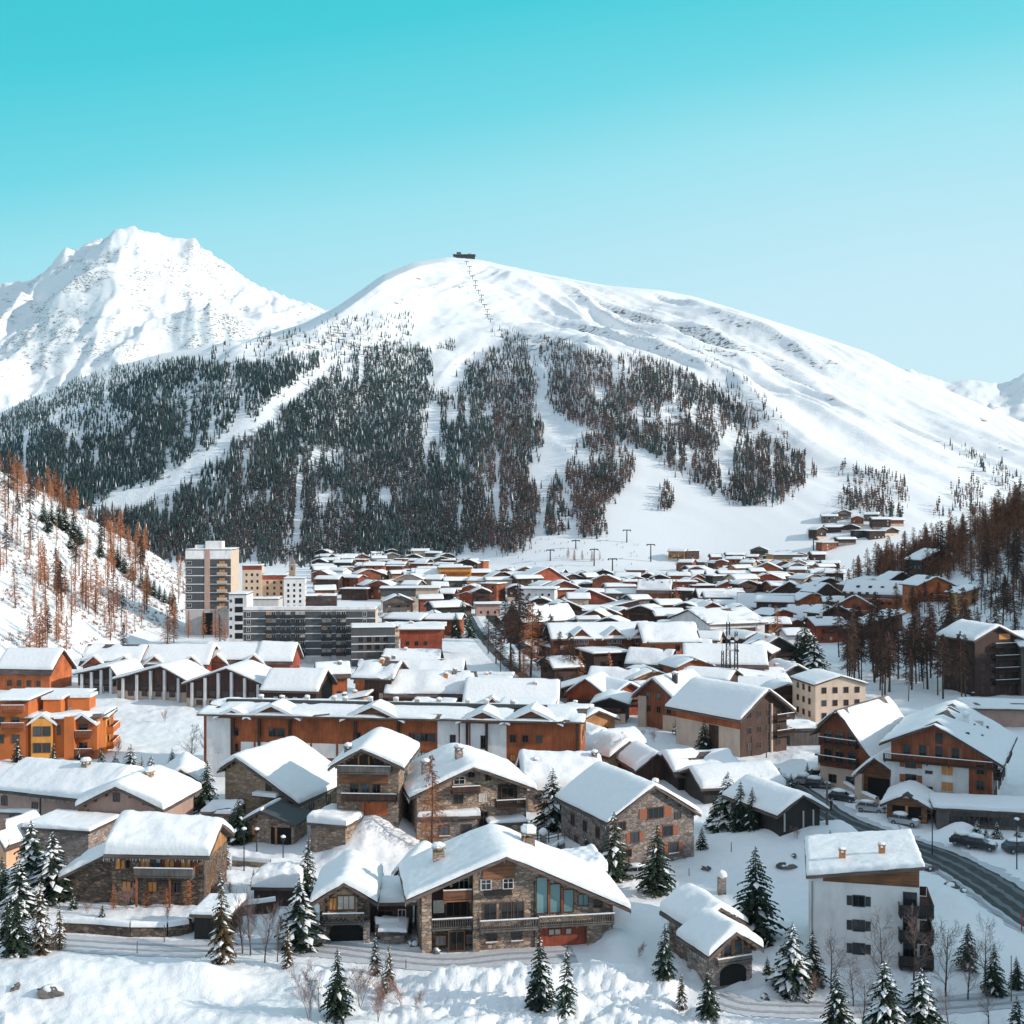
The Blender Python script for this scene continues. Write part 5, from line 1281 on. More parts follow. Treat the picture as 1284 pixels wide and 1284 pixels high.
# ------------------------------------------------------------------ mid distance houses: (px, py, w, L, he, hr, ridge, rot, off, wall, label[, cat])
MID = [
 (418, 878, 34, 9, 30, 44, 'x', 12, 0, 'orange', 'orange boarded chalet with snowy roof beside the finned row'),
 (468, 896, 46, 12, 46, 62, 'x', -12, 0, 'dark', 'tall chocolate brown chalet with pale chimney shaft'),
 (434, 900, 44, 8, 18, 26, 'mono', -5, 0, 'pink', 'low rose shed with snow roof between brown chalet and long block'),
 (538, 900, 104, 13, 28, 52, 'x', -3, 0, 'orange', 'orange chalet with rounded white roof behind the cream penthouse'),
 (512, 876, 128, 13, 22, 44, 'x', -3, 0, 'wood', 'brown chalet with wide snow roof above the orange one'),
 (606, 868, 62, 12, 14, 20, 'flat', -4, 0, 'wood', 'flat snow roofed house with two chimneys below the larch grove'),
 (640, 905, 112, 16, 18, 46, 'x', -4, 0, 'orange', 'big blank snow roof with a tiny gable beside the flat stone house'),
 (707, 918, 60, 10, 14, 28, 'x', -8, 0, 'warm', 'low honey chalet with smooth snow roof behind the flat stone house'),
 (735, 896, 48, 11, 24, 44, 'y', -20, 0, 'wood', 'brown gabled chalet with arched openings beside the dark parking lot'),
 (788, 897, 48, 11, 24, 40, 'y', 26, 0, 'red', 'dark red gabled chalet beside the brown chalet with stone columns'),
 (720, 876, 44, 9, 10, 24, 'mono', -10, 0, 'dark', 'dark carport with tilted snow roof under the larch grove'),
 (766, 874, 54, 11, 14, 32, 'x', -16, 0, 'wood', 'brown chalet with icicled eaves behind the arched chalet'),
 (812, 856, 48, 10, 22, 40, 'x', -20, 0, 'dark', 'small dark chalet below the long timbered hotel'),
 (910, 868, 96, 16, 32, 54, 'x', -7, 0, 'wood', 'broad brown chalet behind the lattice masts'),
 (852, 838, 74, 12, 20, 34, 'x', -7, 0, 'wood', 'brown chalet with two low snowy gables behind the lattice masts'),
 (998, 870, 46, 10, 22, 36, 'y', 14, 0, 'black', 'black gabled chalet beside the cream shuttered block'),
 (975, 835, 50, 10, 20, 36, 'y', 16, 0, 'black', 'black gabled chalet with steep white edge below the bare larch'),
 (958, 872, 60, 10, 16, 30, 'x', 10, 0, 'wood', 'low brown chalet with clean roof next to the black gabled chalet'),
 (925, 812, 74, 26, 30, 44, 'x', 22, 0, 'white', 'white plastered hotel with rows of small square windows'),
 (875, 798, 13, 5, 34, 34, 'flat', 8, 0, 'concrete', 'square pale tower at the corner of the white hotel'),
 (893, 782, 44, 10, 14, 26, 'y', 8, 0, 'wood', 'brown gable just behind the white hotel'),
 (958, 775, 60, 11, 14, 30, 'x', -10, 0, 'wood', 'brown chalet with wide clean roof above the white hotel'),
 (905, 765, 56, 11, 16, 26, 'x', 4, 0, 'dark', 'dark chalet with snow roof above the brown gable'),
 (990, 760, 50, 11, 14, 30, 'y', -18, 0, 'dark', 'dark gabled house with steep snow edge uphill of the white hotel'),
 (820, 762, 38, 10, 20, 34, 'x', -14, 0, 'wood', 'brown cube chalet with white cap beside golden larch'),
 (828, 752, 90, 12, 22, 28, 'flat', -2, 0, 'red', 'long reddish hall with flat snow roof'),
 (742, 766, 66, 13, 10, 26, 'y', 10, -0.1, 'red', 'wide dark red gable with shallow snow roof'),
 (708, 755, 44, 11, 16, 26, 'y', 8, 0, 'wood', 'brown gabled chalet between white house and dark red gable'),
 (672, 765, 46, 12, 26, 32, 'flat', -10, 0, 'white', 'white house with level roof behind the tall larches'),
 (682, 744, 60, 14, 16, 32, 'y', 24, 0.2, 'red', 'large dark red chalet with one long roof plane at the piste'),
 (690, 800, 66, 14, 20, 40, 'x', 30, 0, 'wood', 'brown chalet with diagonal snow roof behind the tall larches'),
 (745, 800, 46, 10, 22, 34, 'y', -12, 0, 'wood', 'brown chalet with balconies uphill of the long timbered hotel'),
 (782, 790, 50, 10, 14, 26, 'y', 14, 0, 'wood', 'low brown chalet uphill of the hotel gables'),
 (775, 775, 54, 10, 10, 22, 'mono', 12, 0, 'dark', 'dark house with tilted snow roof below the wide dark red gable'),
 (571, 740, 40, 11, 28, 31, 'flat', 6, 0, 'ochre', 'orange balconied hotel standing against the white piste'),
 (537, 740, 30, 11, 18, 26, 'x', 4, 0, 'red', 'red brown house attached to the orange balconied hotel'),
 (514, 766, 72, 12, 28, 31, 'flat', 3, 0, 'cream', 'long cream hotel with small square windows and dark top storey'),
 (573, 772, 36, 10, 10, 18, 'y', 8, 0, 'wood', 'brown gabled chalet before the long cream hotel'),
 (612, 772, 30, 9, 14, 16, 'flat', 4, 0, 'pink', 'low rose walled house above the larch grove'),
 (590, 752, 40, 10, 10, 18, 'y', -8, 0, 'orange', 'orange gabled chalet beside the long cream hotel'),
 (515, 842, 66, 11, 12, 24, 'x', -2, 0, 'wood', 'brown row house with twin snowy gables under the red stepped block'),
 (528, 824, 52, 11, 34, 38, 'flat', 3, 0, 'red', 'red stepped block with tiers of snow beside the grey block'),
 (520, 800, 74, 12, 14, 18, 'flat', 3, 0, 'wood', 'wide flat snow roof with chimney stubs behind the red stepped block'),
 (512, 784, 66, 12, 10, 14, 'flat', 3, 0, 'wood', 'further flat snow roof behind the chimney stub roof'),
 (545, 790, 40, 11, 10, 22, 'y', 6, 0, 'wood', 'brown gable poking above flat snow roofs'),
 (988, 714, 38, 16, 18, 20, 'flat', 8, 0, 'ochre', 'orange cable car station with dark roof at the piste foot'),
 (915, 734, 54, 12, 10, 18, 'x', 2, 0, 'stonegrey', 'long pale house with arched openings in the far village'),
 (962, 728, 34, 11, 14, 22, 'y', -14, 0, 'orange', 'orange brown chalet with pale side below the cable car station'),
 (1038, 762, 40, 11, 16, 30, 'y', 18, -0.1, 'dark', 'dark gabled chalet at the edge of the brown forest'),
 (1022, 790, 60, 11, 14, 30, 'x', -14, 0, 'wood', 'brown chalet with broad roof at the forest edge'),
 (1042, 806, 40, 10, 22, 30, 'x', 14, 0, 'red', 'red walled chalet half hidden by dark forest trees'),
]
MIDH = {}
for (px, py, w, L, he, hr, rd, rot, off, wall, lab) in MID:
    big = py > 800
    nm = 'hotel' if 'hotel' in lab else ('house' if rd == 'flat' else 'chalet')
    g_ = None
    her = None
    if rd == 'y' and off: her = he
    h = House(px, py, w, L, he, hr, rd, rot, off, her, wall, nm, lab, nm, g_, ov=0.9, ovg=0.9, snow=0.45, detail=1, roofmat='fascia')
    MIDH[lab] = h
    nr = max(1, int((h.he - 0.3) / 2.9)); nc = max(2, int(h.W / 3.2))
    h.rows('F', nr, nc, 0.95, 1.15, 0.9, 2.8, 0.06, far=py < 790, skip=0.18, mats=['glass', 'glass', 'glass', 'lace'])
    sd = 'L' if (P(h.root.location.x, h.root.location.y, 0)[0] > CX) else 'R'
    h.rows(sd, nr, max(1, int(h.L / 4)), 0.95, 1.15, 0.9, 2.8, 0.08, far=True, skip=0.25)
    if rd == 'y' and h.hr - h.he > 1.5 and h.W > 7:
        if wall in ('wood', 'red', 'dark', 'black') and random.random() < 0.8 and py > 770: h.slab('plaster_base', 'F', -h.W / 2 + 0.05, h.W / 2 - 0.05, -0.3, min(2.4, h.he * 0.5), random.choice(['beige', 'cream', 'stonegrey']), 0.07)
        if py > 750: h.balcony('F', -h.W * 0.4, h.W * 0.4, max(2.6, h.he - 1.6), 1.2, 0.95, 'dark', 'solid', False)
    elif rd == 'x' and h.W > 9 and py > 780 and h.he > 3.5: h.balcony('F', -h.W * 0.3, h.W * 0.3, h.he - 2.3, 1.1, 0.95, 'dark', 'solid', False)
    if rd != 'flat' and random.random() < 0.7 or 'chimney' in lab:
        for q in range(2 if 'two chimneys' in lab else random.choice((1, 2, 2, 3))): h.chimney(random.uniform(-0.3, 0.3) * h.W, h.L * random.uniform(0.3, 0.6), 0.9, 0.9, random.choice(['stonegrey', 'concrete', 'brickorange']), False, 0.35)
h = MIDH['long cream hotel with small square windows and dark top storey']; h.slab('dark_storey', 'F', -h.W / 2, h.W * 0.1, h.he - 3.6, h.he - 0.2, 'slate', 0.1)
h = MIDH['orange cable car station with dark roof at the piste foot']; h.slab('dark_band', 'F', -h.W / 2, h.W / 2, h.he - 3.2, h.he - 0.2, 'slate', 0.15)
h = MIDH['tall chocolate brown chalet with pale chimney shaft']; h.slab('shaft', 'F', -h.W / 2 - 0.4, -h.W / 2 + 1.5, -0.5, h.he * 0.62, 'white', 0.8); h.slab('orange_corner', 'F', -h.W / 2, -h.W / 2 + 2.2, h.he * 0.62, h.he - 0.4, 'orange', 0.08)
h = MIDH['big blank snow roof with a tiny gable beside the flat stone house']; pediment(h, -h.W * 0.2, 4, 2.2, 4, 'orange')
h = MIDH['orange balconied hotel standing against the white piste']
for i in range(1, 4): h.balcony('F', -h.W * 0.45, h.W * 0.45, i * h.he / 4, 1.2, 1.0, 'orange', 'solid', False)
# timbered hotel, two wings
for px, py, w, he, hr, rot, lab, ns in ((756, 846, 124, 46, 60, 6, 'long timbered hotel with three small gables and dark balconies', (-0.22, 0.12, 0.4)), (842, 848, 66, 44, 62, 4, 'plain wooden wing of the timbered hotel under a clean snow roof', ())):
    h = House(px, py, w, 15, he, hr, 'x', rot, 0, None, 'orange' if not ns else 'wood', 'hotel', lab, 'hotel', ov=1.2, ovg=1.0, snow=0.65, detail=1)
    for u in ns: pediment(h, u * h.W, 6.5, 2.8, 4, 'wood')
    h.rows('F', 3, 9 if ns else 4, 1.1, 1.4, 1.2, 2.9, 0.03, skip=0.1, mats=['glass', 'glass', 'lace'])
    if ns:
        for v in (3.6, 6.5): h.balcony('F', -h.W * 0.06, h.W * 0.22, v, 1.5, 1.0, 'dark', 'solid'); h.balcony('F', h.W * 0.3, h.W * 0.48, v, 1.5, 1.0, 'dark', 'solid')
        for u in ns:
            for q in (-1.4, 0, 1.4): h.window('F', u * h.W + q, h.he - 1.6, 0.9, 1.3, 'framewhite', 'glass')
# houses on the wooded slope on the right
SL = [
 (1097, 770, 64, 12, 24, 40, 'x', -34, 0, 'wood', 'brown chalet with four roof dormers on the wooded slope'),
 (1173, 760, 46, 11, 26, 36, 'y', 12, 0, 'orange', 'orange chalet on a white plinth above the dark forest trees'),
 (1177, 716, 46, 10, 14, 26, 'y', 16, 0.1, 'black', 'dark chalet highest on the wooded slope'),
 (1216, 760, 24, 8, 16, 22, 'mono', 10, 0, 'warm', 'small honey cabin between dark trunks'),
 (1130, 742, 34, 10, 14, 24, 'y', 10, 0, 'dark', 'dark chalet with thin snow among brown larches'),
 (1082, 742, 36, 10, 8, 16, 'mono', 14, 0, 'wood', 'low brown roof stepping down among brown larches'),
 (1098, 800, 70, 11, 12, 30, 'mono', 8, 0, 'dark', 'dark house with tilted snow roof hidden by dark forest trees'),
 (1072, 775, 44, 10, 14, 28, 'y', -22, 0, 'wood', 'brown chalet tucked below the chalet with four roof dormers'),
 (1250, 872, 62, 13, 70, 86, 'y', 16, 0, 'dark', 'tall dark house with balconies standing among forest trunks'),
 (1300, 872, 40, 13, 62, 76, 'x', 4, 0, 'grey', 'grey house cut by the picture edge beside tall dark house'),
 (1262, 912, 74, 10, 22, 22, 'flat', -6, 0, 'pink', 'long rose walled garage above the timber gabled hotel'),
 (1196, 912, 40, 8, 12, 12, 'flat', -6, 0, 'dark', 'flat snow covered shed on dark posts above the hotel roof'),
]
for (px, py, w, L, he, hr, rd, rot, off, wall, lab) in SL:
    h = House(px, py, w, L, he, hr, rd, rot, off, None, wall, 'garage' if 'garage' in lab else ('house' if 'house' in lab else 'chalet'), lab, 'garage' if 'garage' in lab else 'house', ov=1.0, ovg=1.0, snow=0.55, detail=1, base=6)
    if rd != 'flat':
        h.rows('F', max(1, int(h.he / 2.9)), max(2, int(h.W / 3)), 0.95, 1.2, 0.9, 2.8, 0.08, skip=0.15)
        h.rows('L', max(1, int(h.he / 2.9)), 3, 0.95, 1.2, 0.9, 2.8, 0.08, far=True)
    if 'orange chalet' in lab: h.slab('plinth', 'F', -h.W / 2 - 0.2, h.W / 2 + 0.2, -3, 1.6, 'white', 0.3); h.balcony('F', -h.W * 0.1, h.W * 0.48, 3.2, 1.2, 1.0, 'wood', 'solid')
    if 'balconies' in lab:
        for v in (3, 6, 9, 12): h.balcony('F', -h.W * 0.1, h.W * 0.45, v, 1.3, 1.0, 'black', 'posts')
        h.slab('gable_panel', 'F', h.W * 0.05, h.W * 0.3, h.he, h.he + 1.4, 'amberfill', 0.06)  # flat warm orange panel set on the gable
    if 'dormers' in lab:
        for q in (-0.3, -0.1, 0.1, 0.3):
            mb = MB(); X = q * h.W; Y = 2.4; z = h.zw(0, Y); mb.box(X - 0.6, X + 0.6, Y - 0.8, Y + 1.5, z, z + 1.4); mb.build('dormer', 'dark', h.roof)
        h.balcony('F', -h.W * 0.3, h.W * 0.4, h.he - 2.3, 1.3, 1.0, 'wood', 'solid')

# ------------------------------------------------------------------ the far village: many small chalets
placed = [(o.location.x, o.location.y, o) for o in bpy.data.objects if o.get('category') and o.parent is None]
LANDMARKS = [(o.location.x, o.location.y, o['label']) for _, _, o in placed]
def short_lab(l):
    w = l.split()
    for i, q in enumerate(w):
        if i >= 2 and q in ('with', 'beside', 'behind', 'at', 'above', 'below', 'between', 'among', 'under', 'in', 'on', 'poking', 'standing', 'half', 'tucked', 'uphill', 'of', 'just', 'next', 'rising', 'joined', 'before', 'cut', 'stepping', 'against', 'attached', 'whose'): return ' '.join(w[:i])
    return ' '.join(w[:5])
def n_with(sl): return sum(1 for _, _, l in LANDMARKS if short_lab(l) == sl)
def relation(x, y, lx, ly):
    a = math.degrees(math.atan2(x - lx, y - ly))
    if abs(a) < 50: return 'behind'
    if abs(a) > 130: return 'in front of'
    return 'beside'
def place_label(desc, x, y, n=14, most=16):
    """desc + relation to the nearest distinctive house, unique among all labels so far"""
    near = sorted(LANDMARKS, key=lambda q: (q[0] - x) ** 2 + (q[1] - y) ** 2)[:n]
    for lx, ly, l in near:
        sl = short_lab(l)
        if n_with(sl) > 1: sl = ' '.join(l.split()[:8])
        t = f'{desc} {relation(x, y, lx, ly)} the {sl}'
        if t not in USED and len(t.split()) <= most: return t
    for o_ in ('second', 'third', 'fourth', 'fifth', 'sixth'):
        for lx, ly, l in near:
            sl = short_lab(l)
            t = f'{desc}, {o_} nearest to the {sl}'
            if t not in USED and len(t.split()) <= most: return t
    return None

FARC = {'wood': 'brown', 'red': 'reddish', 'dark': 'dark', 'black': 'black', 'warm': 'honey', 'orange': 'orange', 'cream': 'cream', 'white': 'white', 'beige': 'beige', 'grey': 'grey'}
cand = []
rf = random.Random(5)
def try_far(px, py, wmin=7.5, wmax=15, group='far village chalets'):
    x, D, g = G(px, py)
    w = rf.uniform(wmin, wmax); L = rf.uniform(7, 11.5)
    r = max(w, L) * 0.5
    for (qx, qy, o) in placed:
        rr = 7.5 if not hasattr(o, 'get') else 9
        if math.hypot(qx - x, (qy + 4) - (D + 4)) < r + rr * 0.55: return
    wall = rf.choice(['dark', 'black', 'grey', 'dark', 'wood']) if 'hamlet' in group else rf.choice(['wood'] * 5 + ['red'] * 3 + ['dark'] * 8 + ['black', 'black', 'warm', 'orange', 'cream', 'white', 'beige', 'grey', 'grey'])
    rd = rf.choice(['y', 'y', 'x', 'x', 'x', 'flat'])
    he = rf.uniform(4.2, 8.8); pitch = rf.uniform(0.32, 0.46)
    hr = he + (w / 2 if rd == 'y' else L / 2) * pitch if rd != 'flat' else he
    form = {'y': 'gabled chalet', 'x': 'broad eaved house', 'flat': 'flat roofed house'}[rd]
    size = 'small' if w < 10 else ('large' if w > 13 else ('tall' if he > 5.6 else 'low'))
    lab = place_label(f'{size} {FARC[wall]} {form}', x, D)
    if lab is None: return
    h = House(0, 0, w, L, he, hr, rd, rf.uniform(-30, 30), 0, None, wall, 'chalet' if rd == 'y' else 'house', lab, 'chalet' if rd == 'y' else 'house', group, ov=1.0, ovg=1.0, snow=0.4, detail=0, mpx=False, pos=(x, D, g), base=3)
    placed.append((x, D, h.root))
    for r_ in range(max(1, int(he / 2.9))):
        for c in range(max(2, int(w / 3.4))):
            if rf.random() < 0.75:
                u = -w / 2 + w * (c + 0.5) / max(2, int(w / 3.4)); v = 0.9 + r_ * 2.8
                if v + 1.2 < h.zw(u, 0): h.farwin('F', u, v, 1.1, 1.3, rf.choice(['glass', 'glass', 'lace']))
    if rd == 'y' and rf.random() < 0.6: h.slab('balcony', 'F', -w * 0.38, w * 0.38, he - 1.7, he - 0.8, 'dark', 1.1)
    if rf.random() < 0.5: h.slab('plaster_base', 'F', -w / 2 + 0.05, w / 2 - 0.05, -0.3, 2.2, rf.choice(['beige', 'cream', 'stonegrey']), 0.08)
random.seed(21)
for py in (703, 707, 711, 716, 721, 726, 732, 738, 745, 753, 762, 772, 783, 795):
    lo, hi = {True: (392, 560), False: (400, 1050)}[py < 709]
    if py > 760: lo, hi = 500, 1060
    if py < 716 and py >= 709: lo, hi = 395, 600
    px = lo + rf.uniform(0, 15)
    while px < hi:
        if not (575 < px < 660 and py > 765) and not (600 < px < 860 and py < 728):
            try_far(px + rf.uniform(-5, 5), py + rf.uniform(-2, 2))
        px += rf.uniform(11, 18) * (0.8 + (py - 700) / 90 * 0.5)
for px in range(850, 1050, 15): try_far(px + rf.uniform(-5, 5), 704 + rf.uniform(-4, 12))
# small huts and annexes filling the gaps between the nearer chalets
for py in (806, 822, 838, 856, 874, 892, 910):
    px = 700 + rf.uniform(0, 20)
    while px < 1010:
        try_far(px, py + rf.uniform(-4, 4), 6.5, 10, 'small chalets between the larger ones'); px += rf.uniform(18, 30)
# hamlet at the foot of the sunny slope
for px, py in ((1040, 656), (1058, 652), (1075, 660), (1092, 654), (1046, 668), (1082, 674), (1105, 664), (1066, 668), (1100, 676), (1118, 672), (1040, 690), (1062, 684), (1125, 660), (1030, 676)):
    try_far(px, py, 10, 16, 'hamlet chalets under the sunny slope')

# ================================================================== trees
class Arr:
    def __init__(s): s.v = []; s.f = []
    def tri(s, a, b, c):
        k = len(s.v); s.v += [a, b, c]; s.f.append((k, k + 1, k + 2))
    def tube(s, p, q, r0, r1, n=5):
        p = Vector(p); q = Vector(q); d = q - p
        if d.length < 1e-6: return
        u = d.orthogonal().normalized(); w = d.normalized().cross(u); k = len(s.v)
        for c, r in ((p, r0), (q, r1)):
            for i in range(n):
                a = 2 * math.pi * i / n; s.v.append(tuple(c + (u * math.cos(a) + w * math.sin(a)) * r))
        for i in range(n):
            j = (i + 1) % n; s.f.append((k + i, k + j, k + n + j)); s.f.append((k + i, k + n + j, k + n + i))
    def mesh(s, name, mat, smooth=False): return np_mesh(name, s.v, s.f, [mat], None, smooth)

def spruce_proto(seed, R=2.1, snow=0.4, low=0.06, mat='needle', H=10.0, nw=26):
    r = random.Random(seed); tr, cr_, sn = Arr(), Arr(), Arr()
    tr.tube((0, 0, -0.6), (0, 0, H * 0.5), 0.17, 0.09, 7); tr.tube((0, 0, H * 0.5), (0, 0, H * 0.985), 0.09, 0.015, 5)
    for wi in range(nw):
        q = wi / (nw - 1); z = H * (low + (0.965 - low) * q ** 0.92)
        rad = R * ((1 - q) ** 0.85 * (0.72 + 0.28 * min(1, q * 7)) + 0.05)
        n = max(4, int(10 - 5 * q)); a0 = r.random() * 6.28
        for b in range(n):
            if r.random() < 0.08: continue
            a = a0 + 6.283 * b / n + r.uniform(-0.25, 0.25); L = rad * r.uniform(0.68, 1.14)
            ca, sa = math.cos(a), math.sin(a); dz = r.uniform(-0.12, 0.12); lift = r.uniform(0.0, 0.18)
            def pt(t, side=0.0, dn=0.0):
                x = L * t; return (x * ca - side * sa, x * sa + side * ca, z + dz + L * (lift * t - 0.46 * t * t) + dn)
            ts = (0.10, 0.32, 0.54, 0.76)
            for t in ts:
                w = L * 0.26 * (1.05 - t * 0.75) * r.uniform(0.8, 1.25)
                for sd in (-1, 1):
                    cr_.tri(pt(t), pt(min(1.02, t + 0.36), 0), pt(min(1.0, t + 0.24), sd * w, -0.10 * L * 0.6 - r.uniform(0, 0.1)))
                    if r.random() < 0.6: cr_.tri(pt(t + 0.05), pt(min(1, t + 0.22), sd * w * 0.5, -0.02), pt(min(1.0, t + 0.16), sd * w * 0.35, -0.28 * r.uniform(0.5, 1.1)))
            if r.random() < snow:
                w = L * r.uniform(0.14, 0.27); s0 = r.uniform(0.1, 0.5); up = 0.05
                m0 = pt(s0, 0, up); m1 = pt(min(1, s0 + 0.28), 0, up + 0.07); m2 = pt(1.0, 0, up - 0.02)
                l1 = pt(min(1, s0 + 0.26), w, -0.03); r1 = pt(min(1, s0 + 0.26), -w, -0.03)
                sn.tri(m0, m1, l1); sn.tri(m1, m0, r1); sn.tri(m1, m2, l1); sn.tri(m2, m1, r1)
    return [('trunk', tr.mesh('trunk', 'bark')), ('crown', cr_.mesh('crown', mat))] + ([('snow', sn.mesh('snow', 'roofsnow', True))] if sn.f else [])

def larch_proto(seed, R=1.7, low=0.12, mat='larch', H=10.0, dens=1.0, fine=6):
    r = random.Random(seed); tr, cr_ = Arr(), Arr()
    lx, ly = r.uniform(-0.15, 0.15), r.uniform(-0.15, 0.15)
    tr.tube((0, 0, -0.6), (lx, ly, H * 0.55), 0.15, 0.08, 6); tr.tube((lx, ly, H * 0.55), (lx * 0.4, ly * 0.4, H), 0.08, 0.012, 5)
    nb = int(95 * dens)
    for i in range(nb):
        q = (i + r.random()) / nb; z = H * (low + (0.985 - low) * q)
        L = R * ((1 - q) ** 0.8 * (0.55 + 0.45 * min(1, q * 4)) + 0.10) * r.uniform(0.55, 1.15)
        a = r.random() * 6.283; ca, sa = math.cos(a), math.sin(a); el = r.uniform(-0.1, 0.4)
        def pt(t, side=0, dn=0): return (L * t * ca - side * sa, L * t * sa + side * ca, z + L * (el * t - 0.32 * t * t) + dn)
        cr_.tri(pt(0, -0.022), pt(0, 0.022), pt(1.0)); cr_.tri(pt(0, 0, -0.022), pt(0, 0, 0.022), pt(1.0))
        for j in range(fine):
            t = r.uniform(0.2, 0.95); s = r.choice((-1, 1)); ln = L * r.uniform(0.18, 0.42) * (1.15 - t); w = 0.045
            e = pt(min(1.1, t + 0.2), s * ln, -r.uniform(-0.05, 0.35) * (0.4 + ln)); p0 = pt(t); 
            cr_.tri(p0, (p0[0] + w, p0[1] - w, p0[2] + w), e)
            e2 = pt(min(1.1, t + 0.10), -s * ln * 0.6, -r.uniform(0.0, 0.3)); cr_.tri(p0, (p0[0] - w, p0[1] + w, p0[2] + w), e2)
    return [('trunk', tr.mesh('trunk', 'bark')), ('crown', cr_.mesh('crown', mat))]

def bare_proto(seed, mat='twig', H=10.0, spread=0.75, multi=1):
    r = random.Random(seed); tr, cr_ = Arr(), Arr()
    def limb(p, d, L, rad, lev):
        n = (6, 4, 3, 2)[lev]; q = p
        for i in range(n):
            d = (d + Vector((r.uniform(-1, 1), r.uniform(-1, 1), r.uniform(-0.35, 0.5))) * (0.10 if lev == 0 else 0.20)).normalized()
            e = q + d * L / n; ra = rad * (1 - 0.8 * i / n); rb = rad * (1 - 0.8 * (i + 1) / n)
            (tr if lev == 0 else cr_).tube(q, e, max(ra, 0.013), max(rb, 0.011), 5 if lev == 0 else 3)
            if lev < 3:
                for c in range((3, 2, 2)[lev] if (i > 0 or lev > 0) else 0):
                    if r.random() < 0.12: continue
                    a = r.random() * 6.283; o = d.orthogonal().normalized(); w = d.cross(o); s = spread * r.uniform(0.7, 1.3)
                    dd = (d * 0.8 + (o * math.cos(a) + w * math.sin(a)) * s + Vector((0, 0, 0.18))).normalized()
                    k = (1.05 - 0.55 * i / n) if lev == 0 else 1.0
                    limb(q.lerp(e, r.uniform(0.2, 1)), dd, L * (0.42, 0.5, 0.5)[lev] * k * r.uniform(0.75, 1.15), max(rb, 0.02) * 0.5, lev + 1)
            q = e
    for m_ in range(multi):
        p = Vector((r.uniform(-0.4, 0.4) * (multi > 1), r.uniform(-0.4, 0.4) * (multi > 1), -0.4))
        d = Vector((r.uniform(-0.35, 0.35), r.uniform(-0.35, 0.35), 1)) if multi > 1 else Vector((r.uniform(-0.05, 0.05), r.uniform(-0.05, 0.05), 1))
        limb(p, d.normalized(), H * r.uniform(0.8, 0.95), 0.16 if multi == 1 else 0.06, 0)
    zmax = max(v[2] for v in cr_.v); k = H / zmax
    for A in (tr, cr_): A.v = [(x * k, y * k, z * k) for x, y, z in A.v]
    return [('trunk', tr.mesh('trunk', 'bark')), ('crown', cr_.mesh('crown', mat))]

PROT = {
 'spruce': [spruce_proto(s, 2.35, 0.2) for s in (1, 2, 3)],
 'slim': [spruce_proto(s, 1.7, 0.22) for s in (11, 12)],
 'snowy': [spruce_proto(s, 2.9, 0.62) for s in (4, 5, 6)],
 'dry': [spruce_proto(s, 1.75, 0.32, 0.05, 'needlewarm') for s in (7, 8)],
 'dense': [spruce_proto(s, 2.5, 0.10, 0.09) for s in (9, 10)],
 'larch': [larch_proto(s, 1.9, 0.1, 'larch', 10, 1.45, 9) for s in (21, 22, 23, 24)],
 'larchdark': [larch_proto(s, 2.1, 0.36, 'larchdark', 10, 1.4, 11) for s in (31, 32, 33, 34)],
 'bare': [bare_proto(s) for s in (41, 42, 43)],
 'redtwig': [bare_proto(s, 'twigred', 10, 0.5, 3) for s in (51, 52)],
 'birch': [bare_proto(55, 'twig', 10, 0.42, 1)],
}
KINDN = {'spruce': 'spruce_tree', 'slim': 'spruce_tree', 'snowy': 'spruce_tree', 'dry': 'spruce_tree', 'dense': 'spruce_tree', 'larch': 'larch_tree', 'larchdark': 'larch_tree',
         'bare': 'bare_tree', 'redtwig': 'bare_shrub', 'birch': 'bare_tree'}
CATN = {'spruce_tree': 'spruce', 'larch_tree': 'larch', 'bare_tree': 'bare tree', 'bare_shrub': 'shrub'}
rt = random.Random(3)
def tree_at(kind, x, y, z, hm, label, group=None, wide=1.0):
    t = empty(KINDN[kind], (x, y, z - 0.15), rt.random() * 6.283)
    s = hm / 10.0; t.scale = (s * wide * rt.uniform(0.84, 1.16), s * wide * rt.uniform(0.84, 1.16), s); t.rotation_euler.x = rt.uniform(-0.035, 0.035); t.rotation_euler.y = rt.uniform(-0.035, 0.035)
    tag(t, label, CATN[KINDN[kind]], group)
    for nm, me in rt.choice(PROT[kind]): link(nm, me, t)
    return t
LOOK = {'spruce': 'dark green spruce dusted with snow', 'slim': 'slim spruce dusted with snow', 'snowy': 'snow laden spruce', 'dry': 'olive brown spruce flecked with snow',
        'dense': 'dense dark spruce', 'larch': 'bare orange larch', 'larchdark': 'dark bare larch', 'bare': 'leafless grey brown tree', 'redtwig': 'leafless reddish shrub', 'birch': 'thin pale leafless tree'}
def tree(kind, px, py, hpx, label=None, group=None, wide=1.0, lookup=True):
    if wide == 1.0: wide = {'snowy': 1.3, 'spruce': 1.2, 'dense': 1.2, 'slim': 1.1}.get(kind, 1.0)
    x, D, z = G(px, py); hm = hpx * D / FPX
    if label is None:
        size = 'young' if hm < 4.2 else ('tall' if hm > 8.5 else '')
        label = place_label((size + ' ' + LOOK[kind]).strip(), x, D)
    return tree_at(kind, x, D, z, hm, label, group, wide)

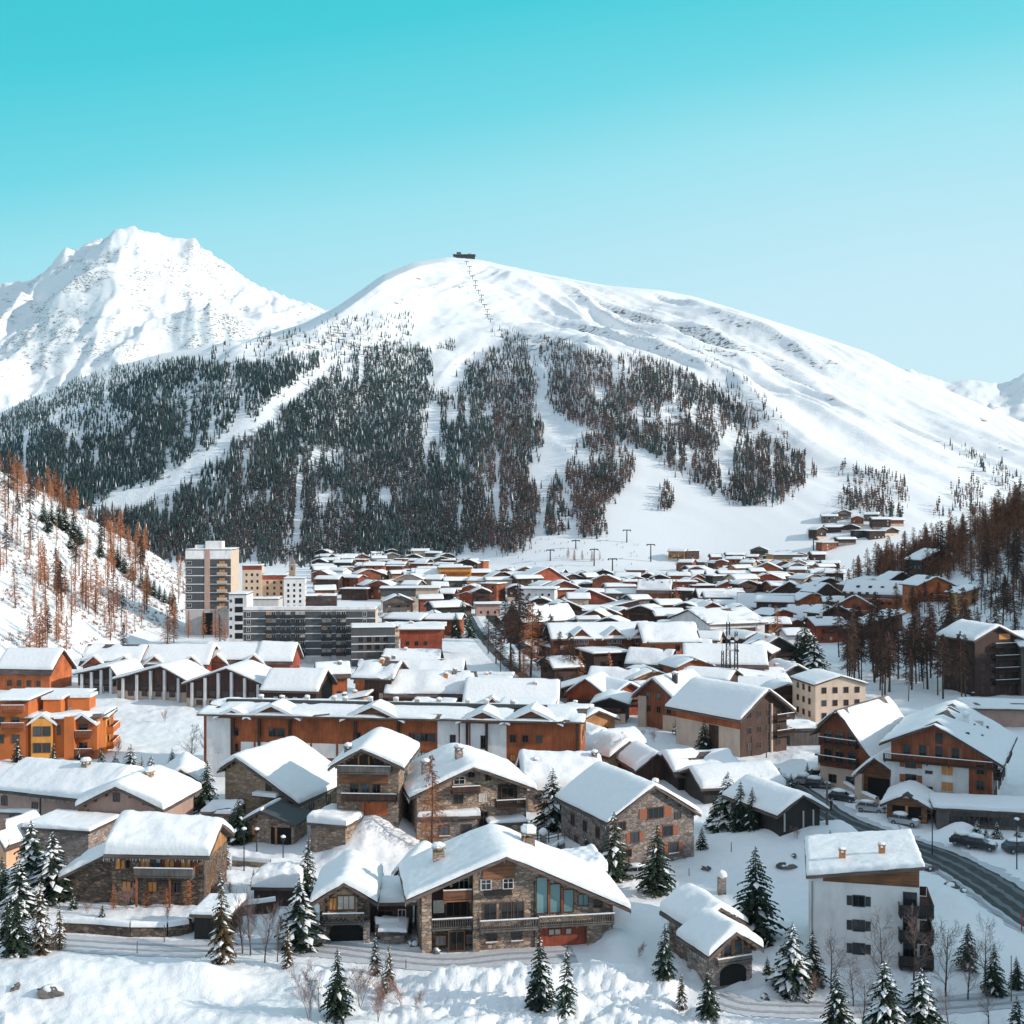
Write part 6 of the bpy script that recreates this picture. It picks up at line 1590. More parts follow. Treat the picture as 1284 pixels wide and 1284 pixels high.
NEAR_TREES = [
 ('snowy', 38, 1124, 100), ('snowy', 64, 1128, 88), ('dense', 20, 1198, 78), ('dry', 52, 1196, 98), ('snowy', 24, 1150, 74),
 ('spruce', 22, 955, 32), ('spruce', 66, 962, 34), ('spruce', 100, 972, 36), ('spruce', 128, 976, 40), ('snowy', 163, 984, 54), ('spruce', 145, 984, 44), ('snowy', 190, 990, 46), ('dry', 178, 978, 34),
 ('spruce', 216, 966, 30), ('spruce', 112, 978, 28), ('spruce', 258, 1032, 82), ('dense', 300, 1058, 62), ('dry', 280, 1208, 118), ('snowy', 378, 1188, 92), ('slim', 384, 1128, 84), ('dry', 361, 1212, 56),
 ('dry', 283, 1090, 58), ('spruce', 424, 1274, 90), ('dry', 488, 1242, 62), ('slim', 471, 1222, 56), ('spruce', 678, 1264, 96), ('slim', 710, 1270, 92), ('spruce', 771, 1104, 90), ('spruce', 823, 1120, 92),
 ('snowy', 693, 1040, 80), ('spruce', 735, 1084, 42), ('spruce', 833, 1224, 70), ('dry', 855, 1264, 52), ('spruce', 888, 1274, 62), ('dense', 947, 1178, 120), ('spruce', 962, 1186, 32), ('snowy', 846, 1168, 36),
 ('snowy', 993, 1242, 90), ('spruce', 1020, 1236, 72), ('spruce', 1051, 1286, 74), ('snowy', 1113, 1312, 112), ('snowy', 1158, 1312, 104), ('dense', 1213, 1216, 62), ('dense', 1247, 1248, 68), ('dense', 1276, 1240, 44), ('spruce', 1276, 1300, 56),
 ('snowy', 912, 1042, 78), ('dense', 929, 1042, 66), ('dense', 955, 1036, 66), ('dense', 942, 1040, 56), ('dense', 896, 1040, 44), ('dense', 882, 942, 42), ('snowy', 856, 922, 44), ('spruce', 868, 932, 30),
 ('spruce', 977, 990, 30), ('spruce', 992, 992, 24), ('spruce', 1012, 978, 24), ('dense', 876, 970, 22), ('dense', 830, 1010, 26), ('snowy', 1225, 1046, 20), ('snowy', 1250, 1052, 24), ('snowy', 1276, 1056, 22), ('snowy', 1236, 1050, 14),
 ('spruce', 700, 1078, 26), ('spruce', 716, 1080, 20), ('dense', 580, 790, 42), ('dense', 572, 800, 34), ('dense', 590, 800, 30),
 ('slim', 480, 1250, 40), ('spruce', 412, 1108, 26), ('spruce', 1004, 870, 0) , ('spruce', 890, 812, 26), ('spruce', 902, 814, 28), ('spruce', 914, 812, 26), ('spruce', 926, 814, 24), ('dense', 1010, 830, 60), ('snowy', 1022, 858, 66), ('dense', 1000, 835, 44),
]
for t in NEAR_TREES:
    if t[3]: tree(*t)
for t in [('bare', 1042, 1244, 82), ('bare', 1070, 1262, 76), ('bare', 1106, 1246, 112), ('bare', 1146, 1250, 116), ('bare', 1186, 1250, 104), ('bare', 1214, 1254, 78), ('bare', 1236, 1240, 96), ('bare', 1082, 1296, 84), ('bare', 1190, 1296, 64),
          ('redtwig', 390, 1280, 72), ('redtwig', 450, 1262, 66), ('redtwig', 474, 1280, 62), ('birch', 304, 1196, 88), ('birch', 314, 1198, 92), ('birch', 332, 1206, 84), ('birch', 348, 1206, 64), ('bare', 240, 964, 62), ('birch', 262, 968, 60), ('bare', 272, 972, 48),
          ('redtwig', 322, 1164, 34), ('redtwig', 340, 1160, 36), ('redtwig', 300, 1168, 30), ('redtwig', 352, 1170, 30), ('redtwig', 206, 905, 18), ('redtwig', 230, 1130, 34), ('redtwig', 158, 1140, 40), ('redtwig', 768, 928, 18), ('redtwig', 800, 932, 20), ('redtwig', 820, 930, 18),
          ('bare', 1128, 1055, 26), ('bare', 800, 905, 20), ('redtwig', 148, 945, 22), ('redtwig', 505, 1262, 36), ('redtwig', 1102, 1052, 16), ('larch', 541, 1068, 124), ('larch', 236, 1136, 46), ('larch', 208, 1136, 30), ('larch', 184, 1138, 36), ('larch', 142, 1140, 34)]:
    tree(*t)
for t in [('redtwig', 288, 1126, 26), ('spruce', 296, 1142, 24), ('redtwig', 402, 1176, 22), ('spruce', 392, 1150, 22), ('redtwig', 372, 1160, 30), ('spruce', 646, 1076, 22), ('redtwig', 665, 1080, 18), ('spruce', 726, 1092, 26), ('redtwig', 748, 1092, 22),
          ('spruce', 760, 1112, 20), ('redtwig', 860, 1078, 20), ('spruce', 880, 1064, 30), ('redtwig', 1010, 1256, 40), ('spruce', 962, 1222, 26), ('redtwig', 800, 1200, 22), ('redtwig', 110, 1146, 22), ('spruce', 128, 1150, 20), ('redtwig', 210, 1152, 24), ('spruce', 92, 1140, 26),
          ('redtwig', 270, 1126, 24), ('spruce', 318, 1110, 22), ('bare', 400, 1268, 44), ('redtwig', 520, 1268, 30), ('spruce', 1040, 1060, 22), ('redtwig', 1000, 1052, 20), ('bare', 1240, 1284, 52), ('spruce', 8, 1180, 54), ('dense', 4, 1130, 60), ('spruce', 84, 1122, 46), ('dry', 74, 1190, 62)]:
    tree(*t)
g_ = 'orange larches of the village grove'
for px, py, hp in ((652, 842, 112), (640, 836, 84), (665, 850, 98), (690, 838, 70), (622, 832, 62), (612, 820, 52), (632, 806, 66), (674, 836, 74), (702, 850, 60), (716, 856, 64), (650, 806, 70), (660, 800, 56), (684, 858, 50), (642, 858, 48), (628, 846, 54), (655, 865, 50)):
    tree('larch' if px % 2 else 'larchdark', px, py, hp, 'orange brown larch of the dense grove beside the stream' if px % 2 else 'dark larch of the dense grove beside the stream', g_ if px % 2 else 'dark larches of the village grove', 1.15)
for px, py, hp in ((765, 862, 46), (728, 858, 44), (975, 812, 54), (848, 766, 42), (780, 868, 30), (968, 820, 40), (712, 700, 14), (720, 702, 14), (730, 702, 13), (742, 704, 14), (752, 702, 12)):
    tree('larch', px, py, hp, None, None, 1.2)
# leafless trees between the chalets
for i in range(70):
    px, py = rt.uniform(400, 1060), rt.uniform(716, 800)
    if 560 < px < 700 and py > 740: continue
    x, D, z = G(px, py)
    if any(math.hypot(x - a, D - b - 5) < 7.5 for a, b, _ in placed): continue
    tree_at(rt.choice(['bare', 'bare', 'birch']), x, D, z, rt.uniform(5, 10), 'leafless tree standing between chalets of the far village', 'village trees', 1.2)
# left hill
gl = 'orange larches along the left hill crest'
lab = 'orange larch in the row along the steep snowy hill crest'
rl = random.Random(9)
for i in range(30):
    px = rl.choice([rl.uniform(14, 96), rl.uniform(14, 96), rl.uniform(128, 186)]); py = np.interp(px, [0, 60, 105, 150, 200], [596, 622, 650, 678, 702]) + rl.uniform(0, 16)
    tree('larch', px, py, rl.uniform(24, 44), lab, gl, 1.1)
lab = 'dark green pine in the clump near the steep hill crest'
for px, py, hp in ((55, 655, 30), (64, 660, 32), (74, 662, 34), (82, 668, 36), (92, 676, 36), (100, 684, 30), (60, 668, 24), (88, 690, 22), (140, 706, 26), (148, 712, 28), (156, 720, 26), (165, 728, 26), (125, 700, 26)):
    tree('dense', px, py, hp, lab, 'dark pines clumped on the left hill', 1.25)
lab = 'small dark spruce in the line crossing the snowy hill foot'
for px, py, hp in ((178, 738, 24), (186, 744, 26), (193, 748, 24), (200, 752, 22), (206, 756, 20), (213, 758, 18)):
    tree('dense', px, py, hp, lab, 'dark spruces at the hill foot', 1.1)
lab = 'bare larch scattered over the open snowy hillside'
for i in range(50):
    px = rl.uniform(0, 228); top = np.interp(px, [0, 60, 105, 150, 200, 240], [600, 630, 665, 690, 715, 745])
    py = rl.uniform(top + 14, 836 if px < 200 else 800)
    if rl.random() < 0.35: px *= 0.35
    tree(rl.choice(['larch', 'larchdark', 'larch']), px, py, rl.uniform(34, 74), lab, 'bare larches scattered on the left hillside', rl.uniform(0.7, 1.0))
for px, py, hp in ((270, 800, 40), (282, 806, 34), (255, 800, 36), (246, 790, 30), (276, 812, 44), (236, 800, 36), (218, 806, 54), (210, 812, 50), (290, 800, 30)):
    tree('larch', px, py, hp, 'bare larch before the pale foot of the grey tower', 'bare larches below the grey tower')
# right hill
npx = np.arange(1000, 1360, 5.0); nD = np.geomspace(230, 720, 400)
_A, _B = np.meshgrid(npx, nD, indexing='ij')
NMIN = np.minimum.accumulate(HY - FPX * (terrain((_A - CX) * _B / FPX, _B) - CAMZ) / _B, axis=1)
def forest_near(px, py):
    i = int(np.clip(round((px - 1000) / 5), 0, len(npx) - 1)); return nD[min(int(np.searchsorted(-NMIN[i], -py)), len(nD) - 1)]
rr_ = random.Random(17)
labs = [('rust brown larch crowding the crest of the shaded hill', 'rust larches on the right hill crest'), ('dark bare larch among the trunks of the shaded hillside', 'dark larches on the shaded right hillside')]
PROT['rust'] = [larch_proto(s, 2.3, 0.16, 'larchrust', 10, 1.7, 13) for s in (61, 62, 63)]
KINDN['rust'] = 'larch_tree'; LOOK['rust'] = 'rust brown larch'
HB = []
for _x, _y, o in placed:
    if o.get('category') and o.location.x > 100: HB.append((o.location.x, o.location.y))
def clear_of_house(x, y, r=8.5): return all(math.hypot(x - a, y - b - 5) > r for a, b in HB)
n = 0
while n < 70:
    px = rr_.uniform(1040, 1330); crest = np.interp(px, [1000, 1040, 1100, 1200, 1284, 1340], [752, 738, 716, 680, 636, 600])
    py = crest + abs(rr_.gauss(0, 26)) + 1
    x, D, z = G(px, py)
    if not clear_of_house(x, D): continue
    tree_at('rust', x, D, z, rr_.uniform(24, 46) * D / FPX, labs[0][0], labs[0][1], rr_.uniform(0.9, 1.3)); n += 1
n = 0
while n < 125:
    px = rr_.uniform(1035, 1330); crest = np.interp(px, [1000, 1040, 1100, 1200, 1284, 1340], [752, 740, 724, 700, 666, 640])
    lo = np.interp(px, [1035, 1060, 1130, 1200, 1284, 1340], [840, 860, 880, 880, 870, 870])
    py = rr_.uniform(crest + 20, lo)
    if 1140 < px < 1230 and 735 < py < 765 or 1052 < px < 1135 and 735 < py < 772: continue
    fr_ = n < 50
    if fr_: px, py = rr_.uniform(1062, 1222), rr_.uniform(822, 882)
    elif py > 845 and rr_.random() < 0.6: continue
    x, D, z = G(px, py)
    if not clear_of_house(x, D): continue
    # keep the chalets on the slope in view
    hp = rr_.uniform(38, 76) if not fr_ else rr_.uniform(62, 98)
    if fr_: pass
    elif 1145 < px < 1225 and 765 < py < 830: hp = rr_.uniform(24, 44)
    if not fr_ and 1060 < px < 1135 and 770 < py < 820: hp = rr_.uniform(20, 36)
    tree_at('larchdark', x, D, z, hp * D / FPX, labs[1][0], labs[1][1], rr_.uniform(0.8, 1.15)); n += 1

# the rest of that wood, too many to count
def merged_wood(name, protos, spots, mats, label):
    V = {0: [], 1: []}; Fc = {0: [], 1: []}; K = {0: 0, 1: 0}
    for (x, y, z, s_, w_) in spots:
        a = rr_.random() * 6.283; c, sn_ = math.cos(a), math.sin(a)
        for q, (nm, me) in enumerate(rr_.choice(protos)):
            v = np.empty(len(me.vertices) * 3, np.float32); me.vertices.foreach_get('co', v); v = v.reshape(-1, 3)
            f = np.empty(len(me.loops), np.int32); me.loops.foreach_get('vertex_index', f); f = f.reshape(-1, 3)
            o = np.empty_like(v); o[:, 0] = (v[:, 0] * c - v[:, 1] * sn_) * s_ * w_ + x; o[:, 1] = (v[:, 0] * sn_ + v[:, 1] * c) * s_ * w_ + y; o[:, 2] = v[:, 2] * s_ + z - 0.2
            V[q].append(o); Fc[q].append(f + K[q]); K[q] += len(v)
    n0 = K[0]; vv = np.concatenate(V[0] + V[1]); f0 = np.concatenate(Fc[0]); f1 = np.concatenate(Fc[1]) + n0
    me = np_mesh(name, vv, np.concatenate([f0, f1]), mats, np.concatenate([np.zeros(len(f0), int), np.ones(len(f1), int)]))
    tag(link(name, me), label, kind='stuff')
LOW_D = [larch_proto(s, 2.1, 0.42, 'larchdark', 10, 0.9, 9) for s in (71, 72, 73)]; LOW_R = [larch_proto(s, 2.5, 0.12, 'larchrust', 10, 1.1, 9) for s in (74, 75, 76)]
sp_r, sp_d = [], []
for i in range(780):
    px = rr_.uniform(1045, 1350); crest = np.interp(px, [1000, 1040, 1100, 1200, 1284, 1340], [752, 738, 716, 680, 636, 600])
    lo = np.interp(px, [1035, 1060, 1130, 1200, 1284, 1340], [800, 835, 850, 850, 850, 850])
    py = rr_.uniform(crest, lo)
    if i % 2: py = crest + abs(rr_.gauss(0, 30))
    if 1140 < px < 1230 and 728 < py < 835 or 1052 < px < 1140 and 730 < py < 815 or 1210 < px and 780 < py: continue
    D = float(forest_near(px, py)); x = (px - CX) * D / FPX
    if not clear_of_house(x, D, 9): continue
    up = (py - crest) / (lo - crest)
    z = gz(x, D)
    if z < 0.4: continue
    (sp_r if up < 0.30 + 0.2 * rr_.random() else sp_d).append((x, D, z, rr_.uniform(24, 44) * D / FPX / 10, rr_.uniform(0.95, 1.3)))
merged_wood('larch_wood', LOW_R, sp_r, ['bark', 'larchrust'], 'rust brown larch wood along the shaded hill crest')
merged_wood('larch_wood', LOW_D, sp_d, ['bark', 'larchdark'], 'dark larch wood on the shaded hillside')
LOW_L = [larch_proto(s, 1.5, 0.2, 'larch', 10, 0.8, 8) for s in (81, 82, 83)]
sp_l = []
for i in range(260):
    px = rr_.uniform(-20, 235); top = float(np.interp(px, [0, 60, 105, 150, 200, 240], [598, 626, 655, 682, 706, 738])); py = rr_.uniform(top, 820)
    if vnoise(px / 30, py / 40, 19) < 0.46: continue
    D = float(np.interp(py, [top, 830], [float(np.interp(px, [0, 105, 240], [505, 560, 610])), 370])); x = (px - CX) * D / FPX; z = gz(x, D)
    if z > 1: sp_l.append((x, D, z, rr_.uniform(18, 46) * D / FPX / 10, rr_.uniform(0.8, 1.1)))
merged_wood('larch_wood', LOW_L, sp_l, ['bark', 'larch'], 'thin orange larch scatter over the open hillside')
# low scrub poking through the snow of both hillsides
sv, sf = [], []
ns_ = np.random.RandomState(6)
for i in range(4500):
    if i % 3: px, py = ns_.uniform(0, 240), ns_.uniform(615, 830)
    else: px, py = ns_.uniform(1040, 1284), ns_.uniform(690, 890)
    D = ns_.uniform(340, 600); x = (px - CX) * D / FPX; z = gz(x, D)
    if z < 2.5 or vnoise(x / 14, D / 14, 12) < 0.42: continue
    for q in range(9):
        a = ns_.rand() * 6.28; r = ns_.uniform(0.2, 1.1); h_ = ns_.uniform(0.3, 1.0); k = len(sv); bx, by = x + r * math.cos(a) * 0.6, D + r * math.sin(a) * 0.6
        sv += [(bx - 0.09, by, z - 0.2), (bx + 0.09, by, z - 0.2), (bx + ns_.uniform(-0.5, 0.5), by + ns_.uniform(-0.5, 0.5), z + h_)]; sf.append((k, k + 1, k + 2))
o = link('undergrowth', np_mesh('undergrowth', sv, sf, ['larchrust'])); tag(o, 'brown scrub poking through the snow of the hillsides', kind='stuff')

# ------------------------------------------------------------------ the forest on the big mountain
cpx = np.arange(-64, 1350, 4.0); cD = np.geomspace(900, 3150, 1100)
CX_, CD_ = np.meshgrid(cpx, cD, indexing='ij')
CT = terrain((CX_ - CX) * CD_ / FPX, CD_)
CPY = HY - FPX * (CT - CAMZ) / CD_
CMIN = np.minimum.accumulate(CPY, axis=1)
def forest_D(px, py):
    out = np.empty(len(px)); idx = np.clip(((px + 64) / 4).round().astype(int), 0, len(cpx) - 1)
    for i in range(len(px)): out[i] = cD[min(np.searchsorted(-CMIN[idx[i]], -py[i]), len(cD) - 1)]
    return out
def inpoly(px, py, poly):
    c = np.zeros(len(px), bool); j = len(poly) - 1
    for i in range(len(poly)):
        xi, yi = poly[i]; xj, yj = poly[j]
        c ^= ((yi > py) != (yj > py)) & (px < (xj - xi) * (py - yi) / (yj - yi + 1e-9) + xi); j = i
    return c
FOR = [  # outline in the photo, trees per 1000 px2, share of larch, gap strength
 ([(-60, 540), (0, 520), (60, 490), (120, 468), (200, 452), (290, 452), (330, 462), (400, 444), (394, 462), (318, 516), (222, 582), (108, 640), (60, 640), (-60, 640)], 96, 0.14, 0.40),
 ([(402, 478), (440, 452), (475, 434), (535, 440), (545, 468), (530, 478), (548, 500), (580, 500), (575, 470), (590, 452), (625, 440), (640, 425), (668, 436), (672, 520), (682, 570), (674, 650), (662, 694), (610, 694), (540, 698), (420, 712), (330, 710), (195, 702), (146, 655), (180, 638), (270, 584), (350, 525)], 84, 0.36, 0.36),
 ([(676, 430), (690, 424), (730, 442), (800, 450), (850, 466), (900, 492), (940, 522), (938, 548), (1004, 566), (1026, 600), (982, 632), (930, 636), (885, 606), (840, 590), (800, 564), (740, 534), (694, 515)], 86, 0.82, 0.33),
 ([(708, 566), (722, 578), (748, 548), (766, 548), (797, 582), (788, 610), (766, 618), (756, 640), (752, 670), (733, 676), (720, 625)], 80, 0.85, 0.34),
 ([(682, 664), (690, 630), (700, 588), (717, 650), (710, 672)], 60, 0.6, 0.3),
 ([(1046, 612), (1085, 622), (1120, 635), (1132, 655), (1060, 642)], 50, 0.95, 0.35),
 ([(548, 432), (572, 424), (570, 438), (548, 440)], 60, 0.3, 0.2), ([(615, 412), (640, 412), (668, 430), (640, 432), (620, 424)], 45, 0.8, 0.3),
 ([(1046, 580), (1110, 600), (1180, 612), (1250, 600), (1284, 608), (1284, 640), (1200, 650), (1110, 625), (1046, 596)], 26, 0.9, 0.55),
 ([(1180, 540), (1230, 570), (1280, 595), (1275, 612), (1225, 585), (1180, 560)], 20, 0.7, 0.5),
 ([(824, 628), (830, 612), (845, 622), (845, 640), (826, 642)], 50, 0.9, 0.2),
 ([(250, 440), (420, 400), (520, 392), (520, 430), (440, 452), (400, 462), (330, 470)], 16, 0.2, 0.5),
 ([(860, 430), (940, 470), (1000, 560), (940, 520), (890, 480)], 9, 0.9, 0.5),
 ([(60, 690), (235, 705), (240, 650), (120, 640)], 60, 0.3, 0.3),
]
nr = np.random.RandomState(4)
TP, TY, TL, TF = [], [], [], []
for fi, (poly, dens, lsh, gap) in enumerate(FOR):
    a = np.array(poly, float); x0, y0 = a.min(0); x1, y1 = a.max(0)
    n = int((x1 - x0) * (y1 - y0) * dens * 3.7 / 1000)
    px = nr.uniform(x0, x1, n); py = nr.uniform(y0, y1, n)
    jx = 13 * fbm(px / 26, py / 30, 4, 81) + nr.normal(0, 3.2, n); jy = 10 * fbm(px / 26, py / 30, 4, 85) + nr.normal(0, 3.2, n)
    k = inpoly(px + jx, py + jy, poly)
    # gaps follow the fall line: streaks of snow between the trees
    g1 = vnoise(px / 7 + (650 - px) * py / 60000, py / 60, 91); g2 = vnoise(px / 34, py / 26, 93)
    k &= (g1 * 0.55 + g2 * 0.45) > (gap * 0.80 + 0.05 + 0.26 * (nr.rand(n) - 0.5))
    if fi == 0:       # broken crags in the left flank
        k &= ~((((px - 115) / 55) ** 2 + ((py - 528) / 22) ** 2 < 1) & (nr.rand(n) < 0.7)); k &= ~((((px - 270) / 60) ** 2 + ((py - 505) / 30) ** 2 < 1) & (nr.rand(n) < 0.55))
    px, py = px[k], py[k]
    l_ = nr.rand(len(px)) < np.clip(lsh + 0.5 * (vnoise(px / 30, py / 30, 97) - 0.5) * (1 if 0.2 < lsh < 0.9 else 0.3), 0, 1)
    if fi == 1: l_ = nr.rand(len(px)) < np.clip(0.36 + 0.4 * smooth(540, 660, px) + 0.35 * smooth(540, 640, py) + 0.7 * (vnoise(px / 30, py / 30, 97) - 0.5), 0, 0.9)
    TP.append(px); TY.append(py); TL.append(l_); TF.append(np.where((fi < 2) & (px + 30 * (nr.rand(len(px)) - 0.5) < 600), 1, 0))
TF = np.concatenate(TF); TP = np.concatenate(TP); TY = np.concatenate(TY); TL = np.concatenate(TL)
TD = forest_D(TP, TY)
ok = (TD < 3050) & (TD > 900); TP, TY, TL, TD, TF = TP[ok], TY[ok], TL[ok], TD[ok], TF[ok]
TX = (TP - CX) * TD / FPX; TZ = terrain(TX, TD)
TH = nr.uniform(5.5, 13, len(TP)) * np.interp(TY, [400, 480, 650], [0.62, 0.85, 1.0])

def far_conifer(r):
    v, f = [], []
    for (z0, z1, rad) in ((0.06, 0.62, 0.155), (0.34, 1.0, 0.115)):
        k = len(v); n = 5; a0 = r.rand() * 6.28
        for i in range(n):
            a = a0 + 6.283 * i / n; q = rad * r.uniform(0.7, 1.25); v.append((q * math.cos(a), q * math.sin(a), z0 + r.uniform(-0.05, 0.05)))
        v.append((0, 0, z1)); f += [(k + i, k + (i + 1) % n, k + n) for i in range(n)]
    return np.array(v), np.array(f)
def far_larch(r):
    v, f = [], []
    for i in range(3):
        a = i * 1.047 + r.rand(); c, s = math.cos(a), math.sin(a); k = len(v)
        v += [(0.016 * c, 0.016 * s, 0), (-0.016 * c, -0.016 * s, 0), (0, 0, 1.0)]; f.append((k, k + 1, k + 2))
        for q in range(3):
            z = 0.28 + q * 0.2 + r.uniform(-0.05, 0.05); w = (0.15 - 0.035 * q) * r.uniform(0.7, 1.2); k = len(v)
            v += [(0, 0, z - 0.02), (w * c, w * s, z + 0.03), (0, 0, z + 0.15), (-w * c, -w * s, z + 0.02)]; f += [(k, k + 1, k + 2), (k, k + 2, k + 3)]
    return np.array(v), np.array(f)
FC = [far_conifer(nr) for _ in range(6)]; FL = [far_larch(nr) for _ in range(6)]
app = TH / TD
single = np.zeros(len(TP), bool)
order = np.argsort(-app)
inn = (TP[order] > 0) & (TP[order] < 1284) & (TY[order] < 700) & (TY[order] > 560) & (TP[order] > 240)
for kind_l in (False, True):
    sel = order[inn & (TL[order] == kind_l)][:120 if not kind_l else 40]; single[sel] = True
def forest(name, mask, protos, mat, label):
    V, Fc, k = [], [], 0
    for i in np.nonzero(mask)[0]:
        v, f = protos[i % len(protos)]; a = nr.rand() * 6.283; c, s = math.cos(a), math.sin(a); h = TH[i]; w = h * nr.uniform(0.55, 1.0)
        q = np.empty_like(v); q[:, 0] = (v[:, 0] * c - v[:, 1] * s) * w + TX[i]; q[:, 1] = (v[:, 0] * s + v[:, 1] * c) * w + TD[i]; q[:, 2] = v[:, 2] * h + TZ[i] - 0.5
        V.append(q); Fc.append(f + k); k += len(v)
    ff = np.concatenate(Fc); mi = (nr.rand(len(ff)) < (0.05 if mat == 'farneedle' else 0.03)).astype(int)
    o = link(name, np_mesh(name, np.concatenate(V), ff, [mat, 'roofsnow'], mi)); tag(o, label, kind='stuff'); return o
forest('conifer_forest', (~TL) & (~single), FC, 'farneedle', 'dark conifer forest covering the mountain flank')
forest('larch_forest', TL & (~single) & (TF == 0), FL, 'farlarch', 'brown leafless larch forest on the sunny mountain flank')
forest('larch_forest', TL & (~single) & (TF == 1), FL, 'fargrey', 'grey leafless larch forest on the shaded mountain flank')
def far_mesh(v, f, mat): return np_mesh('tree', v, f, [mat])
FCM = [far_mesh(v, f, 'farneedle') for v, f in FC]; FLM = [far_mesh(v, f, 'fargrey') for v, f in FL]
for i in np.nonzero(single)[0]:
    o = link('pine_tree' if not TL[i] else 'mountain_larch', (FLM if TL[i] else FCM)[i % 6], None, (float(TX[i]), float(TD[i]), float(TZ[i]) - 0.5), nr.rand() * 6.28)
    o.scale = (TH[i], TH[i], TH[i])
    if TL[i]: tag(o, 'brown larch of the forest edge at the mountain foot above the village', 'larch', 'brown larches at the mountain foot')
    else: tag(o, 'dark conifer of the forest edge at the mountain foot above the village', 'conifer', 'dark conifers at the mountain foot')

# ================================================================== smaller things
def ground_thing(name, px, py, label, cat, group=None, rz=0.0):
    x, D, z = G(px, py); e = empty(name, (x, D, z), rz); e['k'] = D / FPX; return tag(e, label, cat, group), D / FPX
# cars
def car_meshes(paint):
    b = MB(); prof = [(-2.05, 0.32), (2.05, 0.30), (2.12, 0.62), (1.95, 0.86), (1.05, 0.98), (-1.95, 1.0), (-2.1, 0.75)]
    b.prism(prof, -0.84, 0.84, 'y')
    cab = [(-1.9, 0.99), (1.0, 0.97), (0.35, 1.44), (-1.5, 1.48)]
    g = MB(); w0, w1 = 0.80, 0.66
    lo = [(-1.9, -w0, 0.99), (1.0, -w0, 0.97), (1.0, w0, 0.97), (-1.9, w0, 0.99)]; hi = [(-1.5, -w1, 1.42), (0.35, -w1, 1.40), (0.35, w1, 1.40), (-1.5, w1, 1.42)]
    for i in range(4):
        j = (i + 1) % 4; g.quad(lo[i], lo[j], hi[j], hi[i])
    rf_ = MB(); rf_.prism([(-1.58, 1.40), (0.42, 1.38), (0.30, 1.46), (-1.45, 1.49)], -0.69, 0.69, 'y')
    for x in (-0.55,):
        for s in (-1, 1): rf_.prism([(x - 0.05, 0.98), (x + 0.05, 0.98), (x + 0.05, 1.42), (x - 0.05, 1.42)], s * 0.735 - 0.05, s * 0.735 + 0.05, 'y')
    wm = MB(); n = 16
    wm.tube((0, -0.1, 0), (0, 0.1, 0), 0.32, 0.32, 16); rim = MB(); rim.tube((0, -0.115, 0), (0, 0.115, 0), 0.19, 0.19, 10)
    hl = MB(); hl.box(-0.04, 0.05, -0.16, 0.16, -0.08, 0.08)
    return dict(body=b.mesh('body', [paint]), glass=g.mesh('glass', ['glass']), roof=rf_.mesh('roof', [paint]), wheel=wm.mesh('tyre', ['tyre']), rim=rim.mesh('rim', ['metal']), hl=hl.mesh('headlight', ['lamp']), tl=hl.mesh('tail_light', ['redlamp']))
CM = {p: car_meshes(p) for p in ('carwhite', 'cardark')}
def car(px, py, rz, paint, label, snow=0.3):
    e, k = ground_thing('parked_car', px, py, label, 'car', 'parked cars', R_(rz)); m = CM[paint]
    link('body', m['body'], e); link('cabin_glass', m['glass'], e); link('roof', m['roof'], e)
    for x in (-1.3, 1.35):
        for y in (-0.8, 0.8): w = link('wheel', m['wheel'], e, (x, y, 0.32)); link('rim', m['rim'], w)
    for y in (-0.58, 0.58): link('headlight', m['hl'], e, (2.06, y, 0.68)); link('tail_light', m['tl'], e, (-2.08, y, 0.8))
    if snow > 0:
        s = MB(); s.blob((-0.55, 0, 1.44 + snow * 0.3), 1.1, 0.72, snow, 0, random.random() * 9, 12); s.blob((1.5, 0, 0.9), 0.55, 0.72, snow * 0.6, 0, random.random() * 9, 10); s.build('snow', 'roofsnow', e, True)
car(803, 1100, 8, 'carwhite', 'silver hatchback parked below the stone house with red shutters', 0.22)
car(757, 908, 10, 'cardark', 'dark car parked beside the brown gabled chalet', 0.1)
car(1056, 1004, -28, 'cardark', 'snow covered dark car near the pole by the road', 0.35)
car(1092, 1018, -30, 'carwhite', 'silver car on the roadside before the sweeping roof chalet', 0.3)
car(1134, 1034, -35, 'carwhite', 'silver car on the roadside next to the hotel porch', 0.3)
car(1212, 1060, -32, 'cardark', 'dark snow topped car first in the lot past the hotel porch', 0.4)
car(1229, 1064, -32, 'cardark', 'dark snow topped car second in the lot past the hotel porch', 0.4)
car(1278, 1068, 6, 'cardark', 'dark car cut by the picture edge in the hotel lot', 0.3)
for i, (a, b) in enumerate(((1012, 984), (1026, 988), (1040, 984), (1030, 976))):
    car(a, b, -20 + i * 7, 'cardark' if i % 2 else 'carwhite', ('silver', 'dark', 'silver', 'dark')[i] + ' car ' + ('nearest the black barn roofs', 'buried in snow uphill of the pole', 'parked uphill of the pole', 'behind the two snowy silver cars')[i], 0.5)
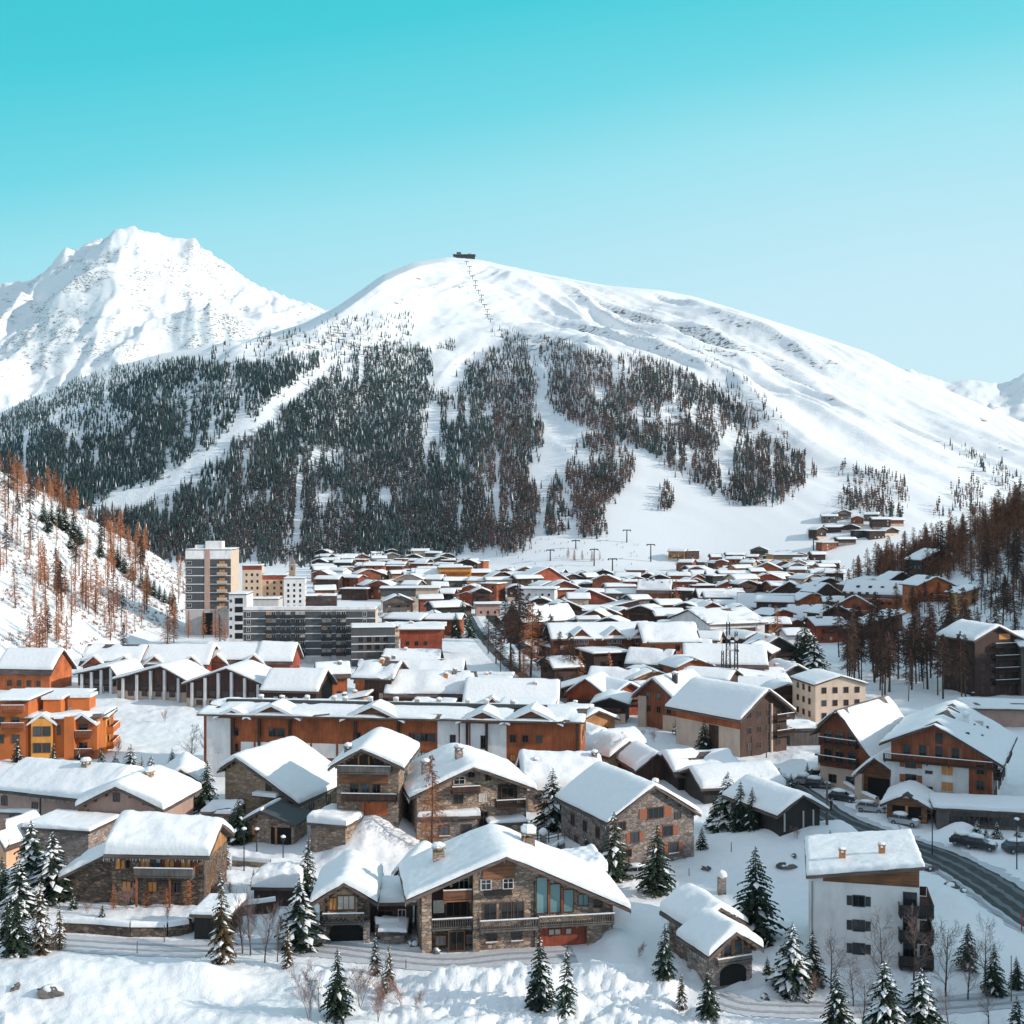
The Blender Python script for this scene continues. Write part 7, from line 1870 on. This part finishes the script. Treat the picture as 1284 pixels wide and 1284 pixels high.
# lamp posts, poles, masts
def post_lamp(px, py, hpx, label, curved=False):
    e, k = ground_thing('street_lamp', px, py, label, 'street lamp'); H = hpx * k
    mb = MB(); mb.tube((0, 0, -0.5), (0, 0, H), 0.09, 0.06, 8)
    if curved:
        p = (0, 0, H)
        for i in range(1, 7):
            a = i / 6 * math.pi * 0.9; q = (-0.7 + 0.7 * math.cos(a), 0, H + 0.7 * math.sin(a)); mb.tube(p, q, 0.05, 0.05, 6); p = q
        mb.build('pole', 'darkmetal', e); hb = MB(); hb.box(p[0] - 0.35, p[0] + 0.2, -0.14, 0.14, p[2] - 0.12, p[2] + 0.03); hb.build('lamp_head', 'darkmetal', e)
    else:
        mb.build('pole', 'darkmetal', e); hb = MB(); hb.prism([(-0.2, H), (0.2, H), (0.28, H + 0.45), (-0.28, H + 0.45)], -0.22, 0.22, 'y'); hb.build('lamp_head', 'darkmetal', e)
        sb = MB(); sb.blob((0, 0, H + 0.52), 0.34, 0.34, 0.2); sb.build('snow', 'roofsnow', e, True)
post_lamp(306, 1092, 48, 'tall black lamp post between amber chalet and open porch'); post_lamp(355, 1088, 34, 'black lamp post with snow cap before the open porch'); post_lamp(322, 1068, 24, 'short lamp post beside the open porch')
post_lamp(1169, 1072, 46, 'curved street lamp at the road behind the white block', True); post_lamp(1275, 1090, 58, 'tall thin street lamp in the hotel lot')
def pole(px, py, hpx, label, r=0.14, mat='pole', cross=True, name='utility_pole'):
    e, k = ground_thing(name, px, py, label, 'pole'); H = hpx * k
    mb = MB(); mb.tube((0, 0, -0.6), (0, 0, H), r, r * 0.7, 8); mb.build('shaft', mat, e)
    if cross: cb = MB(); cb.box(-1.0, 1.0, -0.06, 0.06, H - 0.7, H - 0.55); [cb.tube((x, 0, H - 0.55), (x, 0, H - 0.3), 0.05, 0.05, 6) for x in (-0.8, 0, 0.8)]; cb.build('crossarm', mat, e)
pole(1037, 1034, 54, 'stout wooden pole beside the cleared road', 0.2, 'pole', True)
pole(961, 950, 34, 'wooden pole at the corner of the dark brown chalet', 0.12, 'pole', False)
pole(1281, 1168, 26, 'red roadside marker pole', 0.08, 'redlamp', False, 'marker_pole')
for px, py, hp, lab in ((172, 1196, 16, 'thin wooden marker stake in the snow bank by the lane'), (206, 1182, 22, 'reddish stake against the stone retaining wall'), (509, 1215, 12, 'dark stake in the snow left of the packed lane entry'), (864, 1098, 9, 'short dark stake in the smooth snow beside the silver hatchback'), (917, 1068, 12, 'stake on the snow mound below the black barns'), (1268, 1256, 58, 'bare thin pole among the leafless trees')):
    pole(px, py, hp, lab.replace('left of', 'beside'), 0.06, 'pole', False, 'marker_pole')
def mast(px, py, hpx, label, w=1.1, dishes=()):
    e, k = ground_thing('lattice_mast', px, py, label, 'mast', 'lattice masts'); H = hpx * k
    c = [(-w / 2, -w / 2), (w / 2, -w / 2), (w / 2, w / 2), (-w / 2, w / 2)]; lg = MB(); br = MB()
    for (x, y) in c: lg.tube((x, y, -0.5), (x * 0.5, y * 0.5, H), 0.11, 0.09, 5)
    n = int(H / 1.3)
    for i in range(n):
        z0, z1 = H * i / n, H * (i + 1) / n; s0, s1 = 1 - 0.5 * i / n, 1 - 0.5 * (i + 1) / n
        for j in range(4):
            a, b = c[j], c[(j + 1) % 4]; br.bar((a[0] * s0, a[1] * s0, z0), (b[0] * s1, b[1] * s1, z1), 0.045); br.bar((a[0] * s0, a[1] * s0, z0), (b[0] * s0, b[1] * s0, z0), 0.03)
    lg.build('leg_frame', 'darkmetal', e); br.build('bracing', 'darkmetal', e)
    t = MB(); t.tube((0, 0, H), (0, 0, H + 2.2), 0.05, 0.03, 6); t.build('antenna', 'metal', e)
    for q in dishes: d = MB(); d.tube((0, -w * 0.5, H * q), (0, -w * 0.5 - 0.3, H * q), 0.5, 0.55, 12); d.build('dish', 'framewhite', e)
mast(913, 872, 92, 'taller steel lattice mast with dishes above the village roofs', 1.3, (0.8, 0.65)); mast(923, 872, 80, 'slimmer steel lattice mast close beside the taller one', 1.0, (0.9,)); mast(906, 872, 56, 'short lattice mast standing beside the two tall ones', 0.8)
mb = None
# lift pylons
def pylon(px, py, hpx, label, group=None):
    e, k = ground_thing('lift_pylon', px, py, label, 'lift pylon', group); H = hpx * k
    s = MB(); s.tube((0, 0, -1), (0, 0, H), 0.55, 0.4, 8); s.build('shaft', 'darkmetal', e)
    a = MB(); a.box(-3.4, 3.4, -0.35, 0.35, H - 0.9, H - 0.1); [a.box(x - 0.4, x + 0.4, -1.6, 1.6, H - 1.5, H - 0.9) for x in (-3.2, 3.2)]; a.build('arm', 'darkmetal', e)
for px, py, hp, lab in ((786, 680, 16, 'lift pylon highest on the lower piste'), (816, 704, 22, 'lift pylon above the chalet roofs under the piste mound'), (745, 710, 22, 'tall lift pylon at the piste edge beside the village'), (768, 716, 16, 'short lift pylon just above the village roofs'), (850, 716, 18, 'lift pylon rising from roofs below the cable car station'), (690, 703, 14, 'small lift pylon near the larches on the piste'), (722, 688, 11, 'small lift pylon in the middle of the busy piste'), (1020, 690, 16, 'lift pylon beside the orange cable car station')):
    pylon(px, py, hp, lab)
for i in range(13):
    t = i / 12; pylon(585 + 30 * t + math.sin(i * 2.1) * 1.5, 332 + 72 * t, 4.5, 'tiny dark pylon in the line dropping from the summit station', 'pylons below the summit station')
sx_, sy_ = (582 - CX) * 2950 / FPX, 2950.0
h = House(582, 326, 52, 24, 10, 10, 'flat', 0, 0, None, 'black', 'summit_station', 'dark lift station on the rounded mountain summit', 'lift station', ov=2, snow=0.8, detail=0, base=14, mpx=False, pos=(sx_, sy_, gz(sx_, sy_))); h.rows('F', 1, 9, 3, 2, 2, 5, far=True)
mb = MB(); mb.box(-19, -8, 6, 20, h.he + 0.9, h.he + 7); mb.build('machine_house', 'black', h.root)
mb = MB(); mb.box(9, 17, 6, 20, h.he + 0.9, h.he + 3.5); mb.build('machine_house', 'black', h.root)
# skiers: too small to show a face, still people standing on the piste
def person_mesh(h=1.75, jacket='darkmetal', ski=False):
    b = MB()
    for s in (-1, 1):
        b.tube((0.10 * s, 0, 0.02), (0.10 * s, 0.02, 0.48), 0.055, 0.075, 8, 1); b.tube((0.10 * s, 0.02, 0.46), (0.09 * s, 0, 0.9), 0.075, 0.10, 8, 1)
        b.box(0.10 * s - 0.05, 0.10 * s + 0.05, -0.18, 0.08, 0.0, 0.08, 1)
        b.tube((0.21 * s, 0, 1.40), (0.27 * s, -0.04, 1.12), 0.06, 0.05, 7, 0); b.tube((0.27 * s, -0.04, 1.12), (0.24 * s, -0.16, 0.88), 0.05, 0.04, 7, 0); b.blob((0.24 * s, -0.18, 0.84), 0.045, 0.05, 0.06, 2, 1, 8, 0)
        if ski: b.box(0.10 * s - 0.05, 0.10 * s + 0.05, -0.9, 0.8, -0.04, -0.004, 1)
    b.blob((0, 0, 1.18), 0.2, 0.13, 0.34, 0, 3, 12, 0.02); b.blob((0, 0, 0.93), 0.17, 0.12, 0.14, 1, 4, 10, 0.02)
    b.tube((0, 0, 1.42), (0, 0, 1.52), 0.055, 0.05, 8, 2); b.blob((0, -0.005, 1.62), 0.085, 0.105, 0.125, 2, 2, 12, 0); b.blob((0, 0.02, 1.67), 0.095, 0.11, 0.10, 1, 2, 12, 0)
    b.blob((0, -0.108, 1.61), 0.016, 0.02, 0.025, 2, 0, 6, 0)
    M.setdefault('skin', m_plain('skin', (0.5, 0.32, 0.25), 0.6))
    return b.mesh('person', [jacket, 'darkmetal', 'skin'], True)
pm = [person_mesh(jacket=j, ski=s) for j, s in (('darkmetal', False), ('red', True), ('darkmetal', True), ('shutter', True))]
x, D, z = G(1042, 1016); o = link('person', pm[0], None, (x, D, z), 0.5); tag(o, 'pedestrian in dark clothes walking on the snowy roadside by the pole', 'person')
rk = random.Random(8)
for i in range(46):
    px = rk.uniform(640, 800); py = rk.uniform(676, 714)
    x, D, z = G(px, py); o = link('person', pm[1 + i % 3], None, (x, D, z + 0.05), rk.random() * 6); tag(o, 'tiny dark skier on the white piste above the village', 'person', 'skiers on the piste')
# walls, fences, rocks
def wall_line(pts, hh, th, mat, label, snow=0.35, name='retaining_wall', base=1.0):
    c = [G(a, b) for a, b in pts]; o = c[0]; e = empty(name, o); tag(e, label, 'wall')
    mb = MB(); sb = MB()
    for (a, b) in zip(c[:-1], c[1:]):
        d = Vector((b[0] - a[0], b[1] - a[1], 0)); n = Vector((-d.y, d.x, 0)).normalized() * th / 2
        A = Vector(a) - Vector(o); B = Vector(b) - Vector(o)
        p = [A - n, B - n, B + n, A + n]; k = len(mb.v)
        mb.v += [(q.x, q.y, q.z - base) for q in p] + [(q.x, q.y, q.z + hh) for q in p]
        for f in ((4, 5, 6, 7), (0, 1, 5, 4), (1, 2, 6, 5), (2, 3, 7, 6), (3, 0, 4, 7)): mb.f.append(tuple(k + i for i in f)); mb.m.append(0)
        n2 = n * 1.25; L = d.length; ns = max(2, int(L / 1.2)); prev = None
        for i in range(ns + 1):
            t = i / ns; C = A.lerp(B, t); hs = snow * (0.8 + 0.4 * random.random())
            row = [C - n2 + Vector((0, 0, hh - 0.05)), C - n2 * 0.9 + Vector((0, 0, hh + hs * 0.75)), C + Vector((0, 0, hh + hs)), C + n2 * 0.9 + Vector((0, 0, hh + hs * 0.75)), C + n2 + Vector((0, 0, hh - 0.05))]
            if prev:
                for q in range(4): sb.quad(tuple(prev[q]), tuple(row[q]), tuple(row[q + 1]), tuple(prev[q + 1]))
            prev = row
    mb.build('masonry', mat, e); s = sb.build('snow', 'roofsnow', e, True); return e
wall_line([(74, 1168), (120, 1170), (165, 1174), (210, 1174), (236, 1170), (248, 1160)], 1.15, 0.7, 'stonedark', 'dark stone retaining wall curving below the amber windowed chalet', 0.5)
wall_line([(292, 1086), (340, 1090), (386, 1088)], 0.9, 0.5, 'stonewarm', 'brown stone garden wall below the open porch', 0.5)
wall_line([(648, 1066), (690, 1070), (706, 1062)], 0.7, 0.6, 'stonegrey', 'low curved stone wall under the wooden fence', 0.4)
wall_line([(470, 1176), (500, 1176)], 1.6, 0.6, 'stonegrey', 'short stone wall joining the two stone chalets', 0.6)
wall_line([(1040, 978), (1078, 1000), (1100, 1010)], 1.0, 0.5, 'beige', 'stone parapet along the drive before the sweeping roof chalet', 0.4)
wall_line([(286, 1150), (345, 1142)], 1.2, 0.4, 'dark', 'dark board fence with snow beside the thin pale trees', 0.4)
wall_line([(1218, 873), (1260, 866)], 0.9, 0.4, 'black', 'fallen dark log lying in snow below the tall dark house', 0.05)
def fence(pts, label):
    c = [G(a, b) for a, b in pts]; o = c[0]; e = empty('fence', o); tag(e, label, 'fence')
    for q in c: mb = MB(); v = Vector(q) - Vector(o); mb.box(v.x - 0.08, v.x + 0.08, v.y - 0.08, v.y + 0.08, v.z - 0.4, v.z + 1.35); mb.build('post', 'grey', e)
    for hh in (0.5, 0.95):
        for a, b in zip(c[:-1], c[1:]):
            A = Vector(a) - Vector(o); B = Vector(b) - Vector(o); mb = MB(); mb.tube(A + Vector((0, -0.1, hh)), B + Vector((0, -0.1, hh)), 0.08, 0.08, 6); mb.build('rail', 'grey', e)
fence([(650, 1062), (662, 1058), (674, 1056), (688, 1056), (700, 1053), (708, 1052)], 'grey wooden rail fence on the bank above the big chalet roof')
for px, py, lab in ((633, 1064, 'snow capped stone gate pillar at the near end of the rail fence'), (681, 1064, 'snow capped stone pillar in the middle of the rail fence'), (905, 1120, 'snow capped stone pillar behind the garage hut')):
    e, k = ground_thing('stone_pillar', px, py, lab, 'pillar'); mb = MB(); mb.box(-0.45, 0.45, -0.45, 0.45, -0.5, 2.0); mb.build('masonry', 'stonegrey', e); sb = MB(); sb.blob((0, 0, 2.2), 0.62, 0.62, 0.55); sb.build('snow', 'roofsnow', e, True)
h = House(346, 1136, 56, 5, 20, 20, 'flat', -3, 0, None, 'dark', 'shelter', 'low dark shelter under a very thick snow slab', 'shelter', ov=0.3, snow=1.9, detail=2)
h = House(264, 1178, 42, 5, 28, 28, 'flat', -6, 0, None, 'black', 'garage', 'black garage mouth at the end of the retaining wall', 'garage', ov=0.4, snow=0.5, detail=2)
h = House(492, 1184, 30, 3, 12, 12, 'flat', 0, 0, None, 'stonegrey', 'shelter', 'tiny stone shelter with snow lid between the stone chalets', 'shelter', ov=0.3, snow=0.5, detail=2)
for i, (px, py, r, lab) in enumerate(((62, 1246, 1.2, 'long dark rock poking from the smooth snow bank'), (20, 1240, 0.6, 'small rock beside the long dark rock'), (520, 1186, 0.9, 'dark boulder with snow beside the chalet entrance'), (536, 1188, 0.7, 'boulder nearest the dark entrance of big chalet'), (545, 1194, 0.7, 'lower boulder at the packed lane below big chalet'), (984, 1088, 1.2, 'dark rock on the snow slope beyond the tall dense spruce'), (996, 1074, 0.5, 'small rock higher on the snow slope'), (1193, 1112, 0.8, 'rock in the snow bank below the road'), (1208, 1118, 0.6, 'smaller rock in the snow bank below the road'), (885, 1090, 0.6, 'snow capped stone near the short dark stake'), (1168, 1092, 0.8, 'dark rock at the roof edge of the white block'), (960, 1252, 0.6, 'rock beside the lane near the garage hut'))):
    e, k = ground_thing('rock', px, py, lab, 'rock', None, i * 1.3); mb = MB(); mb.blob((0, 0, 0.1), r, r * 0.6, r * 0.5, 0, i * 7, 12, 0.6); mb.build('stone', 'rock', e); sb = MB(); sb.blob((0.1, 0.12, r * 0.32), r * 0.8, r * 0.5, r * 0.34, 0, i * 3, 12, 0.3); sb.build('snow', 'roofsnow', e, True)


# the pale air of the valley
mh = bpy.data.materials.new('air'); mh.use_nodes = True; nt = mh.node_tree; nt.nodes.clear()
o_ = nt.nodes.new('ShaderNodeOutputMaterial'); v_ = nt.nodes.new('ShaderNodeVolumePrincipled')
v_.inputs['Color'].default_value = (0.80, 0.92, 0.97, 1); v_.inputs['Density'].default_value = 0.000024; v_.inputs['Anisotropy'].default_value = 0.2
nt.links.new(v_.outputs[0], o_.inputs['Volume'])
mb = MB(); mb.box(-7000, 9000, -300, 7600, -12, 1750); hz = mb.build('haze', [mh]); tag(hz, 'thin pale blue air of the valley', kind='stuff')
